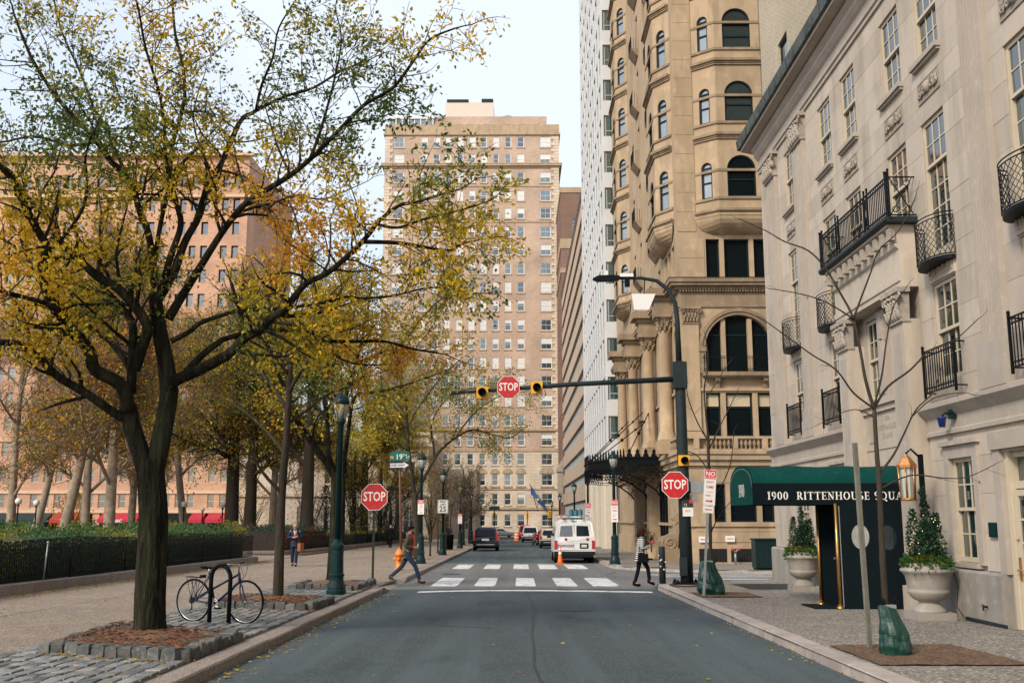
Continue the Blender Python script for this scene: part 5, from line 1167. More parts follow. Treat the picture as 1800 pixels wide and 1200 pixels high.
for z0, z1 in ((53.3, 54.2), (44.0, 45.6), (40.0, 40.8)): MB().box(-.12, 12.1, -.12, 18, z0, z1).build('stone_band', 'tanstone', RB)
mb = MB(); mb.box(-.7, .0, .5, 3.5, 5.2, 8.5); mb.box(-.9, .1, .3, 3.7, 8.5, 9.0); mb.prism([(-.9, 9), (0, 9), (0, 10.5), (-.3, 10)], .3, 3.7, 'y'); mb.box(-.5, 0, .6, 3.4, 3.8, 5.2); mb.build('bay_window', 'lime_c', RB)
# ================================================================== THE TALL TAN BLOCK CLOSING THE STREET
M['brick_tan'] = brickmat('tan_brick', (0.475, 0.350, 0.270), (0.39, 0.275, 0.205), (0.50, 0.39, 0.29), .42, .14, bump=0)
M['base_stone'] = brickmat('pale_base_stone', (0.62, 0.52, 0.40), (0.57, 0.47, 0.36), (0.46, 0.38, 0.29), 1.6, .55, msize=.03, bump=.3)
TT = thing('tan_brick_tower', 'tall tan brick apartment block closing the far end of the street', 'building', (-25.4, 185, 0))
CX = [(2.7, 1.9), (7.5, 1.25), (9.9, 1.2), (12.1, 1.15), (14.4, 1.15), (16.7, 1.15), (18.9, 1.15), (21.2, 1.15), (23.5, 1.2), (25.9, 1.35), (30.6, 2.0)]
ROWS = [72.19, 68.77, 65.15, 61.55, 58.08, 54.41, 50.99, 47.37, 43.77, 40.3, 36.64, 33.11, 29.53, 26.12, 22.55, 18.91, 15.38, 11.89, 8.21, 4.75, 1.0]
W_ = 33.2; up_, lo_ = [], []
for z in ROWS:
    for cx, w in CX: (up_ if z > 13 else lo_).append((cx - w / 2, cx + w / 2, z - 1.05, z + 1.05))
mb = MB(); wall(mb, 0, W_, 13.4, 75.4, up_, .3); xr, lr = facet_xf((W_, 0), (W_, 26)); mb.xf = xr; wall(mb, 0, 26, 13.4, 75.4, [(3 + 4 * i, 4.4 + 4 * i, z - 1, z + 1) for i in range(5) for z in ROWS[:16]], .3); mb.xf = None
mb.quad((0, 0, 75.4), (W_, 0, 75.4), (W_, 26, 75.4), (0, 26, 75.4)); mb.quad((0, 26, -4), (0, 0, -4), (0, 0, 75.4), (0, 26, 75.4)); mb.build('wall', 'brick_tan', TT)
mb = MB(); wall(mb, 0, W_, -4, 13.4, lo_, .35, y=-.02); mb.quad((W_, -.02, -4), (W_, 26, -4), (W_, 26, 13.4), (W_, -.02, 13.4)); mb.build('stone_base', 'base_stone', TT)
mb = MB(); mb.box(.4, W_ - .3, .9, 1.0, -3, 75); mb.build('interior', 'room', TT)
rw = random.Random(21); M['blind_w'] = mat('white_roller_blind', (.66, .66, .64), .8, .1, 1)
for z in ROWS:
    for cx, w in CX:
        if cx < 12 and 20 < z < 60 and False: continue
        o = window(TT, (cx - w / 2, .12, z - 1.05), w, 2.1, 2 if w > 1.6 else 1, (1, 1), frame='white', panes=False, fr=.11)
        f = rw.choice((0, 0, .35, .5, 1.0, 1.0)) if z > 20 else rw.choice((0, 0, 0, .4))
        put('pane', pane_mesh(w - .2, 1.86, 'glass_b' if rw.random() < (.6 if z > 20 else .15) else 'glass'), o, (w / 2, .02, 1.05))
        if f: put('blind', pane_mesh(w - .24, round(1.8 * f, 1), 'blind_w'), o, (w / 2, .0, 2.0 - round(1.8 * f, 1) / 2))
def bandset(name, specs, m):
    mb = MB()
    for e, z0, z1 in specs: ledge(mb, [(0, 26), (0, 0), (W_, 0), (W_, 26)], e, z0, z1)
    mb.build(name, m, TT)
bandset('cornice', [(.25, 70.3, 70.6), (.5, 70.6, 70.9)][:0] + [(.2, 67.0, 67.35), (.55, 67.35, 67.7), (.75, 67.7, 68.0) if False else (.6, 67.7, 67.9)], 'tanstone')
bandset('parapet', [(.12, 74.0, 75.7), (.3, 73.6, 74.0)], 'tanstone')
bandset('string_course', [(.12, 63.3, 63.55), (.12, 56.3, 56.6), (.35, 17.0, 17.4), (.15, 13.3, 13.7), (.15, 6.4, 6.7), (.3, 2.9, 3.3)], 'tanstone')
qs = MB().box(0, 1, -.14, .05, 0, .62).mesh('quoin', 'base_stone')
for k in range(100):
    z = 13.8 + k * .62
    if z < 73: put('quoin', qs, TT, (W_ - (1.5 if k % 2 else 1.0), 0, z), scale=(1.5 if k % 2 else 1.0, 1, .93)); 
    if z < 73 and k > 40: put('quoin', qs, TT, (0, 0, z), scale=(1.5 if k % 2 else 1.0, 1, .93))
for cx, w in CX:
    mb = MB(); n = 12; r = w / 2 + .35
    mb.prism([(cx - r * cos(pi * i / n), 9.35 + r * sin(pi * i / n)) for i in range(n + 1)], -.1, .0, 'y'); r -= .22; mb.prism([(cx - r * cos(pi * i / n), 9.35 + r * sin(pi * i / n)) for i in range(n + 1)], -.14, -.1, 'y'); mb.build('window_arch', 'tanstone', TT); mb = MB(); mb.box(cx - w / 2 - .2, cx + w / 2 + .2, -.25, 0, 6.85, 7.1); mb.build('window_ledge', 'tanstone', TT)
    sl_ = MB()
    for z in ROWS: sl_.box(cx - w / 2 - .15, cx + w / 2 + .15, -.12, .05, z - 1.25, z - 1.06); 
    sl_.build('sills', 'tanstone', TT, kind='stuff')
mb = MB(); wall(mb, 9.0, 31, 75.4, 78.6, [(c - .7, c + .7, 75.7, 77.0) for c in (11, 13.8, 16.2, 19.5, 23, 26.5, 29)], .3, y=3); mb.quad((31, 3, 75.4), (31, 16, 75.4), (31, 16, 78.6), (31, 3, 78.6)); mb.quad((9, 3, 78.6), (31, 3, 78.6), (31, 16, 78.6), (9, 16, 78.6)); mb.box(9.5, 30.5, 3.3, 3.4, 75.4, 78.5); mb.build('penthouse', 'brick_tan', TT)
mb = MB(); mb.box(.3, 9.2, 2.5, 12, 78.0, 78.5); mb.build('sunroom_roof', 'white', TT); mb = MB(); mb.box(.5, 9, 2.8, 11.5, 75.4, 78.0); mb.build('sunroom_glass', 'glass_b', TT); mb = MB()
for i in range(8): mb.box(.4 + i * 1.2, .55 + i * 1.2, 2.6, 2.8, 75.4, 78)
mb.build('sunroom_frame', 'white', TT, kind='stuff')
mb = MB(); mb.box(11.0, 20.6, 6, 16, 78.6, 82.8); mb.build('lift_housing', mat('pale_render', (.66, .55, .47), .9, .06, .5), TT)
MB().box(11.3, 15.6, 5.9, 9, 82.8, 83.4).box(18.2, 20.5, 5.9, 9, 82.8, 83.5).build('roof_vents', 'pole', TT, kind='stuff')
MB().lathe([(1.6, 78.6), (1.6, 79.4), (1.3, 79.9), (.5, 80.3)], 18, (23.4, 7, 0)).build('cooling_tower', 'grey', TT)
mb = MB(); mb.box(5.5, 13.5, -7, 0, 2.4, 3.4); mb.build('entrance_canopy', 'iron', TT)
# ================================================================== ORANGE BRICK BLOCK AND CREAM LIBRARY BEHIND THE PARK
M['brick_orange'] = brickmat('orange_brick', (0.54, 0.305, 0.195), (0.45, 0.245, 0.155), (0.54, 0.40, 0.29), .5, .17, bump=0)
M['orange_trim'] = mat('warm_stone_trim', (.62, .44, .30), .85, .12, .5)
OR = thing('orange_brick_block', 'big sunlit orange brick block with red awnings behind the park trees', 'building', (-112, 150, 0))
ox = []
for k in range(14):
    z = 2.9 + 3.75 * k; x = 1.5; j = 0
    while x < 69:
        ox.append((x, x + 1.05, z, z + 2.0)); x += 1.75 if j % 3 != 2 else 3.0; j += 1
mb = MB(); wall(mb, 0, 70.5, -3, 57, ox, .3); mb.quad((70.5, 0, -3), (70.5, 30, -3), (70.5, 30, 57), (70.5, 0, 57)); mb.quad((0, 0, 57), (70.5, 0, 57), (70.5, 30, 57), (0, 30, 57)); mb.build('wall', 'brick_orange', OR)
wm = MB().box(0, 1.05, 0, .08, 0, .1).box(0, 1.05, 0, .08, 1.9, 2.0).box(0, .1, 0, .08, .1, 1.9).box(.95, 1.05, 0, .08, .1, 1.9).box(.1, .95, -.01, .07, .97, 1.04).mesh('window', 'orange_trim')
pm_ = MB().box(.05, 1.0, .05, .06, .05, 1.95).mesh('pane', 'glass')
vis = [o for o in ox if o[0] > 34 and o[2] < 30][:150]
for a, b, c_, d in vis: o = put('window', wm, OR, (a, .15, c_)); put('pane', pm_, o)
mb = MB(); mb.box(.3, 70, .5, .6, -2, 56); mb.build('interior', 'glass', OR)
for z, e in ((2.2, .5), (5.0, .2), (12.6, .2), (50, .4), (56.6, .7)): MB().box(-e, 70.5 + e, -e, .05, z, z + .45).build('stone_band', 'orange_trim', OR)
mb = MB(); mb.box(.5, 70, -.08, -.02, -2.4, 2.1); mb.build('shop_front', 'glass_k', OR); mb = MB()
for i in range(15): mb.box(1 + i * 4.9, 2.0 + i * 4.9, -.3, 0, -2.4, 2.2)
mb.build('shop_piers', 'brick_orange', OR, kind='stuff')
M['aw_red'] = mat('red_awning_canvas', (.42, .022, .045), .85, .15, 1); M['aw_dk'] = mat('dark_awning_canvas', (.015, .028, .035), .8, .1, 1)
def shopawn(x0, x1, m, word, label, z=2.3, d=2.2):
    a = thing('awning', label, 'awning', (-112 + x0, 149.9, 0), group='awnings along the orange block')
    w = x1 - x0; MB().add([(0, 0, z), (w, 0, z), (w, -d, z - 1.0), (0, -d, z - 1.0), (0, -d, z - 1.5), (w, -d, z - 1.5)], [(0, 1, 2, 3), (3, 2, 5, 4)]).add([(0, 0, z), (0, -d, z - 1.0), (0, -d, z - 1.5), (0, 0, z - 1.5)], [(0, 1, 2, 3)]).add([(w, 0, z), (w, -d, z - 1.0), (w, -d, z - 1.5), (w, 0, z - 1.5)], [(3, 2, 1, 0)]).build('canvas', m, a)
    if word: text(word, .62, a, (w / 2, -d - .03, z - 1.25), FRONT, bold=.02)
    return a
shopawn(34, 44.2, 'aw_dk', None, 'long dark awning left of the red awnings')
shopawn(44.6, 49.6, 'aw_red', 'BISTRO', 'red awning lettered in white left of the pale leaning trunk')
shopawn(51.5, 57.2, 'aw_red', 'PARC', 'wide red awning right of the orange shrub')
shopawn(64.6, 66.5, 'aw_red', None, 'small red awning just right of the big dark trunk')
shopawn(67.0, 69.0, 'aw_red', None, 'red awning in the middle of the right hand three', )
shopawn(69.2, 71.6, 'aw_red', None, 'last red awning at the corner of the orange block')
CL = thing('cream_library', 'low cream stone building with tall windows behind the evergreens', 'building', (-36.5, 131, 0))
co = [(1.5 + 3.4 * i, 2.9 + 3.4 * i, -.3, 3.0) for i in range(7)] + [(1.5 + 3.4 * i, 2.9 + 3.4 * i, 5.8, 8.6) for i in range(7)]
mb = MB(); wall(mb, 0, 25, -3, 12.2, co, .4); mb.quad((25, 0, -3), (25, 26, -3), (25, 26, 12.2), (25, 0, 12.2)); mb.quad((0, 0, 12.2), (25, 0, 12.2), (25, 26, 12.2), (0, 26, 12.2)); mb.quad((0, 26, -3), (0, 0, -3), (0, 0, 12.2), (0, 26, 12.2))
M['cream_st'] = mat('cream_limestone', (.60, .52, .43), .85, .1, .4, streak=.15); mb.build('wall', 'cream_st', CL)
for a, b, c_, d in co: glaze(CL, b - a, d - c_, (a, .25, c_), mull=((b - a) / 2,), frame='white', glass='glass_s')
for z, e in ((-.9, .3), (4.2, .3), (10.6, .5), (12.0, .4)): MB().box(-e, 25 + e, -e, .03, z, z + .4).build('stone_band', 'cream_st', CL)
WB = thing('pale_side_building', 'pale stone building beyond the street lamps left of the tan tower', 'building', (-15.5, 152, 0))
co = [(1.2 + 2.9 * i, 2.4 + 2.9 * i, -.2 + 4.1 * k, 2.0 + 4.1 * k) for i in range(3) for k in range(2)]
mb = MB(); wall(mb, 0, 9.3, -3, 8.6, co, .4); mb.quad((9.3, 0, -3), (9.3, 16, -3), (9.3, 16, 8.6), (9.3, 0, 8.6)); mb.quad((0, 0, 8.6), (9.3, 0, 8.6), (9.3, 16, 8.6), (0, 16, 8.6)); mb.build('wall', 'cream_st', WB)
for a, b, c_, d in co: glaze(WB, b - a, d - c_, (a, .2, c_), mull=((b - a) / 2,), frame='white', glass='glass_s')
# ================================================================== TREES
def spline(pts, k=3):
    P = [Vector(p) for p in pts]; out = []
    for i in range(len(P) - 1):
        p0, p1, p2, p3 = P[max(i - 1, 0)], P[i], P[i + 1], P[min(i + 2, len(P) - 1)]
        for j in range(k):
            t = j / k; out.append(.5 * ((2 * p1) + (p2 - p0) * t + (2 * p0 - 5 * p1 + 4 * p2 - p3) * t * t + (3 * p1 - p0 - 3 * p2 + p3) * t ** 3))
    out.append(P[-1]); return out
class Tree:
    def __init__(s, seed): s.r = random.Random(seed); s.wood = MB(); s.twig = MB(); s.tips = []; s.trunk = MB()
    def path(s, p, d, l, n=5, wob=.25, up=.0):
        pts = [Vector(p)]; d = Vector(d).normalized()
        for i in range(n):
            d = (d + Vector((s.r.gauss(0, wob), s.r.gauss(0, wob), s.r.gauss(0, wob) + up))).normalized(); pts.append(pts[-1] + d * (l / n))
        return pts
    def spawn(s, pts, r0, r1, start, n, length, level, maxlevel, up=.12, spread=.9, twr=.006, leafgap=.10, fl=.35):
        """side branches along a path"""
        L = [0]
        for i in range(len(pts) - 1): L.append(L[-1] + (pts[i + 1] - pts[i]).length)
        for k in range(n):
            t = start + (1 - start) * (k + s.r.random()) / n; x = t * L[-1]; i = 0
            while i < len(L) - 2 and L[i + 1] < x: i += 1
            f = (x - L[i]) / max(1e-6, L[i + 1] - L[i]); p = pts[i].lerp(pts[i + 1], f); tg = (pts[i + 1] - pts[i]).normalized()
            rad = (r0 + (r1 - r0) * t); q = Vector((s.r.gauss(0, 1), s.r.gauss(0, 1), s.r.gauss(0, 1))); q = (q - tg * q.dot(tg)).normalized()
            d = (tg * s.r.uniform(.35, .8) + q * spread + Vector((0, 0, up))).normalized(); l = length * s.r.uniform(.55, 1.25) * (1 - .35 * t)
            s.branch(p, d, l, max(twr, rad * s.r.uniform(.35, .55)), level, maxlevel, up, spread, twr, leafgap, fl)
        if level <= maxlevel:   # continue the tip
            tg = (pts[-1] - pts[-2]).normalized(); s.branch(pts[-1], tg, length * .55, max(twr, r1), level, maxlevel, up, spread, twr, leafgap, fl)
    def branch(s, p, d, l, r, level, maxlevel, up, spread, twr, leafgap, fl):
        n = 5 if level < maxlevel else 3; pts = s.path(p, d, l, n, .17 if level < maxlevel else .22, .05 * up); re = max(twr * .7, r * .35)
        sides = 5 if r > .02 else 3
        (s.wood if r > .03 else s.twig).tube(pts, [r + (re - r) * i / n for i in range(n + 1)], sides, 0, True, caps=False)
        if level >= maxlevel:
            k = max(1, int(l / leafgap))
            for i in range(k):
                t = fl + (1 - fl) * s.r.random(); j = min(n - 1, int(t * n)); f = t * n - j; s.tips.append((pts[j].lerp(pts[j + 1], f), (pts[j + 1] - pts[j]).normalized()))
        else: s.spawn(pts, r, re, .2, max(2, int(l / (.30 if level == 1 else .2))) if level + 1 < maxlevel else max(2, int(l / .17)), l * .48, level + 1, maxlevel, up, spread, twr, leafgap, fl)
    def finish(s, root, bark, twig, mats, chooser, per=5, size=(.05, .085), cl=.10, seed=1, droop=.4, foliage='crown', keep=1.0):
        s.trunk.build('trunk', bark, root)
        if s.wood.v: s.wood.build('branches', bark, root, kind='stuff')
        if s.twig.v: s.twig.build('twigs', twig, root, kind='stuff')
        if not mats: return
        r = np.random.default_rng(seed); T = [t for t in s.tips if s.r.random() < keep]
        if not T: return
        P = np.array([[*t[0]] for t in T]); D = np.array([[*t[1]] for t in T]); cm = chooser(P, r)
        N = len(P); P = np.repeat(P, per, 0) + r.normal(0, cl, (N * per, 3)); D = np.repeat(D, per, 0) * .5; D[:, 2] -= droop; cm = np.repeat(cm, per)
        flip = r.random(len(cm)) < .22; alt = chooser(P, r); cm = np.where(flip, alt, cm)
        leaves(foliage, P, D, r, mats, cm, root, size)
def trunk_tube(mb, pts, rad, n=16, flare=1.0, ridge=.06, seed=0, furrow=0.0):
    """tapered trunk with bark ridges"""
    r = random.Random(seed); ph = [r.uniform(0, 6.28) for _ in range(3)]; base = len(mb.v); mb.tube(pts, rad, n, 0, True)
    P = [Vector(p) for p in pts]
    for i in range(len(P)):
        for j in range(n):
            v = Vector(mb.v[base + i * n + j]); an = j * 6.28 / n; k = 1 + ridge * ((sin(j * 2.399 * 3 + ph[0] + i * .3) * .6 if not furrow else .4 * sin(an * 3 + ph[0] + i * .05)) + sin(an * 4 + ph[1]) * .5) + (furrow * (abs(sin(an * 9 + ph[2] + .5 * sin(i * .35 + ph[0]) + .35 * sin(i * .9 + j * .3))) - .5 + r.uniform(-.3, .3)) if furrow else 0) + (flare - 1) * max(0, 1 - i * (.5 if not furrow else .14)) ** 1.6 * (1 + .45 * sin(j * 6.28 / n * 5 + ph[2]))
            mb.v[base + i * n + j] = tuple(P[i] + (v - P[i]) * k)
# ---- the big tree in front: main limbs follow the photograph, each leaning towards or away from the street by its own amount
def pixel_tree(name, label, base_px, Y0, limbs, seed, group, trunk_flare=1.35):
    b = at(*base_px, Y0); b.z = gs(Y0) + .02; root = thing(name, label, 'tree', tuple(b), group=group); t = Tree(seed); LB_ = []
    for pts, w0, w1, d0, d1, opt in limbs:
        n = len(pts); P = []
        for i, (px, py) in enumerate(pts): f = i / (n - 1); P.append(at(px, py, Y0 + d0 + (d1 - d0) * f ** 1.2) - b)
        k = 4 if n > 3 else 3; S = spline(P, k); m = len(S); sc_ = Y0 / F_PX / 2 * (.78 if w0 > 12 else .84)
        rad = [(w0 + (w1 - w0) * (i / (m - 1)) ** .8) * sc_ for i in range(m)]
        if opt == 'trunk':
            S2 = spline(S, 3) if w0 > 30 else S; m2 = len(S2); trunk_tube(t.trunk, S2, [rad[min(m - 1, int(i * (m - 1) / (m2 - 1)))] * (1 - f_) + rad[min(m - 1, int(i * (m - 1) / (m2 - 1)) + 1)] * f_ for i in range(m2) for f_ in [(i * (m - 1) / (m2 - 1)) % 1]], 72 if w0 > 30 else 20, trunk_flare, .07, seed, furrow=.045 if w0 > 30 else 0)
        elif w0 > 16: trunk_tube(t.trunk, S, rad, 28 if w0 > 26 else 12, 1, .06, seed + n, furrow=.04 if w0 > 26 else 0)
        else: (t.trunk if w0 > 10 else t.wood).tube(S, rad, 7)
        LB_.append((S, rad, opt))
    return root, t, LB_
BIG = [
 ([(263, 1124), (263, 1060), (266, 980), (269, 910), (266, 850), (262, 808)], 66, 56, 0, 0, 'trunk'),
 ([(262, 850), (248, 800), (232, 750), (224, 712)], 42, 38, 0, -.15, 0),
 ([(266, 850), (280, 785), (291, 730), (298, 685)], 46, 40, 0, .2, 0),
 ([(222, 735), (205, 728), (150, 690), (100, 660), (62, 620), (30, 604), (-10, 600), (-60, 585)], 24, 12, -.1, -1.6, 1),
 ([(226, 722), (213, 677), (167, 650), (157, 617), (127, 577), (98, 545), (80, 507), (75, 467), (82, 435), (66, 405), (43, 360), (30, 327), (8, 300), (-30, 270)], 32, 10, -.2, -2.6, 1),
 ([(100, 545), (80, 533), (33, 520), (5, 513), (-40, 505)], 13, 7, -1.4, -2.6, 1),
 ([(226, 700), (230, 653), (200, 607), (180, 590), (147, 570), (125, 557), (96, 520), (60, 470), (20, 430), (-30, 400)], 17, 7, .1, 1.9, 1),
 ([(230, 690), (233, 620), (232, 567), (207, 533), (185, 508), (176, 480)], 22, 14, -.1, .5, 1),
 ([(236, 650), (250, 610), (258, 570), (215, 513), (173, 487), (143, 460), (104, 423), (97, 397), (67, 367), (37, 335), (20, 305), (-10, 285)], 28, 9, .0, -1.2, 1),
 ([(104, 425), (123, 403), (147, 363), (153, 317), (150, 280), (160, 240)], 9, 4, -.8, -2.0, 1),
 ([(298, 690), (292, 640), (282, 590), (276, 550), (272, 515)], 42, 30, .2, .3, 0),
 ([(300, 700), (303, 673), (350, 650), (383, 633), (402, 622), (432, 593), (462, 578), (472, 562), (505, 540), (517, 522), (540, 497), (575, 480), (617, 445), (650, 410), (665, 390), (700, 362), (730, 356), (765, 345), (800, 335)], 30, 4, .2, -2.2, 1),
 ([(318, 668), (333, 647), (360, 620), (383, 603), (400, 594), (457, 582), (540, 580), (560, 595), (600, 600), (675, 600), (720, 612), (770, 620)], 20, 5, .2, 2.2, 1),
 ([(300, 600), (333, 583), (353, 567), (400, 551), (425, 545), (500, 542), (540, 536), (580, 530), (607, 522), (640, 524), (690, 520), (760, 505), (820, 515)], 14, 4, .2, 1.5, 1),
 ([(296, 560), (320, 520), (345, 480), (370, 440), (400, 395), (435, 355), (500, 315), (545, 280), (600, 225), (640, 185), (690, 155), (725, 110), (755, 70), (800, 50)], 22, 4, .3, -1.6, 1),
 ([(276, 530), (305, 480), (325, 425), (350, 380), (365, 330), (390, 285), (408, 245), (425, 210), (450, 195), (500, 170), (550, 155), (600, 125), (650, 105)], 22, 4, .3, 1.7, 1),
 ([(330, 420), (345, 380), (362, 320), (360, 280), (345, 240), (340, 200), (352, 150)], 9, 3, .5, 1.8, 1),
 ([(274, 520), (270, 475), (262, 415), (245, 370), (230, 320), (195, 285), (170, 250), (135, 210), (100, 172), (75, 135), (52, 95), (30, 40)], 20, 6, .3, -.8, 1),
 ([(225, 315), (210, 280), (190, 235), (165, 190), (140, 125), (110, 60), (95, 0)], 9, 4, -.2, 1.2, 1),
 ([(280, 520), (300, 450), (318, 395), (308, 350), (300, 310), (302, 260), (315, 215), (325, 165), (320, 110), (308, 60), (303, 0), (300, -60)], 18, 5, .3, .9, 1),
 ([(270, 470), (283, 390), (297, 325), (290, 270), (289, 220), (279, 160), (256, 85), (245, 25), (230, -40)], 13, 4, .3, -1.6, 1),
 ([(402, 393), (430, 370), (470, 360), (520, 345), (570, 350), (620, 330)], 9, 3, -.2, .9, 1),
 ([(635, 425), (700, 427), (750, 435), (790, 440), (815, 428), (850, 420)], 10, 3, -1.2, -.4, 1),
 ([(665, 395), (700, 400), (745, 385), (800, 372), (840, 360)], 7, 3, -1.5, -2.4, 1),
 ([(560, 595), (590, 625), (630, 640), (680, 640)], 8, 3, 1.5, 2.6, 1),
 ([(545, 280), (560, 240), (575, 190), (590, 130), (600, 70), (590, 20)], 8, 3, -.9, .4, 1),
 ([(450, 195), (460, 150), (480, 100), (490, 50), (520, 0)], 8, 3, .9, -.4, 1),
 ([(170, 250), (120, 255), (60, 240), (0, 250), (-50, 240)], 8, 4, -.3, .9, 1),
]
root, t, LL = pixel_tree('broad_street_tree', 'biggest forked street tree with dark bark and yellow and green autumn leaves', (263, 1124), 15.16, BIG, 3, 'street trees along the left kerb')
for S, rad, opt in LL:
    if opt == 1:
        l = sum((S[i + 1] - S[i]).length for i in range(len(S) - 1)); t.spawn(S, rad[0], rad[-1], .24, max(3, int(l / .17)), 1.3, 1, 2, .1, .95, .0042, .085, .2)
t.tips = [q for q in t.tips if t.r.random() > .38 * min(1, max(0, (q[0].z - 6.5) / 2))]
def choose_big(P, r):
    n = len(P); u = np.sin(P[:, 0] * 1.3 + P[:, 2] * .9) + np.sin(P[:, 2] * 1.9 - P[:, 1] * 1.1 + 2) + r.normal(0, .55, n)
    hi = np.clip((P[:, 2] - 5.6) / 4.5, 0, 1); q = u - 1.7 * hi + .85
    return np.where(q > 1.9, 3, np.where(q > .22, 2, np.where(q > -.85, 1, 0)))
t.finish(root, 'bark', 'twig', ['leaf_g', 'leaf_o', 'leaf_y', 'leaf_a'], choose_big, per=5, size=(.05, .105), cl=.06, seed=4)
# ---- other street trees on the left
def choose_mix(w):
    def f(P, r):
        c_ = np.cumsum(w); u = (np.sin(P[:, 0] * 1.7 + P[:, 2]) + np.sin(P[:, 2] * 2.3 + P[:, 1]) + r.normal(0, .8, len(P))) / 4.4 + .5
        return np.minimum(np.searchsorted(c_, np.clip(u, 0, .999) * c_[-1]), len(w) - 1)
    return f
def auto(t, LL, gap, length, maxlevel=2, start=.3, up=.12, twr=.005, leafgap=.12, spread=.9):
    for S, rad, opt in LL:
        if opt == 1:
            l = sum((S[i + 1] - S[i]).length for i in range(len(S) - 1)); t.spawn(S, rad[0], rad[-1], start, max(3, int(l / gap)), length, 1, maxlevel, up, spread, twr, leafgap)
G_ = 'street trees along the left kerb'
root, t, LL = pixel_tree('slim_street_tree', 'slim young street tree just beyond the bicycle', (488, 1060), 22.36, [
 ([(488, 1060), (490, 1000), (493, 920), (496, 860), (501, 800), (505, 740), (508, 690), (510, 640)], 24, 12, 0, 0, 'trunk'),
 ([(500, 870), (470, 840), (440, 800), (410, 780), (380, 770)], 9, 3, 0, -1, 1), ([(502, 800), (480, 770), (450, 740), (410, 710), (370, 690)], 9, 3, 0, 1.2, 1),
 ([(510, 640), (500, 590), (505, 540), (495, 490), (500, 440)], 12, 4, 0, 0, 1), ([(508, 690), (530, 650), (560, 610), (590, 560), (600, 510)], 10, 4, 0, -1.2, 1),
 ([(506, 720), (480, 680), (450, 640), (430, 590), (420, 540)], 10, 4, 0, .8, 1), ([(505, 745), (540, 720), (580, 690), (620, 680)], 8, 3, 0, 1.4, 1), ([(509, 660), (470, 610), (440, 560), (400, 520)], 8, 3, 0, -1.4, 1)], 5, G_, 1.15)
auto(t, LL, .45, 1.3); t.finish(root, 'bark_m', 'twig', ['leaf_g', 'leaf_o', 'leaf_y'], choose_mix((.45, .4, .15)), per=3, size=(.05, .09), cl=.09, seed=6, keep=1.0)
root, t, LL = pixel_tree('forked_street_tree', 'forked street tree standing right behind the big green lamp post', (588, 1030), 28.9, [
 ([(588, 1032), (590, 980), (593, 920), (594, 860), (593, 830)], 36, 30, 0, 0, 'trunk'),
 ([(592, 845), (575, 815), (550, 780), (530, 750), (510, 700), (490, 660), (470, 600)], 20, 6, 0, -1.5, 1), ([(593, 835), (578, 800), (575, 740), (568, 690), (560, 620), (565, 560), (550, 500)], 14, 5, 0, 1.3, 1),
 ([(594, 840), (598, 770), (602, 720), (612, 680), (625, 640), (640, 580), (650, 520)], 18, 5, 0, .4, 1), ([(604, 830), (606, 800), (612, 760), (622, 700), (650, 690), (700, 680), (760, 660)], 12, 4, .1, -1.8, 1),
 ([(600, 730), (580, 690), (590, 640), (600, 580), (620, 520), (615, 470)], 10, 4, 0, 1.6, 1), ([(625, 640), (670, 620), (710, 600), (740, 560), (770, 530)], 9, 3, .3, -1.2, 1), ([(575, 740), (540, 690), (500, 640), (470, 540)], 9, 3, .5, 2.2, 1)], 8, G_, 1.4)
auto(t, LL, .38, 1.6); t.finish(root, 'bark', 'twig', ['leaf_g', 'leaf_o', 'leaf_y', 'leaf_a'], choose_mix((.25, .40, .30, .05)), per=5, size=(.07, .13), cl=.11, seed=9)
root, t, LL = pixel_tree('leaning_street_tree', 'leaning street tree with fine pale green leaves beside the second lamp', (733, 985), 51.5, [
 ([(733, 985), (732, 940), (731, 900), (728, 865)], 17, 13, 0, 0, 'trunk'), ([(728, 870), (724, 830), (718, 790), (715, 740), (712, 700), (700, 660), (690, 630)], 9, 3, 0, -1.5, 1),
 ([(730, 875), (745, 840), (762, 810), (775, 790), (800, 770), (830, 755), (860, 762), (890, 770)], 8, 3, 0, 1.2, 1), ([(763, 808), (762, 780), (758, 750), (770, 720), (800, 690), (850, 680)], 5, 2, .4, -1, 1),
 ([(726, 850), (700, 820), (670, 800), (640, 790)], 5, 2, 0, 2, 1), ([(800, 770), (830, 730), (870, 700), (910, 690)], 4, 2, .8, 2, 1), ([(716, 750), (740, 710), (770, 670), (800, 640)], 5, 2, -.8, .5, 1), ([(715, 730), (690, 700), (660, 690), (640, 670)], 5, 2, -.8, 1.5, 1)], 11, G_, 1.1)
auto(t, LL, .6, 2.2, up=.0); t.finish(root, 'bark_m', 'twig_b', ['leaf_g', 'leaf_o', 'leaf_y'], choose_mix((.25, .55, .2)), per=6, size=(.08, .15), cl=.2, seed=12, keep=1.0)
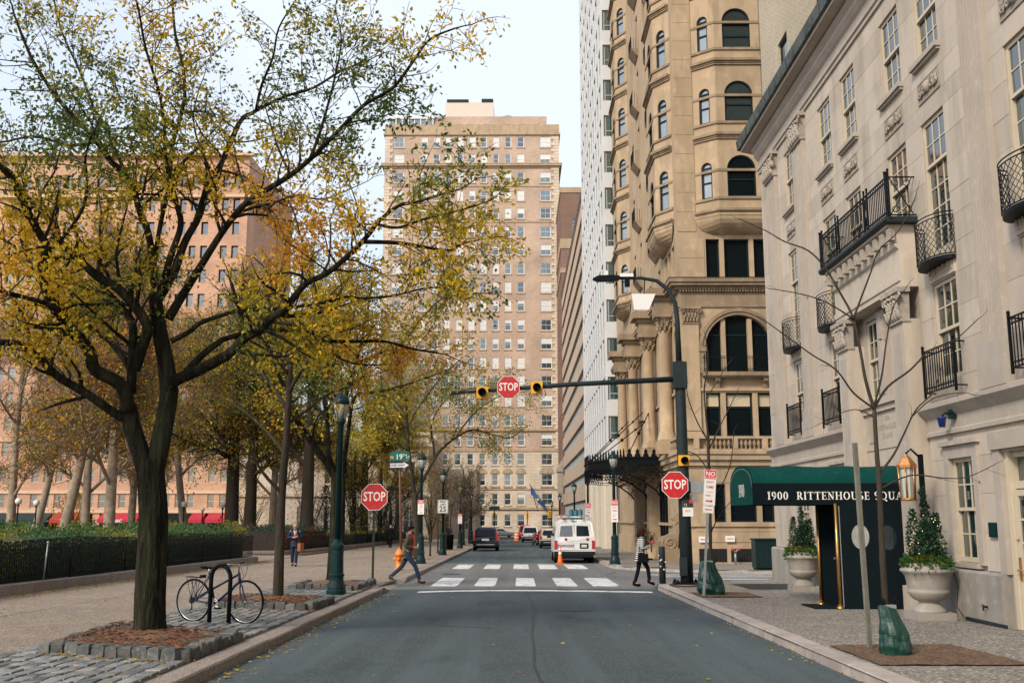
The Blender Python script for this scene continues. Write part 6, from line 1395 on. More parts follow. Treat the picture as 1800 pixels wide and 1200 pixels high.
# young bare trees along the far left kerb
def wild(seed, h, spread, trunk_r, levels=2, n1=9, fork=.35, lean=0.0, lg=.15, up=.35, twr=.006, l1=None):
    t = Tree(seed); r = t.r; top = Vector((lean * h + r.uniform(-.2, .2), r.uniform(-.2, .2), h * .62)); pts = spline([(0, 0, -.1), (lean * h * .2, 0, h * .15), (lean * h * .5 + r.uniform(-.1, .1), r.uniform(-.1, .1), h * .38), tuple(top)], 4)
    m = len(pts); trunk_tube(t.trunk, pts, [trunk_r * (1 - .6 * i / (m - 1)) for i in range(m)], 10, 1.3, .05, seed)
    t.spawn(pts, trunk_r * .8, trunk_r * .4, fork, n1, l1 or spread, 0, levels, up, spread=.75 if spread < 3 else .95, twr=twr, leafgap=lg); return t
def wild_tree(name, label, loc, seed, h, spread, tr, bark, twig, mats, ch, group, **k):
    kw = {a: k.pop(a) for a in ('per', 'size', 'cl', 'keep') if a in k}; t = wild(seed, h, spread, tr, **k); root = thing(name, label, 'tree', loc, group=group); t.finish(root, bark, twig, mats, ch, seed=seed, **kw); return root
sap = wild_tree('bare_sapling', 'thin bare sapling nearest the second lamp on the left kerb', (-4.85, 57.0, gs(57)), 31, 5.2, 1.5, .06, 'bark_m', 'twig_b', ['leaf_o', 'leaf_a'], choose_mix((.6, .4)), 'thin saplings along the far left kerb', per=2, size=(.06, .1), cl=.1, keep=.08, twr=.011)
for (x, y, rz, l) in ((-4.9, 63, 1.2, 'thin sapling with a pale foot between the speed sign and second lamp'), (-4.9, 75, 2.2, 'thin sapling behind the speed limit sign'), (-4.9, 88, 3.1, 'thin sapling beyond the litter bin'), (-5.0, 104, 4.4, 'farthest thin sapling on the left kerb')): dup(sap, (x, y, gs(y)), rz, l, (1, 1, 1.15))
dk = wild_tree('leafless_street_tree', 'brown twiggy street tree in the middle of the far left row', (-4.9, 92, gs(92)), 33, 9, 3.2, .15, 'bark_m', 'twig_b', ['leaf_o', 'leaf_a'], choose_mix((.7, .3)), 'twiggy trees along the far left kerb', per=2, size=(.1, .16), cl=.2, keep=.25, twr=.016, n1=12)
for (x, y, rz, l) in ((-5.2, 112, 2, 'brown twiggy street tree farthest down the left row'), (-5.1, 72, 4, 'brown twiggy street tree nearest in the far left row')): dup(dk, (x, y, gs(y)), rz, l, (.9, .9, .85) if y == 72 else None)
# ---- park trees
PK = 'bare park trees behind the hedge'
def px_loc(px, Y, dz=0.05): p = at(px, 900, Y); return (p.x, Y, gs(Y) + dz)
A1 = wild_tree('sycamore', 'pale barked sycamore forking low, right of centre behind the near hedge', px_loc(193, 62), 41, 25, 8.0, .40, 'bark_p', 'twig_b', ['leaf_a', 'leaf_o', 'leaf_r', 'leaf_y'], choose_mix((.35, .25, .2, .2)), PK, per=3, size=(.14, .22), cl=.25, keep=.26, twr=.014, n1=13, fork=.22, levels=2, lg=.2, l1=8.0)
A2 = wild_tree('sycamore', 'pale leaning sycamore trunk left of the orange shrub', px_loc(108, 70), 42, 28, 8.0, .42, 'bark_p', 'twig_b', ['leaf_a', 'leaf_o', 'leaf_y'], choose_mix((.4, .3, .3)), PK, per=3, size=(.14, .22), cl=.25, keep=.24, twr=.012, n1=14, fork=.3, lean=.14, lg=.2, l1=7.6)
A3 = wild_tree('dark_park_tree', 'thick dark trunk behind the dark hedge, left of the suited man', px_loc(407, 80), 43, 28, 8.5, .62, 'bark_m', 'twig_b', ['leaf_a', 'leaf_o', 'leaf_y'], choose_mix((.1, .5, .4)), PK, per=3, size=(.15, .26), cl=.3, keep=.42, twr=.014, n1=15, fork=.3, lg=.2, l1=8.2)
for src, px, Y, rz, sc_, l in ((A3, 440, 86, 2.0, (.9, .9, 1), 'second thick dark trunk just right of the first'), (A3, 540, 78, 4.0, (.95, .95, 1.05), 'tall straight grey trunk right of the suited man'), (A3, 700, 110, 1.0, (.7, .7, .7), 'dark trunk behind the street name sign'), (A3, 640, 100, 5.0, (.72, .72, .8), 'dark trunk seen between the lamp and the left stop sign'),
    (A1, 150, 78, 2.4, None, 'brown sycamore trunk just left of the low forking one'), (A1, 232, 84, 3.9, (.9, .9, 1.0), 'sycamore trunk hidden close beside the biggest tree'), (A1, 20, 80, 1.1, (1, 1, .95), 'leftmost sycamore behind the near hedge'), (A2, 330, 92, 2.9, None, 'sycamore behind the right end of the near hedge'), (A1, 480, 100, 5.1, (1.1, 1.1, 1.1), 'sycamore crown farthest back above the dark hedge'), (A2, 60, 104, .5, (1.1, 1.1, 1.1), 'sycamore farthest back at the left edge'), (A1, 280, 110, .2, (1.2, 1.2, 1.15), 'sycamore farthest back behind the biggest tree'), (A3, 590, 122, 2.6, (.9, .9, .8), 'dark park tree farthest back beside the cream building')):
    dup(src, px_loc(px, Y), rz, l, sc_)
def shrub(name, label, loc, h, w, mats, ch, seed, n=1600, size=(.12, .2), group=None, cat='shrub', stem='twig', conic=False):
    r = np.random.default_rng(seed); root = thing(name, label, cat, loc, group=group); z = r.random(n) ** (.9 if not conic else 1.5) * h
    pr = (np.sin(np.clip(z / h, 0.02, .98) * pi) ** .6 if not conic else (1 - z / h) * .95 + .05) * w; a = r.uniform(0, 6.28, n); q = pr * r.random(n) ** .5 * (1 + .3 * np.sin(3 * a + z))
    P = np.stack([q * np.cos(a), q * np.sin(a), z + .15], 1); leaves('foliage', P, np.stack([np.cos(a), np.sin(a), np.full(n, -.2 if conic else .4)], 1), r, mats, ch(P, r), root, size)
    MB().tube([(0, 0, -.1), (.05, 0, h * .5), (0, .05, h * .85)], [w * .08, w * .06, .02], 6).build('stem', stem, root)
    if not conic:
        mb = MB(); q_ = random.Random(seed)
        for i in range(14): a_ = q_.uniform(0, 6.28); mb.tube([(0, 0, h * .15 * q_.random()), (w * .4 * cos(a_), w * .4 * sin(a_), h * .5), (w * .8 * cos(a_), w * .8 * sin(a_), h * q_.uniform(.6, .95))], [.04, .03, .01], 4, caps=False)
        mb.build('branches', stem, root, kind='stuff')
    return root
SH = 'coloured shrubs and small trees in the park'
shrub('golden_shrub', 'golden yellow shrub beside the pale leaning sycamore', px_loc(128, 82), 4.2, 1.5, ['leaf_y', 'leaf_a', 'leaf_o'], choose_mix((.5, .4, .1)), 51, 2600, group=SH)
shrub('amber_shrub', 'amber orange small tree behind the two thick dark trunks', px_loc(438, 108), 6.0, 3.4, ['leaf_a', 'leaf_r', 'leaf_y'], choose_mix((.6, .2, .2)), 52, 3000, group=SH)
shrub('rust_tree', 'rust red small tree left of the left stop sign', px_loc(545, 98), 7.5, 3.0, ['leaf_r', 'leaf_a', 'leaf_o'], choose_mix((.55, .25, .2)), 53, 1500, group=SH)
shrub('rust_tree', 'red and green small tree above the left stop sign', px_loc(668, 104), 11, 3.6, ['leaf_r', 'leaf_o', 'leaf_y', 'leaf_a'], choose_mix((.35, .35, .15, .15)), 54, 3400, group=SH)
shrub('olive_tree', 'yellow green small tree between lamp and stop sign', px_loc(622, 92), 10, 2.8, ['leaf_o', 'leaf_y', 'leaf_g'], choose_mix((.5, .3, .2)), 55, 2600, group=SH)
shrub('golden_shrub', 'yellow small tree behind the street name sign', px_loc(757, 108), 7, 2.2, ['leaf_y', 'leaf_o', 'leaf_a'], choose_mix((.5, .3, .2)), 56, 1500, group=SH)
EV = 'dark evergreens in front of the cream building'
shrub('evergreen', 'dark evergreen left of the forked tree trunk', px_loc(572, 95), 5.2, 2.0, ['leaf_d', 'leaf_h'], choose_mix((.75, .25)), 57, 2600, group=EV, conic=True)
shrub('evergreen', 'dark spreading evergreen behind the left stop sign', px_loc(686, 95), 5.0, 3.0, ['leaf_d', 'leaf_h'], choose_mix((.8, .2)), 58, 3000, group=EV)
shrub('evergreen', 'dark evergreen just right of the forked tree trunk', px_loc(618, 99), 5.0, 1.8, ['leaf_d', 'leaf_h'], choose_mix((.8, .2)), 59, 2000, group=EV, conic=True)
# ---- two bare saplings on the right with staves and watering bags
RS = 'bare saplings on the right pavement'
root, t, LL = pixel_tree('bare_sapling', 'nearest bare sapling in front of the green canopy', (1566, 1140), 13.36, [
 ([(1558, 1140), (1556, 1060), (1550, 960), (1546, 860), (1541, 790), (1537, 720)], 17, 9, 0, 0, 'trunk'), ([(1537, 720), (1522, 670), (1513, 620), (1500, 560), (1480, 520), (1450, 470), (1420, 440), (1380, 425), (1345, 405), (1300, 385)], 8, 2, 0, .5, 2),
 ([(1500, 560), (1515, 520), (1530, 480), (1545, 440), (1580, 405), (1610, 345)], 5, 2, .1, -.3, 2), ([(1537, 718), (1500, 690), (1470, 650), (1430, 625), (1395, 600), (1340, 560)], 5, 2, 0, -.4, 2), ([(1538, 715), (1560, 680), (1600, 650), (1635, 615), (1675, 600), (1720, 560)], 6, 2, 0, .5, 2),
 ([(1537, 712), (1550, 660), (1558, 600), (1570, 540), (1590, 510)], 5, 2, 0, -.2, 2), ([(1543, 835), (1570, 800), (1590, 760), (1610, 720), (1640, 690), (1650, 660)], 6, 2, 0, .3, 2), ([(1545, 860), (1600, 835), (1660, 840), (1700, 838), (1745, 818)], 4, 1.5, 0, -.3, 2),
 ([(1500, 560), (1450, 530), (1400, 515), (1350, 507)], 4, 1.5, .1, -.2, 2), ([(1538, 735), (1510, 720), (1480, 725), (1440, 745)], 3, 1.3, 0, .2, 2), ([(1600, 735), (1640, 700), (1690, 690), (1715, 695)], 3, 1.2, .2, .4, 2)], 61, RS, 1.1)
for S, rad, opt in LL:
    if opt == 2: t.spawn(S, rad[0], rad[-1], .4, 3, .38, 2, 2, .1, .8, .0028, .3)
t.finish(root, 'bark_m', 'twig', ['leaf_r', 'leaf_a'], choose_mix((.6, .4)), per=1, size=(.05, .08), cl=.03, seed=3, keep=.12)
root, t, LL = pixel_tree('bare_sapling', 'thin bare sapling beside the leaning parking sign', (1249, 1040), 24.85, [
 ([(1249, 1042), (1249, 980), (1248, 900), (1246, 820), (1244, 760)], 8, 6, 0, 0, 'trunk'), ([(1245, 770), (1240, 720), (1238, 680), (1245, 640), (1240, 590)], 5, 2, 0, .3, 2), ([(1245, 775), (1225, 740), (1210, 700), (1205, 670)], 3.5, 1.5, 0, -.3, 2), ([(1246, 790), (1265, 750), (1280, 720), (1295, 690)], 3.5, 1.5, 0, .5, 2),
 ([(1247, 830), (1225, 800), (1200, 790), (1190, 775)], 3, 1.5, 0, .2, 2), ([(1248, 880), (1270, 850), (1285, 810), (1290, 760)], 3, 1.5, 0, -.4, 2), ([(1248, 940), (1262, 910), (1285, 880)], 3, 1.3, 0, .2, 2), ([(1243, 700), (1260, 670), (1280, 640)], 2.5, 1.2, .1, .3, 2)], 62, RS, 1.1)
for S, rad, opt in LL:
    if opt == 2: t.spawn(S, rad[0], rad[-1], .3, 4, .5, 2, 2, .2, .7, .0042, .3)
t.finish(root, 'bark_m', 'twig', None, None)
st = thing('wooden_stake', 'weathered wooden stake beside the nearest bare sapling', 'stake', tuple(at(1529, 1140, 13.97)))
M['wood_w'] = mat('weathered_wood', (.19, .175, .15), .9, .35, 6, .5, 30, col2=(.13, .14, .11)); MB().prism([(-.03, -.022), (.03, -.024), (.028, .024), (-.03, .022)], -.25, 2.72, 'z').build('shaft', 'wood_w', st); st.rotation_euler = (0, -.02, .3)
M['bag'] = mat('green_tarpaulin', (0.004, 0.042, 0.032), .42, .25, 5, .5, 14, spec=.6)
def bag(loc, label, h, seed, r0=.2):
    r = random.Random(seed); root = thing('watering_bag', label, 'watering bag', loc, group='green watering bags round the saplings'); mb = MB(); n, k = 44, 26; V = []
    for i in range(k + 1):
        t_ = i / k; rr = r0 * (1.06 + .16 * sin(pi * min(1, t_ * 1.4)) - .42 * t_ ** 1.6)
        for j in range(n):
            a = 2 * pi * j / n; fold = .92 + .16 * abs(sin(a * 2.5 + .9 * sin(t_ * 5 + seed))) + .07 * abs(sin(a * 6 + t_ * 2 + seed)) + .10 * math.exp(-((t_ - .16 - .05 * sin(a * 2)) / .07) ** 2) - .07 * math.exp(-((t_ - .36 - .06 * sin(a * 2 + 1)) / .05) ** 2); V.append((rr * fold * cos(a) + .05 * sin(t_ * 3 + seed), rr * fold * sin(a) * .8, t_ * h + .02 * sin(a * 2) * t_))
    mb.add(V, [(i * n + j, i * n + (j + 1) % n, (i + 1) * n + (j + 1) % n, (i + 1) * n + j) for i in range(k) for j in range(n)], 0, False); mb.build('bag', 'bag', root)
    mb = MB()
    for a in (.3, 3.5): x, y = r0 * .62 * cos(a), r0 * .5 * sin(a); mb.tube([(x, y, h * .94), (x * 1.15, y * 1.1, h + .07), (x * .9, y * .8, h + .1), (x * .7, y * .6, h)], .012, 5)
    mb.build('handle', 'black', root); MB().box(-.07, .07, -.05, .03, h - .03, h + .02).build('flap', 'grey', root); return root
bag((at(1568, 1140, 13.3).x, 13.3, gs(13.3)), 'wrinkled green watering bag at the foot of the nearest sapling', .60, 1, .155)
bag((at(1249, 1040, 24.85).x, 24.85, gs(24.85)), 'green watering bag behind the leaning parking sign pole', .78, 2, .25)
# ================================================================== STREET FURNITURE
M['lampglass'] = mat('lamp_glass', (.50, .50, .46), .2, .15, 3, spec=.7, trans=.3)
LPG = 'green acorn lamp posts along the street'
def lamp(loc, label, h=4.75):
    root = thing('street_lamp', label, 'street lamp', loc, group=LPG)
    MB().lathe([(.235, 0), (.235, .10), (.22, .12), (.215, .18), (.17, .34), (.165, .42), (.185, .44), (.185, .48), (.16, .50), (.145, 1.06), (.165, 1.08), (.165, 1.16), (.10, 1.22), (.09, 1.30)], 16, smooth=False).box(-.27, .27, -.27, .27, -.05, .015).build('pedestal', 'iron_g', root)
    MB().lathe([(.085, 1.28), (.062, h - .75), (.075, h - .73), (.10, h - .66), (.12, h - .58)], 12).build('pole', 'iron_g', root)
    MB().lathe([(.11, h - .58), (.175, h - .34), (.185, h - .22), (.17, h - .2)], 14).build('glass', 'lampglass', root)
    mb = MB(); mb.lathe([(.19, h - .22), (.215, h - .2), (.20, h - .12), (.15, h - .03), (.08, h + .02), (.06, h + .03), (.05, h + .09), (.02, h + .14)], 16)
    for i in range(6): a = i * pi / 3; mb.tube([(.115 * cos(a), .115 * sin(a), h - .58), (.182 * cos(a), .182 * sin(a), h - .34), (.19 * cos(a), .19 * sin(a), h - .21)], .008, 4)
    mb.build('cap', 'iron_g', root); return root
L1 = lamp((-4.33, 24.77, gs(24.77)), 'big green acorn lamp post nearest on the left, by the granite tree pits')
for X, Y, l in ((-4.31, 45.7, 'second lamp post on the left with a parking sign, beside the street name pole'), (-4.34, 59.4, 'lamp post on the left carrying the speed limit sign'), (-4.4, 78, 'third lamp post beyond the litter bin on the left'), (-4.5, 99, 'lamp post just left of the dark car'), (-4.4, 122, 'farthest lamp post on the left kerb'),
    (4.19, 45.0, 'lamp post on the right beside the white van'), (4.2, 62, 'lamp post on the right just behind the white van'), (4.2, 77, 'slim lamp post against the beige block, right row'), (4.2, 104, 'lamp post before the last in the right row'), (4.2, 129, 'last lamp post of the right row near the tan tower')): dup(L1, (X, Y, gs(Y)), 0, l)
def octagon(r): return [(r / cos(pi / 8) * cos(pi / 8 + i * pi / 4), r / cos(pi / 8) * sin(pi / 8 + i * pi / 4)) for i in range(8)]
def stop_plate(parent, loc, r, rz=0.0, rx=0.0):
    o = MB().prism(octagon(r), -.004, .004, 'y', 0).build('sign_plate', 'white', parent, loc, rz); MB().prism(octagon(r * .955), -.008, -.0045, 'y').build('red_face', 'red', o)
    text('STOP', r * .98, o, (0, -.0095, 0), FRONT, bold=.018, sx=.72, ext=.001); MB().cyl((0, -.012, r * .72), (0, -.006, r * .72), .014, n=6).cyl((0, -.012, -r * .72), (0, -.006, -r * .72), .014, n=6).build('bolts', 'grey', o, kind='stuff'); return o
s = thing('stop_sign', 'red stop sign on a dark post at the left kerb', 'stop sign', (-4.12, 29.41, gs(29.4)))
MB().box(-.03, .03, -.02, .02, -.1, 2.45).build('post', 'pole', s); stop_plate(s, (0, -.03, 2.43), .375)
def plate(parent, w, h, loc, m='white', rz=0.0, rot=None, name='sign_plate'): return put(name, MB().box(-w / 2, w / 2, -.004, .004, -h / 2, h / 2).mesh(name, m), parent, loc, rz, rot=rot)
M['ink'] = mat('black_ink', (.02, .02, .02), .6); M['red_t'] = mat('red_ink', (.62, .03, .04), .5); M['green_s'] = mat('street_sign_green', (.01, .135, .11), .45, .08, 4); M['rust'] = mat('rusty_brown_pole', (.14, .062, .04), .7, .3, 6)
def parking(parent, loc, w=.3, h=.62, rz=0.0, lines=('NO', 'STOPPING', 'ANY', 'TIME'), big=True):
    o = plate(parent, w, h, loc, rz=rz); MB().box(-w / 2 + .008, w / 2 - .008, -.0065, -.0042, h / 2 - h * .26, h / 2 - .008).build('red_band', 'red_t', o)
    text(lines[0], h * .17, o, (0, -.0085, h * .38), FRONT, bold=.02, ext=.0008); text(lines[1], w * .2, o, (0, -.0085, h * .275), FRONT, ext=.0008)
    for i, s_ in enumerate(lines[2:4]): text(s_, h * .105, o, (0, -.0062, h * (.15 - .14 * i)), FRONT, 'red_t', bold=.01, ext=.0008)
    mb = MB(); mb.box(-w * .3, w * .3, -.0062, -.0042, -h * .13, -h * .12); mb.box(-w * .32, w * .1, -.0062, -.0042, -h * .24, -h * .215); mb.add([(-w * .3, -.0062, -h * .40), (w * .12, -.0062, -h * .40), (w * .12, -.0062, -h * .36), (-w * .3, -.0062, -h * .36)], [(0, 1, 2, 3)]); mb.add([(w * .12, -.0062, -h * .43), (w * .32, -.0062, -h * .38), (w * .12, -.0062, -h * .33)], [(0, 1, 2)])
    mb.build('printed_lines', 'red_t', o, kind='stuff'); return o
PSG = 'parking signs on posts'
def hung_sign(label, loc, w=.28, h=.6, n=1):
    s = thing('parking_sign', label, 'parking sign', loc, group=PSG); parking(s, (0, 0, 0), w, h); MB().box(-.03, .03, .004, .05, -.02, .02).build('clamp', 'grey', s); return s
hung_sign('red and white parking sign on the second left lamp post', (-4.31, 45.7 - .16, 2.12), .28, .62); hung_sign('parking sign on the lamp post beside the white van', (4.19, 44.84, 1.95), .30, .95)
hung_sign('small parking sign on the third left lamp post', (-4.4, 77.84, 1.55), .3, .75); hung_sign('parking sign on the right lamp post just behind the van', (4.2, 61.84, 1.95), .34, 1.1); hung_sign('parking sign low on the last right lamp post', (4.2, 103.8, 1.2), .5, .9)
s = thing('parking_sign_pole', 'leaning steel pole with a tall red and white no stopping sign', 'parking sign', (4.33, 24.43, gs(24.43))); s.rotation_euler = (0, .085, 0)
MB().box(-.028, .028, -.02, .02, -.1, 2.9).build('post', 'grey', s); parking(s, (0.01, -.03, 2.52), .28, .84); o = plate(s, .25, .16, (.0, -.03, 2.0)); MB().box(-.08, .08, -.0065, -.0042, -.012, .012).build('printed_lines', 'red_t', o, kind='stuff')
s = thing('street_name_sign', 'green arched street name sign over a one way arrow on a rusty pole', 'street sign', (-5.59, 49.5, gs(49.5))); s.rotation_euler = (0, -.035, 0)
MB().cyl((0, 0, -.1), (0, 0, 5.35), .06, .05, 10).build('post', 'rust', s)
n_ = 10; pl_ = [(-.5, -.21), (.5, -.21), (.5, .12)] + [(.5 * cos(pi * i / n_), .12 + .16 * sin(pi * i / n_)) for i in range(1, n_)] + [(-.5, .12)]
o = MB().prism(pl_, -.075, -.06, 'y').build('name_plate', 'green_s', s, (0, 0, 4.95), .25); text('19', .36, o, (-.03, -.078, -.03), FRONT, bold=.015); text('TH', .17, o, (.24, -.078, .05), FRONT); text('ST', .17, o, (.4, -.078, -.06), FRONT); text('N', .2, o, (-.38, -.078, -.05), FRONT, 'yellow', bold=.02)
o = plate(s, 1.05, .38, (0, -.08, 4.52), 'ink', .25, name='one_way_plate'); MB().add([(-.46, -.006, -.1), (.2, -.006, -.1), (.2, -.006, -.16), (.46, -.006, 0), (.2, -.006, .16), (.2, -.006, .1), (-.46, -.006, .1)], [(0, 1, 2, 3, 4, 5, 6)]).build('arrow', 'white', o); text('ONE WAY', .155, o, (-.1, -.008, 0), FRONT, 'ink', bold=.02)
s = thing('speed_limit_sign', 'white speed limit sign on a left lamp post', 'speed sign', (-4.34, 59.22, gs(59.4) + 2.75)); o = plate(s, .6, .76, (0, 0, 0)); MB().box(-.27, .27, -.0062, -.0042, .345, .36).box(-.27, .27, -.0062, -.0042, -.36, -.345).box(-.28, -.265, -.0062, -.0042, -.36, .36).box(.265, .28, -.0062, -.0042, -.36, .36).build('border', 'ink', o, kind='stuff')
text('SPEED', .15, o, (0, -.0075, .25), FRONT, 'ink', bold=.01, sx=.9); text('LIMIT', .15, o, (0, -.0075, .10), FRONT, 'ink', bold=.01); text('25', .42, o, (0, -.0075, -.16), FRONT, 'ink', bold=.02); MB().box(-.05, .05, .004, .1, -.03, .03).build('clamp', 'grey', s)
hy = thing('fire_hydrant', 'orange fire hydrant beside the walking man', 'fire hydrant', (-4.43, 38.55, gs(38.55)))
M['hyd'] = mat('hydrant_orange', (.80, .23, .035), .45, .12, 5)
MB().lathe([(.17, 0), (.17, .05), (.12, .06), (.12, .50), (.15, .51), (.15, .56), (.165, .57), (.165, .60), (.13, .66), (.09, .74), (.05, .78)], 16).lathe([(.035, .78), (.03, .84)], 5).build('barrel', 'hyd', hy)
for a in (pi, 0, -pi / 2): MB().cyl((.1 * cos(a), .1 * sin(a), .42), (.19 * cos(a), .19 * sin(a), .42), .06, n=8).cyl((.19 * cos(a), .19 * sin(a), .42), (.22 * cos(a), .22 * sin(a), .42), .045, n=5).build('nozzle', 'hyd', hy)
bn = thing('litter_bin', 'black slatted litter bin between the left lamp posts', 'litter bin', (-4.95, 73, gs(73))); MB().lathe([(.30, .03), (.32, .06), (.34, .98), (.36, 1.0), (.36, 1.05), (.25, 1.06)], 16).build('liner', 'iron', bn); mb = MB()
for i in range(24): a = i * pi / 12; mb.tube([(.33 * cos(a), .33 * sin(a), .02), (.37 * cos(a), .37 * sin(a), .8), (.40 * cos(a), .40 * sin(a), 1.06)], .016, 4)
mb.build('slats', 'iron', bn, kind='stuff')
# ---- traffic pole with mast arm and street light
TPL = thing('traffic_pole', 'tall dark traffic pole with a long mast arm and curved street light', 'traffic pole', (4.77, 29.47, gs(29.47)))
MB().tube([(0, 0, 0), (-.02, 0, 3), (-.045, 0, 6.1), (-.055, 0, 6.35)], [.185, .165, .15, .145], 16).build('post', 'pole', TPL)
mb = MB(); mb.tube([(-.055, 0, 6.3), (-.07, 0, 7.6), (-.12, 0, 8.1), (-.3, 0, 8.5), (-.65, 0, 8.78), (-1.1, 0, 8.86), (-1.9, 0, 8.86)], [.095, .075, .07, .065, .058, .05, .045], 10); mb.build('lamp_arm', 'pole', TPL)
mb = MB(); mb.lathe([(.02, 0)] * 1 + [(.10, .0), (.12, .04), (.07, .10)], 10); CACHE['x'] = 1
mb = MB(); mb.prism([(-2.55, 8.83), (-2.4, 8.77), (-1.9, 8.78), (-1.75, 8.82), (-1.75, 8.9), (-2.0, 8.93), (-2.4, 8.91)], -.15, .15, 'y'); mb.build('lamp_head', 'iron', TPL)
MB().box(-1.75, -1.35, -.12, .12, 8.88, 8.98).box(-2.2, -2.1, -.05, .05, 8.93, 9.08).build('sensor_box', 'white', TPL)
MB().box(-1.6, -1.45, -.06, .06, 8.6, 8.82).build('camera', 'iron', TPL)
mb = MB(); mb.prism([(-1.42, 8.34), (-.72, 8.34), (-.92, 7.86), (-1.36, 7.86)], -.2, -.17, 'y'); mb.build('white_panel', 'white', TPL); MB().cyl((-1.05, -.1, 8.3), (-1.0, 0, 8.84), .02, n=6).build('panel_hanger', 'pole', TPL)
MB().box(-.26, .14, -.21, .21, 5.55, 6.32).build('clamp', 'pole', TPL)
MB().tube([(-.2, -.02, 5.83), (-3.2, -.02, 5.68), (-6.73, -.02, 5.42)], [.085, .07, .05], 12).build('mast_arm', 'pole', TPL)
mb = MB()
for x, y in ((-.3, -.3), (.3, -.3), (.3, .3), (-.3, .3)): mb.cyl((x, y, -.02), (x, y, .13), .03, n=6); mb.cyl((x, y, .05), (x, y, .09), .055, n=6)
mb.box(-.36, .36, -.36, .36, -.03, .05); mb.build('base_plate', 'iron', TPL)
MB().box(-.23, -.02, -.26, -.17, .25, .75).build('hand_hole', 'pole', TPL)
def signal(parent, x, z, label=None, s=.17):
    o = MB().box(-s, s, -.02, .2, -s, s).build('signal_head', 'yellow', parent, (x, -.2, z)); mb = MB(); mb.lathe([(s * .66, 0), (s * .70, .16), (s * .64, .16), (s * .6, .02)], 16); mb.v = [(a, -.02 - c_, b) for a, b, c_ in mb.v]; mb.build('visor', 'iron', o)
    MB().prism([(s * .64 * cos(pi * i / 8), s * .64 * sin(pi * i / 8)) for i in range(16)], -.03, -.021, 'y').build('lens', 'glass_k', o); MB().box(-.03, .03, .1, .22, -s - .05, s + .05).build('bracket', 'grey', o); return o
signal(TPL, -5.81, 5.42); signal(TPL, -4.23, 5.56); signal(TPL, -.02, 3.46, s=.15)
MB().tube([(-4.0, -.1, 5.5), (-3.96, -.12, 5.36), (-4.04, -.12, 5.28), (-4.1, -.1, 5.36)], .012, 5).build('cable_loop', 'iron', TPL)
stop_plate(TPL, (-5.05, -.16, 5.58), .325)
s = thing('stop_sign', 'red stop sign fixed to the big traffic pole on the right', 'stop sign', (4.46, 29.2, 2.6)); stop_plate(s, (0, 0, 0), .375); MB().box(-.1, .3, .01, .06, -.03, .03).build('bracket', 'grey', s)
MB().box(.16, .52, -.16, .14, 2.53, 2.88).build('control_box', 'grey', TPL); MB().box(.17, .34, -.12, .05, 2.28, 2.5).build('small_box', 'grey', TPL)
s = thing('bus_stop_sign', 'black red and white bus stop plate strapped to the traffic pole', 'bus sign', (4.82, 29.27, 1.95)); o = plate(s, .30, .46, (0, 0, 0)); MB().box(-.15, .15, -.0065, -.0042, .02, .23).build('black_band', 'ink', o); MB().box(.04, .148, -.009, -.0066, .14, .228).build('red_flash', 'red_t', o); text('12', .1, o, (-.07, -.009, .09), FRONT, ext=.0008); text('BUS', .085, o, (0, -.0062, -.08), FRONT, 'red_t', ext=.0008)
bl = thing('bollard', 'dark round bollard between the woman and the traffic pole', 'bollard', (4.12, 29.76, gs(29.76))); MB().lathe([(.095, -.05), (.09, .98), (.08, 1.02), (.05, 1.04)], 16).build('shaft', 'pole', bl); mb = MB(); q_ = random.Random(3)
for i in range(7): a = q_.uniform(3.3, 6.1); z = q_.uniform(.35, .85); mb.box(.095 * cos(a) - .02, .095 * cos(a) + .02, .097 * sin(a) - .004, .097 * sin(a), z, z + .035)
mb.build('stickers', 'white', bl, kind='stuff')
db = thing('utility_cabinet', 'dark teal utility cabinet on the side street corner', 'cabinet', (9.35, 39.3, gs(39.3))); MB().box(-.44, .44, -.35, .35, .08, 1.1).build('body', 'iron_g', db); MB().box(-.48, .48, -.39, .39, 1.1, 1.16).build('lid', 'iron_g', db); mb = MB()
for i in range(9): mb.box(-.38 + i * .09, -.35 + i * .09, -.362, -.35, .14, 1.04)
mb.build('ribs', 'pole', db, kind='stuff'); MB().box(-.4, .4, -.3, .3, -.02, .08).build('foot', 'iron', db)
sp_ = thing('standpipe', 'red capped standpipe in front of the dark basement grilles', 'standpipe', (9.45, 45.2, gs(45.2))); MB().cyl((0, 0, 0), (0, 0, .55), .05, n=8).tube([(-.12, -.12, .62), (0, 0, .52), (.12, -.12, .62)], .05, 6).build('pipe', 'grey', sp_)
for x in (-.12, .12): MB().cyl((x, -.12, .6), (x * 1.2, -.2, .64), .06, n=8).build('cap', 'red', sp_)
nt_ = thing('notice_plate', 'small white notice above the basement grille', 'notice', (9.32, 45.56, .75)); plate(nt_, .42, .26, (0, 0, 0)); MB().box(-.14, .14, -.0065, -.0042, -.02, .02).build('printed_lines', 'red_t', nt_, kind='stuff'); dup(nt_, (8.15, 45.56, .72), 0, 'small white notice left of the basement grilles')
cn = thing('traffic_cone', 'orange traffic cone standing behind the white van', 'traffic cone', (1.97, 48.9, g(48.9))); MB().lathe([(.14, .04), (.12, .12), (.03, .82), (.02, .84)], 16).box(-.21, .21, -.21, .21, 0, .04).build('body', 'orange', cn)
for z0, z1 in ((.42, .56), (.64, .72)): MB().lathe([(.145 - .138 * z0 + .0, z0), (.145 - .138 * z1 + .0, z1)], 16).build('band', 'white', cn)
br_ = thing('traffic_barrel', 'orange and white traffic barrel in the far road', 'traffic barrel', (-.2, 127, g(127))); MB().lathe([(.36, 0), (.36, .08), (.30, .1), (.28, 1.0), (.2, 1.05)], 14).build('body', 'orange', br_)
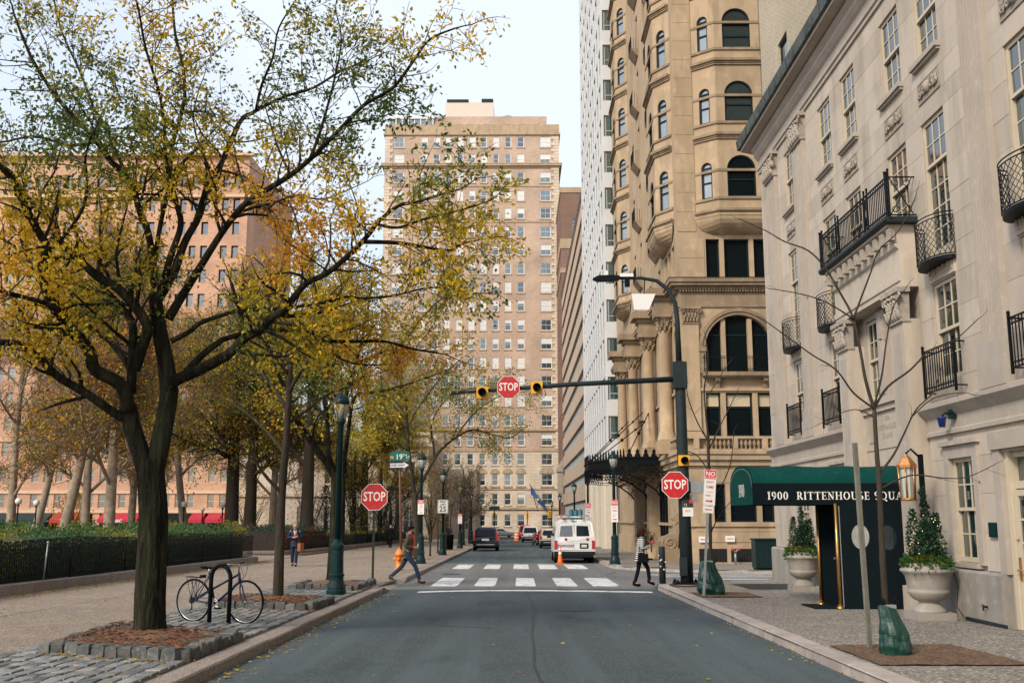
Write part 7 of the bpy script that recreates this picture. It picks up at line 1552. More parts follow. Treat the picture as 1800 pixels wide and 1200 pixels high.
for z in (.35, .68): MB().lathe([(.315 - .03 * z, z), (.31 - .03 * z, z + .16)], 14).build('band', 'white', br_)
# planters by the far entrance
pb = thing('flower_box', 'pale flower box with dark leaves by the ornate entrance', 'planter', (6.2, 50.5, gs(50.5))); MB().prism([(-.4, .1), (.4, .1), (.5, .62), (-.5, .62)], -.3, .3, 'y').build('box', 'tanstone', pb); MB().box(-.3, .3, -.2, .2, 0, .1).build('foot', 'iron', pb)
shrub('potted_shrub', 'dark leafy shrub filling the pale flower box', (6.2, 50.5, gs(50.5) + .5), .8, .5, ['leaf_d', 'leaf_h', 'leaf_r'], choose_mix((.6, .3, .1)), 71, 700, (.06, .12), cat='potted plant')
# flag, far signals and signs
fl = thing('flag', 'blue flag with a gold badge hanging from the tan tower', 'flag', (1.9, 184.5, 4.2)); MB().tube([(1.6, .4, -1.5), (.2, -1.2, 3.2)], .07, 5).build('pole', 'rust', fl); M['flag_b'] = mat('flag_blue', (.02, .075, .25), .8, .2, 1)
mb = MB(); V = []
for i in range(9):
    for j in range(5): u, v = i / 8, j / 4; V.append((.35 + u * 2.6, -1.1 + .25 * sin(u * 7 + v), 2.9 - u * 3.6 - v * (1.5 - .9 * u) + .1 * sin(u * 9)))
mb.add(V, [(i * 5 + j, i * 5 + j + 1, i * 5 + j + 6, i * 5 + j + 5) for i in range(8) for j in range(4)], 0, True); mb.build('cloth', 'flag_b', fl); MB().ball((1.6, -1.35, .4), .28, 8).build('badge', 'yellow', fl)
def far_signal(label, loc, sign=False):
    s = thing('traffic_signal', label, 'traffic light', loc, group='small traffic lights at the far junction'); MB().cyl((0, 0, -.1), (0, 0, 4.2), .07, n=6).build('post', 'pole', s); MB().box(-.22, .22, -.2, .1, 2.9, 3.9).build('signal_head', 'yellow', s)
    for z in (3.1, 3.4, 3.7): MB().cyl((0, -.21, z), (0, -.26, z), .11, n=8).build('lens', 'glass_k', s)
    if sign: plate(s, 1.7, .5, (0, -.12, 4.6), 'green_s'); MB().cyl((0, 0, 4.2), (0, 0, 5.1), .05, n=6).build('sign_post', 'pole', s)
    return s
far_signal('far traffic light under a green street sign left of the barrel', (-3.9, 168, gs(168)), True); far_signal('far traffic light above the red truck', (1.5, 170, gs(170))); far_signal('far traffic light right of the flag', (-9.2 + 6.2, 166, gs(166)) if False else (4.6, 150, gs(150)))
PLG = 'white globe lamps in the park'
pk_ = thing('park_lamp', 'white globe park lamp leftmost behind the hedge', 'park lamp', px_loc(31, 75), group=PLG); MB().lathe([(.14, 0), (.1, .3), (.06, .5), (.05, 3.0), (.1, 3.05), (.1, 3.15)], 8).build('pole', 'iron_g', pk_); MB().ball((0, 0, 3.38), .25, 10).build('globe', mat('globe_glass', (.72, .7, .64), .4), pk_)
for px, Y, l in ((63, 80, 'white globe park lamp second from the left edge'), (323, 85, 'white globe park lamp just right of the biggest tree'), (391, 90, 'white globe park lamp left of the thick dark trunks'), (356, 110, 'white globe park lamp in front of the red awnings')): dup(pk_, px_loc(px, Y), 0, l)
ps = thing('stone_pedestal', 'small stone pedestal at the end of the near hedge', 'pedestal', (-14.6, 49.6, gs(49.6))); MB().box(-.4, .4, -.4, .4, 0, .9).box(-.48, .48, -.48, .48, .9, 1.02).box(-.5, .5, -.5, .5, 0, .15).build('block', 'tanstone', ps); MB().lathe([(.2, 1.02), (.12, 1.15), (.3, 1.4), (.42, 1.62), (.44, 1.7), (.2, 1.66)], 14).build('urn', 'iron', ps)
for i, (px, Y) in enumerate(((15, 58), (110, 60))):
    b_ = thing('park_bench', ('leftmost', 'second')[i] + ' wooden park bench behind the near hedge', 'bench', px_loc(px, Y, .06), .1, 'park benches behind the hedge')
    for k in range(4): MB().box(-.9, .9, -.25 + k * .12, -.15 + k * .12, .43, .47).build('slat', 'bark_m', b_)
    for k in range(3): MB().box(-.9, .9, .26, .29, .55 + k * .13, .64 + k * .13).build('slat', 'bark_m', b_)
    for x in (-.8, .8): MB().box(x - .03, x + .03, -.25, .3, 0, .43).box(x - .03, x + .03, .22, .3, .43, .95).build('leg', 'iron', b_)
# ================================================================== BICYCLE AND ITS RACK
rk = thing('bicycle_rack', 'black inverted U bicycle rack on the granite setts', 'bicycle rack', (-4.99, 17.43, gs(17.43)), math.atan2(-.2, .38)); w_ = .215
MB().tube([(-w_, 0, -.05), (-w_, 0, .72)] + [(-w_ * cos(pi * i / 10), 0, .74 + w_ * sin(pi * i / 10)) for i in range(11)] + [(w_, 0, .72), (w_, 0, -.05)], .036, 12).build('hoop', 'iron', rk)
BK = thing('bicycle', 'navy blue bicycle with a rear carrier locked to the black rack', 'bicycle', (-5.52, 17.72, gs(17.8) + .02), math.atan2(-.42, 1.08)); M['navy'] = mat('navy_bicycle_paint', (.006, .018, .06), .4, .15, 6, coat=.1); M['chrome'] = mat('bright_alloy', (.62, .62, .6), .3, .1, 5, metal=.9); M['tyre'] = mat('tyre_rubber', (.006, .006, .007), .85, spec=.15)
R, WBs = .345, 1.06
for x in (0, WBs):
    w_ = put('wheel', MB().tube([(.325 * cos(2 * pi * i / 40), 0, .325 * sin(2 * pi * i / 40)) for i in range(40)], .0065, 6, closed=True).mesh('wheel', 'chrome'), BK, (x, 0, R)); MB().tube([(.341 * cos(2 * pi * i / 40), 0, .341 * sin(2 * pi * i / 40)) for i in range(40)], .019, 6, closed=True).build('tyre', 'tyre', w_)
    mb = MB()
    for i in range(28): a = 2 * pi * i / 28; sd_ = .025 if i % 2 else -.025; mb.cyl((.02 * cos(a + 1.2), sd_, .02 * sin(a + 1.2)), (.318 * cos(a), 0, .318 * sin(a)), .0013, n=3)
    mb.build('spokes', 'chrome', w_, kind='stuff'); MB().cyl((0, -.05, 0), (0, .05, 0), .02, n=8).build('hub', 'chrome', w_)
BBk, ST, HT, HB = Vector((.44, 0, .29)), Vector((.30, 0, .80)), Vector((.90, 0, .82)), Vector((.935, 0, .66)); mb = MB()
mb.tube([BBk, ST], .021, 8); mb.tube([HT, HB], .024, 8); mb.tube([HB + Vector((-.005, 0, .02)), BBk], .022, 8)
for s in (-1, 1):
    mb.tube([HT + Vector((0, s * .015, -.03)), Vector((.375, s * .03, .54)), Vector((0, s * .06, R))], .013, 6); mb.tube([BBk + Vector((0, s * .03, 0)), Vector((0, s * .06, R))], .009, 6); mb.tube([ST + Vector((0, s * .015, -.05)), Vector((0, s * .06, R))], .008, 6)
mb.build('frame', 'navy', BK); mb = MB(); mb.tube([HB, Vector((.955, 0, .60))], .016, 8)
for s in (-1, 1): mb.tube([(.955, s * .03, .61), (.975, s * .045, .50), (1.01, s * .05, .40), (WBs, s * .05, R)], [.014, .013, .011, .009], 6)
mb.build('fork', 'navy', BK); mb = MB(); mb.tube([HT, (.89, 0, .93), (.93, 0, .95)], .014, 8); mb.tube([(.74, -.27, .96), (.84, -.25, .965), (.93, -.14, .955), (.94, 0, .95), (.93, .14, .955), (.84, .25, .965), (.74, .27, .96)], .011, 6); mb.build('handlebar', 'chrome', BK)
mb = MB(); mb.tube([(.72, -.275, .958), (.84, -.252, .965)], .017, 6); mb.build('grip', 'black', BK); mb = MB(); mb.tube([(.72, .275, .958), (.84, .252, .965)], .017, 6); mb.build('grip', 'black', BK)
mb = MB(); mb.tube([(.9, -.2, .955), (.86, -.22, .92), (.8, -.24, .91)], .006, 4); mb.tube([(.93, -.12, .95), (1.0, -.08, .9), (1.02, -.03, .78), (.96, 0, .64)], .004, 4); mb.tube([(.93, .12, .95), (1.02, .08, .92), (1.0, .03, .75), (.93, 0, .68)], .004, 4); mb.build('brake_cables', 'black', BK, kind='stuff')
mb = MB(); mb.tube([ST, (.285, 0, .88)], .012, 6); mb.build('seat_post', 'chrome', BK)
mb = MB(); mb.add([(.14, -.085, .915), (.17, -.09, .90), (.25, -.05, .905), (.43, -.018, .90), (.43, .018, .90), (.25, .05, .905), (.17, .09, .90), (.14, .085, .915), (.15, 0, .87), (.26, 0, .865), (.43, 0, .88)], [(0, 1, 2, 3, 4, 5, 6, 7), (0, 8, 1), (1, 8, 9, 2), (2, 9, 10, 3), (3, 10, 4), (4, 10, 9, 5), (5, 9, 8, 6), (6, 8, 7), (7, 8, 0)]); mb.build('saddle', 'black', BK)
mb = MB(); mb.tube([(.2, -.04, .72), (-.16, -.045, .735), (-.16, .045, .735), (.2, .04, .72)], .006, 5)
for s in (-1, 1): mb.tube([(-.13, s * .045, .735), (0, s * .065, R + .02)], .005, 4); mb.tube([(.0, s * .045, .73), (0, s * .065, R + .02)], .005, 4); mb.tube([(.08, s * .045, .725), (0.0, s * .065, R + .02)], .005, 4)
mb.box(.14, .2, -.05, .05, .725, .77); mb.build('carrier', 'iron', BK)
ck = MB(); ck.tube([(.44 + .10 * cos(2 * pi * i / 28), -.045, .29 + .10 * sin(2 * pi * i / 28)) for i in range(28)], .007, 4, closed=True); ck.tube([(.44 + .075 * cos(2 * pi * i / 24), -.05, .29 + .075 * sin(2 * pi * i / 24)) for i in range(24)], .005, 4, closed=True)
for i in range(5): a = 2 * pi * i / 5; ck.cyl((.44, -.045, .29), (.44 + .1 * cos(a), -.045, .29 + .1 * sin(a)), .006, n=4)
ck.tube([(.44, -.06, .29), (.60, -.075, .24)], .011, 6); ck.tube([(.44, .06, .29), (.28, .075, .34)], .011, 6); ck.build('crankset', 'chrome', BK)
for x, y, z in ((.60, -.12, .24), (.28, .12, .34)): MB().box(x - .045, x + .045, y - .045, y + .045, z - .012, z + .012).build('pedal', 'black', BK)
mb = MB(); mb.tube([(0, -.045, R + .05), (.44, -.045, .39)], .005, 4); mb.tube([(.44, -.045, .19), (.03, -.045, R - .16), (0, -.045, R - .1)], .005, 4); mb.tube([(0, -.045, R - .05), (.02, -.06, R - .12), (-.02, -.06, R - .17)], .012, 5); mb.lathe([(.05, -.012), (.05, .012)], 14); k_ = len(mb.v) - 28; mb.v[k_:] = [(a, -.045 + c_, b + R) for a, b, c_ in mb.v[k_:]]; mb.build('drivetrain', 'pole', BK)
# ================================================================== VEHICLES
M['van_w'] = mat('white_van_paint', (.62, .63, .64), .4, .14, 1.6, coat=.15, streak=.14); M['car_navy'] = mat('dark_navy_car_paint', (.004, .009, .022), .3, .1, 2, coat=.3, spec=.25); M['car_beige'] = mat('champagne_car_paint', (.48, .43, .36), .3, .05, 2, coat=.5); M['car_red'] = mat('red_car_paint', (.42, .03, .03), .3, .1, 2, coat=.5); M['tail'] = mat('tail_lamp_red', (.42, .012, .012), .25, .1, 8, spec=.7); M['plate_w'] = mat('number_plate', (.6, .58, .48), .5, .1, 30); M['bumper'] = mat('dark_bumper_plastic', (.012, .014, .016), .6, .1, 4, spec=.2)
def loft(mb, st, mi=0):
    """stations (y, ring of (halfwidth,z) bottom to top)"""
    n = len(st[0][1]); V = []
    for y, ring in st: V += [(w, y if not isinstance(y, (list, tuple)) else y[i], z) for i, (w, z) in enumerate(ring)] + [(-w, y if not isinstance(y, (list, tuple)) else y[n - 1 - i], z) for i, (w, z) in enumerate(ring[::-1])]
    m = 2 * n; F = [(i * m + j, i * m + (j + 1) % m, (i + 1) * m + (j + 1) % m, (i + 1) * m + j) for i in range(len(st) - 1) for j in range(m)]; F += [tuple(range(m)), tuple(range(len(st) * m - 1, (len(st) - 1) * m - 1, -1))]; mb.add(V, F, mi)
def wheels(root, r, xw, ys, w=.22):
    key = ('wh', r)
    if key not in CACHE:
        t_ = MB().tube([(-w / 2, 0, 0), (-w / 2 + .01, 0, 0), (w / 2 - .01, 0, 0), (w / 2, 0, 0)], [r * .9, r, r, r * .9], 20); h = MB().tube([(-w / 2 - .006, 0, 0), (w / 2 + .006, 0, 0)], r * .62, 14); CACHE[key] = (t_.mesh('wheel', 'tyre'), h.mesh('rim', 'grey'))
    for y in ys:
        for s in (-1, 1): o = put('wheel', CACHE[key][0], root, (s * xw, y, r)); put('rim', CACHE[key][1], o)
def quadpanel(mb, pts, out, t=.006, mi=0):
    o = Vector(out) * t; P = [Vector(p) + o for p in pts]; mb.add([tuple(p) for p in P], [(0, 1, 2, 3)], mi)
# white van seen from behind
VN = thing('van', 'white work van with roof rack and ladders parked on the right', 'van', (2.70, 49.7, g(49.7)), .0); VN.rotation_euler = (-.01, 0, 0)
mb = MB(); R_ = lambda k, dz=0: [(.90 * k, .42), (.985 * k, .52), (.995 * k, .95), (.96 * k, 1.25), (.86 * k, 1.9 + dz), (.70 * k, 2.03 + dz), (.3, 2.07 + dz)]
loft(mb, [((.03, .0, .0, .02, .14, .22, .26), R_(1)), (.5, R_(1)), (3.6, R_(1)), (4.2, [(.9, .42), (.98, .52), (.98, .95), (.94, 1.25), (.82, 1.75), (.66, 1.9), (.3, 1.93)]), (4.75, [(.9, .42), (.97, .52), (.97, .95), (.93, 1.18), (.9, 1.2), (.7, 1.22), (.3, 1.22)]), (5.45, [(.85, .45), (.9, .55), (.9, .85), (.86, .98), (.8, 1.0), (.6, 1.02), (.3, 1.02)])]); body = mb.build('body', 'van_w', VN)
rear = lambda x, z: (x, (.0 if z < .95 else (z - .95) / .95 * .13) - .006, z)
for s in (-1, 1):
    d = MB(); d.add([rear(s * .02, .62), rear(s * .80, .62), rear(s * .80, 1.25), rear(s * .72, 1.86), rear(s * .02, 1.90)], [(0, 1, 2, 3, 4)] if s > 0 else [(4, 3, 2, 1, 0)]); dr_ = d.build('rear_door', 'van_w', VN); d = MB(); a = [rear(s * .1, 1.28), rear(s * .72, 1.28), rear(s * .65, 1.76), rear(s * .1, 1.78)]; a = [(x, y - .008, z) for x, y, z in a]; d.add(a, [(0, 1, 2, 3)] if s > 0 else [(3, 2, 1, 0)]); d.build('window', 'glass_k' if s > 0 else 'glass_s', dr_)
    d = MB(); d.box(s * .83, s * .97, -.025, .03, .68, 1.08); d.build('tail_lamp', 'tail', VN); MB().cyl((s * (.42 if s < 0 else .62), -.02, 1.14), (s * (.42 if s < 0 else .62), -.0, 1.14), .065, n=14).build('round_reflector', 'tail', VN)
text('comcast', .235, VN, (-.42, -.014, .84), FRONT, 'ink', bold=.003, ext=.001); MB().tube([(-.84 + .085 * cos(q * .45 + .8), -.014, .84 + .085 * sin(q * .45 + .8)) for q in range(11)], .008, 4).build('logo_arc', 'red_t', VN, kind='stuff')
MB().box(.25, .66, -.02, .0, .70, .95).build('plate_frame', 'ink', VN); MB().box(.33, .58, -.026, -.021, .76, .88).build('number_plate', 'plate_w', VN); MB().box(-.98, .98, -.14, .06, .40, .56).box(-.9, .9, -.1, .02, .3, .4).build('rear_bumper', 'bumper', VN); MB().box(-.12, .12, .2, .26, 1.96, 2.0).build('brake_lamp', 'tail', VN)
wheels(VN, .37, .84, (1.0, 4.55), .24); MB().box(-.7, .7, .3, 5.0, .22, .42).build('underbody', 'black', VN)
for s in (-1, 1): d = MB(); a = [(s * .972, .6, 1.28), (s * .972, 3.5, 1.28), (s * .895, 3.5, 1.74), (s * .895, .7, 1.74)]; d.add(a, [(0, 1, 2, 3)]); d.build('side_window', 'glass_k', VN); MB().box(s * .98, s * 1.2, 4.25, 4.35, 1.15, 1.42).build('mirror', 'bumper', VN)
rk_ = MB()
for y in (.4, 1.7, 3.0): rk_.tube([(-.85, y, 2.04), (-.85, y, 2.2), (.85, y, 2.2), (.85, y, 2.04)], .022, 5)
for x in (-.85, .85): rk_.tube([(x, .3, 2.2), (x, 3.3, 2.2)], .02, 5)
rk_.build('roof_rack', 'white', VN)
def ladder(label, x, z, rz):
    o = thing('ladder', label, 'ladder', (x, 51.2, z), rz, group='ladders on the van roof'); 
    for s in (-1, 1): MB().box(s * .19 - .03, s * .19 + .03, -1.6, 1.9, 0, .07).build('rail', 'grey', o)
    for i in range(11): MB().cyl((-.17, -1.5 + i * .32, .035), (.17, -1.5 + i * .32, .035), .016, n=5).build('rung', 'grey', o)
ladder('aluminium ladder on the left of the van roof', 2.2, g(51) + 2.23, .03); ladder('aluminium ladder on the right of the van roof', 3.25, g(51) + 2.23, -.05)
M['teal_d'] = mat('teal_drum', (.015, .12, .15), .5, .15, 4)
for i, x in enumerate((2.72, 2.96, 3.2)): o = thing('drum', ('left', 'middle', 'right')[i] + ' teal drum of the three standing on the van roof', 'drum', (x, 53.0, g(53) + 2.1), group='teal drums on the van roof'); MB().lathe([(.105, 0), (.115, .03), (.11, .2), (.116, .22), (.11, .24), (.115, .42), (.10, .46)], 12).build('body', 'teal_d', o); MB().lathe([(.09, .46), (.07, .49)], 12).build('lid', 'iron', o)
def suv(name, label, cat, loc, paint, W=1.82, H=1.66, Ln=4.5, rz=0.0, belt=1.02, lamp='high', sedan=False, trim='bumper', group=None):
    V = thing(name, label, cat, loc, rz, group); h = W / 2; mb = MB(); B = belt
    if not sedan:
        ring = lambda k, top: [(h * .9, .32), (h, .45), (h * 1.0, B * .7), (h * .97, B), (h * .86 * k, B + (top - B) * .55), (h * .74 * k, top - .06), (h * .45, top)]
        loft(mb, [((.06, .0, .02, .06, .22, .36, .42), ring(1, H - .02)), (.7, ring(1, H)), (Ln * .5, ring(1, H)), (Ln * .62, ring(.97, H - .12)), (Ln * .77, [(h * .9, .32), (h, .45), (h, B * .7), (h * .95, B), (h * .88, B + .02), (h * .7, B + .04), (h * .4, B + .05)]), (Ln, [(h * .8, .36), (h * .88, .45), (h * .88, B * .62), (h * .84, B * .8), (h * .7, B * .84), (h * .5, B * .86), (h * .3, B * .86)])])
    else:
        ring = lambda z1, z2, k: [(h * .9, .28), (h, .4), (h, .66), (h * .96, .86), (h * k, z1), (h * k * .85, z2 - .04), (h * .4, z2)]
        loft(mb, [(.0, ring(.88, .9, .85)), (.25, ring(.94, .97, .88)), (1.0, ring(.95, 1.0, .9)), (1.6, ring(1.2, H, .82)), (2.6, ring(1.22, H, .82)), (3.4, ring(.95, 1.0, .9)), (4.2, ring(.84, .86, .84)), (Ln, ring(.7, .74, .7))])
    mb.build('body', paint, V)
    if not sedan:
        r0, r1 = B + .05, H - .17; yy = lambda z: .05 + (z - B) / (H - B) * .36
        MB().add([(-h * .78, yy(r0) - .02, r0), (h * .78, yy(r0) - .02, r0), (h * .66, yy(r1) - .02, r1), (-h * .66, yy(r1) - .02, r1)], [(0, 1, 2, 3)]).build('rear_window', 'glass_k', V)
        for s in (-1, 1):
            z0, z1 = (B * .72, H - .3) if lamp == 'high' else (B * .72, B * .95); d = MB(); d.prism([(s * h * .84, z0), (s * h * 1.0, z0), (s * h * (.88 if lamp == 'high' else .99), z1), (s * h * (.79 if lamp == 'high' else .84), z1)], -.015 if lamp != 'high' else .0, .25, 'y'); d.build('tail_lamp', 'tail', V)
            MB().add([(s * h * .955, .6, B + .04), (s * h * .955, Ln * .6, B + .04), (s * h * .83, Ln * .55, H - .16), (s * h * .83, .7, H - .16)], [(0, 1, 2, 3)]).build('side_window', 'glass_k', V)
        MB().box(-h * .96, h * .96, -.06, .1, .34, .62).build('rear_bumper', trim, V); MB().box(-.26, .26, -.016, .0, .74, .88).build('number_plate', 'plate_w', V); MB().box(-h * .7, h * .7, -.075, -.06, .44, .5).build('bumper_strip', 'grey', V)
    else:
        for s in (-1, 1): MB().add([(s * h * .9, 1.15, .98), (s * h * .9, 3.2, .98), (s * h * .80, 2.7, H - .06), (s * h * .80, 1.55, H - .06)], [(0, 1, 2, 3)]).build('side_window', 'glass_k', V); MB().box(s * h * .6, s * h * .97, -.01, .12, .68, .82).build('tail_lamp', 'tail', V)
        MB().box(-h * .98, h * .98, -.05, .1, .3, .52).build('rear_bumper', paint, V)
    wheels(V, .35 if not sedan else .33, h - .11, (Ln * .19, Ln * .8)); MB().box(-h * .8, h * .8, .2, Ln - .3, .18, .34).build('underbody', 'black', V); return V
suv('parked_car', 'dark navy crossover car driving away in the left lane', 'car', (-2.36, 74.5, g(74.5)), 'car_navy', 1.84, 1.68, lamp='high')
suv('parked_car', 'champagne estate car parked ahead of the white van', 'car', (2.68, 84, g(84)), 'car_beige', 1.85, 1.6, lamp='low')
suv('parked_car', 'white off road car parked beyond the red motor tricycle', 'car', (1.35, 116, g(116)), 'van_w', 1.9, 1.8, lamp='low')
suv('pickup_truck', 'red truck with orange top far down the right lane', 'truck', (.95, 133, g(133)), 'car_red', 1.9, 1.95, lamp='low')
suv('parked_car', 'small red car parked between the white and champagne cars', 'car', (2.75, 101, g(101)), 'car_red', 1.75, 1.5, lamp='low')
suv('parked_car', 'white sedan crossing the far junction side on', 'car', (-5.3, 173, g(173)), 'van_w', 1.8, 1.42, 4.7, -pi / 2 + .0, sedan=True)
mt = thing('motorcycle', 'red motor tricycle standing by the champagne car', 'motorcycle', (1.75, 97, g(97)), .25); M['mr'] = M['car_red']
for y in (0, 1.35): o = put('wheel', MB().tube([(0, .29 * cos(2 * pi * i / 24), .29 * sin(2 * pi * i / 24)) for i in range(24)], .06, 6, closed=True).mesh('wheel', 'tyre'), mt, (0, y, .35)); MB().tube([(-.03, 0, 0), (.03, 0, 0)], .2, 12).build('rim', 'grey', o)
MB().tube([(0, -.1, .75), (0, .3, .85), (0, .8, .95), (0, 1.1, .95)], [.13, .17, .2, .12], 8).tube([(0, .2, .5), (0, .7, .45), (0, 1.2, .5)], .13, 8).build('body', 'car_red', mt); MB().tube([(-.35, .95, 1.15), (0, 1.1, 1.08), (.35, .95, 1.15)], .02, 5).tube([(0, 1.35, .35), (0, 1.1, 1.05)], .04, 6).build('handlebar', 'grey', mt); MB().tube([(0, -.05, .9), (0, .5, .95)], [.1, .14], 8).build('seat', 'black', mt)
# ================================================================== PEOPLE
M['skin'] = mat('skin', (.46, .27, .19), .55, .06, 9); M['hair_d'] = mat('dark_hair', (.009, .006, .005), .8, .3, 20, spec=.1); M['hair_b'] = mat('brown_curly_hair', (.028, .012, .007), .8, .4, 25, .6, 40, spec=.1); M['jacket_o'] = mat('olive_jacket', (.085, .078, .04), .85, .2, 8); M['scarf_r'] = mat('red_scarf', (.48, .05, .05), .85, .2, 12); M['jeans'] = mat('dark_blue_jeans', (.016, .035, .075), .85, .2, 8); M['shoe_b'] = mat('brown_boot', (.045, .022, .014), .5, .2, 9); M['suit'] = mat('navy_suit', (.008, .016, .045), .8, .15, 5); M['shirt'] = mat('white_shirt', (.68, .68, .68), .7); M['blackc'] = mat('black_cloth', (.006, .006, .008), .9, .15, 6, spec=.15); M['tanbag'] = mat('tan_leather', (.32, .10, .035), .5, .2, 6); M['grey_h'] = mat('grey_hair', (.45, .44, .42), .7)
def stripes():
    m = mat('striped_knit', (.05, .06, .075), .9); N = m.node_tree.nodes; K = m.node_tree.links.new; tcx = N.new('ShaderNodeTexCoord'); sx = N.new('ShaderNodeSeparateXYZ'); K(tcx.outputs['Object'], sx.inputs[0]); mm = N.new('ShaderNodeMath'); mm.operation = 'FRACT'; mu = N.new('ShaderNodeMath'); mu.operation = 'MULTIPLY'; mu.inputs[1].default_value = 17
    K(sx.outputs[2], mu.inputs[0]); K(mu.outputs[0], mm.inputs[0]); gt = N.new('ShaderNodeMath'); gt.operation = 'GREATER_THAN'; gt.inputs[1].default_value = .55; K(mm.outputs[0], gt.inputs[0]); mxx = N.new('ShaderNodeMix'); mxx.data_type = 'RGBA'; mxx.inputs[6].default_value = (.045, .055, .07, 1); mxx.inputs[7].default_value = (.62, .62, .60, 1); K(gt.outputs[0], mxx.inputs[0]); K(mxx.outputs[2], N['Principled BSDF'].inputs['Base Color']); return m
M['stripe'] = stripes()
def skin_mesh(name, verts, edges, radii, m, parent, root=0, sub=2, kind=None):
    me = bpy.data.meshes.new(name); me.from_pydata([tuple(v) for v in verts], edges, []); o = put(name, me, parent, kind=kind); md = o.modifiers.new('Skin', 'SKIN'); md.use_smooth_shade = True
    for i, r in enumerate(radii): me.skin_vertices[0].data[i].radius = r if isinstance(r, tuple) else (r, r)
    me.skin_vertices[0].data[root].use_root = True; o.modifiers.new('Subsurf', 'SUBSURF').levels = sub; o.modifiers['Subsurf'].render_levels = sub; me.materials.append(M[m]); return o
def person(label, loc, rz, J, wear, scale=1.0, hair='hair_d', group='people on the street', hands=True, girl=False):
    """J: joints, facing +x. keys pel chest neck head, shL/shR elL.. wrL.. hipL.. knL.. anL.. toL.."""
    root = thing('person', label, 'person', loc, rz, group); root.scale = (scale,) * 3; V = {k: Vector(v) for k, v in J.items()}; hd = V['head']; up = (hd - V['neck']).normalized(); fw = V.get('look', Vector((1, 0, 0))).normalized()
    names = ['pel', 'waist', 'chest', 'neck', 'jaw', 'head', 'top']; V['waist'] = V['pel'].lerp(V['chest'], .45); V['jaw'] = hd - up * .055 + fw * .012; V['top'] = hd + up * .075
    rad = {'pel': (.14, .11), 'waist': (.125, .10), 'chest': (.15, .11), 'neck': .055, 'jaw': .072, 'head': .095, 'top': .06}
    E_ = [('pel', 'waist'), ('waist', 'chest'), ('chest', 'neck'), ('neck', 'jaw'), ('jaw', 'head'), ('head', 'top')]
    for s in 'LR':
        V['toe' + s] = V['to' + s]
        for a, b in (('chest', 'sh'), ('sh', 'el'), ('el', 'wr')): E_.append((a if a == 'chest' else a + s, b + s))
        E_ += [('pel', 'hip' + s), ('hip' + s, 'kn' + s), ('kn' + s, 'an' + s), ('an' + s, 'to' + s)]
        rad.update({'sh' + s: .055, 'el' + s: .042, 'wr' + s: .030, 'hip' + s: .088, 'kn' + s: .058, 'an' + s: .040, 'to' + s: .036})
    ks = list(rad); ix = {k: i for i, k in enumerate(ks)}
    skin_mesh('body', [V[k] for k in ks], [(ix[a], ix[b]) for a, b in E_], [rad[k] for k in ks], 'skin', root, ix['pel'])
    def part(nm, keys, edges, m, grow, rt, extra=None):
        r2 = dict(rad); r2.update(extra or {}); kk = list(keys); ii = {k: i for i, k in enumerate(kk)}
        return skin_mesh(nm, [V[k] for k in kk], [(ii[a], ii[b]) for a, b in edges], [tuple(x + grow for x in r2[k]) if isinstance(r2[k], tuple) else r2[k] + grow for k in kk], m, root, ii[rt])
    leg = ['pel', 'waist'] + [k + s for s in 'LR' for k in ('hip', 'kn', 'an')]; part('trousers', leg, [('pel', 'waist'), ('pel', 'hipL'), ('pel', 'hipR')] + [(a + s, b + s) for s in 'LR' for a, b in (('hip', 'kn'), ('kn', 'an'))], wear['legs'], wear.get('lg', .014), 'pel', {'anL': .045, 'anR': .045})
    V['hem'] = V['pel'] + Vector((0, 0, wear.get('hem', -.06))); top = ['hem', 'pel', 'waist', 'chest'] + [k + s for s in 'LR' for k in ('sh', 'el', 'wr')]; V['nk2'] = V['chest'].lerp(V['neck'], .62)
    rad['hem'] = (.155, .125); rad['nk2'] = .075
    part('jacket' if not girl else 'jumper', top + ['nk2'], [('hem', 'pel'), ('pel', 'waist'), ('waist', 'chest'), ('chest', 'nk2')] + [e for s in 'LR' for e in (('chest', 'sh' + s), ('sh' + s, 'el' + s), ('el' + s, 'wr' + s))], wear['top'], wear.get('tg', .018), 'pel')
    for s in 'LR':
        a, t_ = V['an' + s], V['to' + s]; mb = MB(); d = (t_ - a); d.z *= .4; mb.tube([a + Vector((0, 0, .05)) - d * .12, a - d * .2 + Vector((0, 0, -.04)), a + d * .45 + Vector((0, 0, -.045)), t_ + d * .1 + Vector((0, 0, -.01)), t_ + d * .32], [.048, .054, .048, .042, .02], 10); mb.build('shoe', wear['shoe'], root)
        if hands:
            w, e = V['wr' + s], V['el' + s]; d = (w - e).normalized(); sd_ = d.cross(Vector((0, 0, 1))); sd_ = sd_.normalized() if sd_.length > .1 else Vector((0, 1, 0)); dn = d.cross(sd_).normalized(); mb = MB(); mb.tube([w - d * .01, w + d * .035, w + d * .085], [.028, .038, .034], 8)
            for i in range(4): q = sd_ * (-.027 + i * .018); l = (.06, .075, .07, .052)[i]; mb.tube([w + d * .08 + q, w + d * (.08 + l * .5) + q + dn * .008, w + d * (.08 + l * .8) + q + dn * .03], [.0095, .009, .006], 5)
            q = sd_ * (.036 if s == 'L' else -.036); mb.tube([w + d * .025 + q * .6, w + d * .055 + q * 1.3 + dn * .015, w + d * .085 + q * 1.25 + dn * .03], [.013, .011, .007], 5); mb.build('hand', 'skin', root)
    # face, ears, hair
    sw = up.cross(fw).normalized(); mb = MB(); mb.tube([hd + fw * .088 + up * .012, hd + fw * .112 - up * .022, hd + fw * .092 - up * .03], [.010, .015, .008], 6); mb.build('nose', 'skin', root)
    for s in (-1, 1): MB().ball(tuple(hd + fw * .085 + sw * s * .034 + up * .012), .011, 6).build('eye', 'ink', root); MB().ball(tuple(hd + sw * s * .093 - up * .01 - fw * .005), .022, 6, sz=1.4).build('ear', 'skin', root)
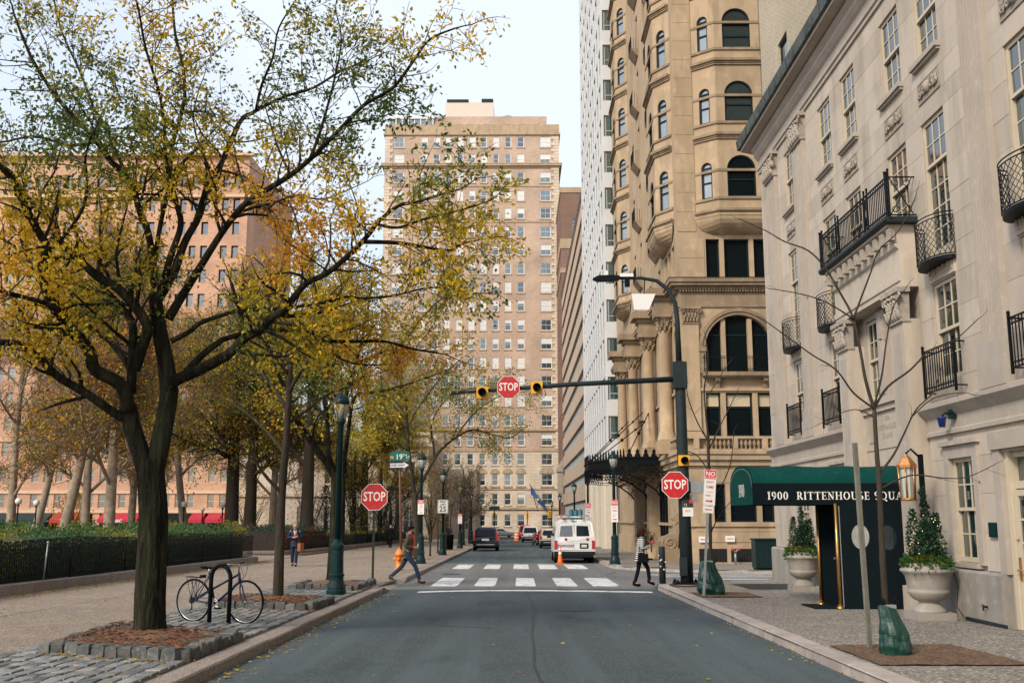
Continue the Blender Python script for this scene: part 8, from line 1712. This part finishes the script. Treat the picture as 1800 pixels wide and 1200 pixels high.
    mb = MB(); mb.tube([hd + fw * .086 - up * .052 + sw * .022, hd + fw * .092 - up * .054, hd + fw * .086 - up * .052 - sw * .022], .006, 5); mb.build('mouth', 'scarf_r', root)
    mb = MB(); rr_ = random.Random(len(label)); n = 14; k = 7; c0 = hd + up * .02 - fw * .018
    for i in range(k + 1):
        th = (i / k) * (1.75 if not wear.get('bald') else .55)
        for j in range(n):
            a = 2 * pi * j / n; f = cos(a); thh = th * (.62 if f > .55 else 1.0 if f > -.2 else 1.12); r0 = .109 + (.012 * rr_.random() if wear.get('curly') else .003 * rr_.random()) + (.03 * (f < .2) if wear.get('curly') else 0)
            mb.v.append(tuple(c0 + (fw * f + sw * sin(a)) * (r0 * sin(thh) * .95) + up * (r0 * 1.02 * cos(thh))))
    mb.f = [(i * n + j, i * n + (j + 1) % n, (i + 1) * n + (j + 1) % n, (i + 1) * n + j) for i in range(k) for j in range(n)]; mb.m = [0] * len(mb.f); mb.s = [True] * len(mb.f); mb.build('hair', hair, root)
    return root, V, fw, up, sw
MANJ = dict(pel=(.0, 0, .90), chest=(.05, 0, 1.27), neck=(.075, 0, 1.47), head=(.12, 0, 1.60), shL=(.05, .18, 1.40), shR=(.05, -.18, 1.40), elL=(-.02, .25, 1.13), elR=(-.06, -.25, 1.12), wrL=(.22, .12, 1.10), wrR=(.2, -.13, 1.08), hipL=(.02, .09, .87), hipR=(-.01, -.09, .87), knL=(-.16, .09, .50), anL=(-.50, .08, .20), toL=(-.40, .08, .06), knR=(.26, -.09, .52), anR=(.40, -.09, .09), toR=(.54, -.09, .05), look=(1, 0, -.12))
r_, V, fw, up, sw = person('man in an olive jacket and red scarf striding over the crossing, looking at his phone', (-3.42, 31.9, g(31.9) + .02), 0.05, MANJ, dict(legs='jeans', top='jacket_o', shoe='shoe_b', hem=-.05, tg=.022), group='people on the street')
mb = MB(); mb.tube([V['neck'] + Vector((.06 * cos(a), .075 * sin(a), -.01 + .02 * sin(a * 3))) for a in [2 * pi * i / 14 for i in range(14)]], .036, 7, closed=True); mb.build('scarf', 'scarf_r', r_); MB().tube([V['neck'] + Vector((.08, -.03, -.02)), V['chest'] + Vector((.155, -.05, .02)), V['waist'] + Vector((.165, -.06, -.02)), V['pel'] + Vector((.15, -.07, -.05))], [.035, .05, .05, .04], 6).tube([V['neck'] + Vector((.08, .04, -.02)), V['chest'] + Vector((.15, .06, .02)), V['waist'] + Vector((.16, .06, 0))], [.03, .045, .04], 6).build('scarf_end', 'scarf_r', r_)
MB().tube([V['head'] + fw * .055 - up * .055 + sw * .06, V['head'] + fw * .088 - up * .088, V['head'] + fw * .055 - up * .055 - sw * .06], [.022, .03, .022], 6).build('beard', 'hair_d', r_)
ph = thing('phone', 'pale phone held by the man in the olive jacket', 'phone', (-3.42 + .325, 31.9 - .02, g(31.9) + 1.15)); MB().box(-.035, .035, -.006, .006, -.07, .07).build('case', 'white', ph); ph.rotation_euler = (0, .6, 1.4)
WOJ = dict(pel=(0, 0, .88), chest=(.03, 0, 1.22), neck=(.05, 0, 1.41), head=(.085, 0, 1.53), shL=(.03, .155, 1.33), shR=(.03, -.155, 1.33), elL=(.02, .21, 1.07), elR=(.0, -.21, 1.07), wrL=(.24, .1, 1.12), wrR=(.24, -.1, 1.13), hipL=(0, .085, .85), hipR=(.01, -.085, .85), knL=(-.05, .08, .48), anL=(-.16, .08, .10), toL=(-.03, .08, .05), knR=(.2, -.08, .52), anR=(.24, -.08, .17), toR=(.36, -.08, .09), look=(1, -.1, -.1))
r_, V, fw, up, sw = person('woman in a striped jumper with curly hair and sunglasses by the bollard', (3.55, 30.2, g(30.2) + .02), .1, WOJ, dict(legs='blackc', top='stripe', shoe='blackc', hem=-.1, curly=True, lg=.006, tg=.022), hair='hair_b', girl=True)
mb = MB(); q_ = random.Random(8)
for i in range(34): a = q_.uniform(.9, 5.4); z = q_.uniform(-.1, .09); mb.ball(tuple(V['head'] + fw * (.10 * cos(a) - .03) + sw * (.105 * sin(a)) + up * z), q_.uniform(.028, .045), 6)
mb.build('curls', 'hair_b', r_, kind='stuff'); MB().tube([V['head'] + fw * .098 + sw * .05 + up * .015, V['head'] + fw * .11 + up * .012, V['head'] + fw * .098 - sw * .05 + up * .015], .017, 6).build('sunglasses', 'ink', r_)
hb_ = thing('handbag', 'black shoulder bag on the right hip of the woman in stripes', 'handbag', (3.6, 30.0, g(30.2) + .72)); MB().prism([(-.16, 0), (.16, 0), (.14, .24), (-.14, .24)], -.1, .0, 'y').build('bag', 'blackc', hb_); MB().tube([(-.12, -.04, .24), (-.08, .1, .5), (-.03, .2, .66)], .012, 5).tube([(.12, -.04, .24), (.06, .08, .5), (-.01, .2, .66)], .012, 5).build('strap', 'blackc', hb_)
fl_ = thing('flowers', 'bunch of red flowers held by the woman in stripes', 'flowers', (3.86, 30.12, g(30.2) + 1.14)); mb = MB(); q_ = random.Random(4)
for i in range(9): mb.ball((q_.gauss(0, .04), q_.gauss(0, .04), .08 + q_.random() * .08), .03, 6)
mb.build('blooms', 'scarf_r', fl_, kind='stuff'); MB().tube([(0, 0, .08), (.01, 0, -.14)], [.04, .015], 6).build('stems', 'leaf_h', fl_)
SUJ = dict(pel=(0, 0, .93), chest=(.03, 0, 1.30), neck=(.05, 0, 1.50), head=(.085, 0, 1.62), shL=(.02, .19, 1.43), shR=(.02, -.19, 1.43), elL=(.02, .27, 1.16), elR=(.02, -.27, 1.16), wrL=(.23, .1, 1.18), wrR=(.23, -.08, 1.16), hipL=(0, .09, .9), hipR=(0, -.09, .9), knL=(.1, .08, .5), anL=(.05, .07, .1), toL=(.19, .07, .05), knR=(.02, -.08, .5), anR=(-.1, -.07, .12), toR=(.03, -.07, .06), look=(1, 0, -.45))
r_, V, fw, up, sw = person('man in a navy suit walking towards us on the left pavement, reading a phone', (-9.15, 42.3, gs(42.3) + .01), -pi / 2 + .2, SUJ, dict(legs='suit', top='suit', shoe='blackc', hem=-.14, bald=True, tg=.026, lg=.02), hair='hair_d')
mb = MB(); c_ = V['chest']; mb.add([tuple(c_ + Vector((.145, -.06, .13))), tuple(c_ + Vector((.145, .06, .13))), tuple(c_ + Vector((.165, 0, -.2)))], [(0, 1, 2)]); mb.build('shirt', 'shirt', r_); MB().tube([c_ + Vector((.15, 0, .12)), c_ + Vector((.172, 0, -.18))], .016, 5).build('tie', 'scarf_r', r_)
sb = thing('shoulder_bag', 'tan leather bag at the hip of the man in the suit', 'bag', (-8.88, 42.2, gs(42.3) + .62)); MB().prism([(-.13, 0), (.13, 0), (.13, .32), (-.13, .32)], -.07, .07, 'y').build('bag', 'tanbag', sb); sb.rotation_euler = (0, 0, 1.2); MB().tube([(-.1, 0, .3), (-.12, .1, .6), (-.05, .22, .82)], .014, 5).build('strap', 'tanbag', sb)
WALK = dict(SUJ); WALK['look'] = (1, 0, 0); WALK['wrL'] = (.1, .27, .92); WALK['wrR'] = (.02, -.27, .92)
person('person in a long black coat walking away along the black fence', (-9.9, 80, gs(80)), pi / 2, WALK, dict(legs='blackc', top='blackc', shoe='blackc', hem=-.35, bald=True, tg=.04), hair='grey_h', hands=False, group='distant walkers on the left pavement')
person('person in a bright red coat partly hidden behind the walking man', (-8.3, 84, gs(84)), pi / 2, WALK, dict(legs='blackc', top='scarf_r', shoe='blackc', hem=-.2, tg=.04), hands=False, group='distant walkers on the left pavement')
person('dark clothed walker far along the left kerb near the lamp posts', (-6.6, 98, gs(98)), -pi / 2, WALK, dict(legs='blackc', top='suit', shoe='blackc', hem=-.1, tg=.03), hands=False, group='distant walkers on the left pavement')
r_, V, *_ = person('dark clothed walker with a pale backpack behind the near hedge', (*px_loc(48, 55)[:2], gs(55) + .05), pi * .75, WALK, dict(legs='blackc', top='blackc', shoe='blackc', hem=-.1, tg=.03), hands=False, group='distant walkers in the park')
MB().ball((-.2, 0, 1.2), .18, 8, sz=1.3).build('backpack', 'shirt', r_)
person('walker in a blue jacket near the low forking sycamore', (*px_loc(157, 72)[:2], gs(72) + .05), 0, WALK, dict(legs='blackc', top='jeans', shoe='blackc', hem=-.1, tg=.04), hands=False, group='distant walkers in the park')
pr_ = thing('pushchair', 'dark pushchair with a pale hood behind the near hedge', 'pushchair', (*px_loc(172, 62)[:2], gs(62) + .06)); MB().ball((0, 0, .8), .3, 10).build('hood', 'white', pr_); MB().prism([(-.3, .3), (.3, .3), (.35, .75), (-.35, .75)], -.25, .25, 'y').build('seat', 'blackc', pr_)
for x in (-.28, .28): MB().tube([(x, .2 * cos(2 * pi * i / 16), .2 + .18 * sin(2 * pi * i / 16)) for i in range(16)], .03, 5, closed=True).build('wheel', 'tyre', pr_)
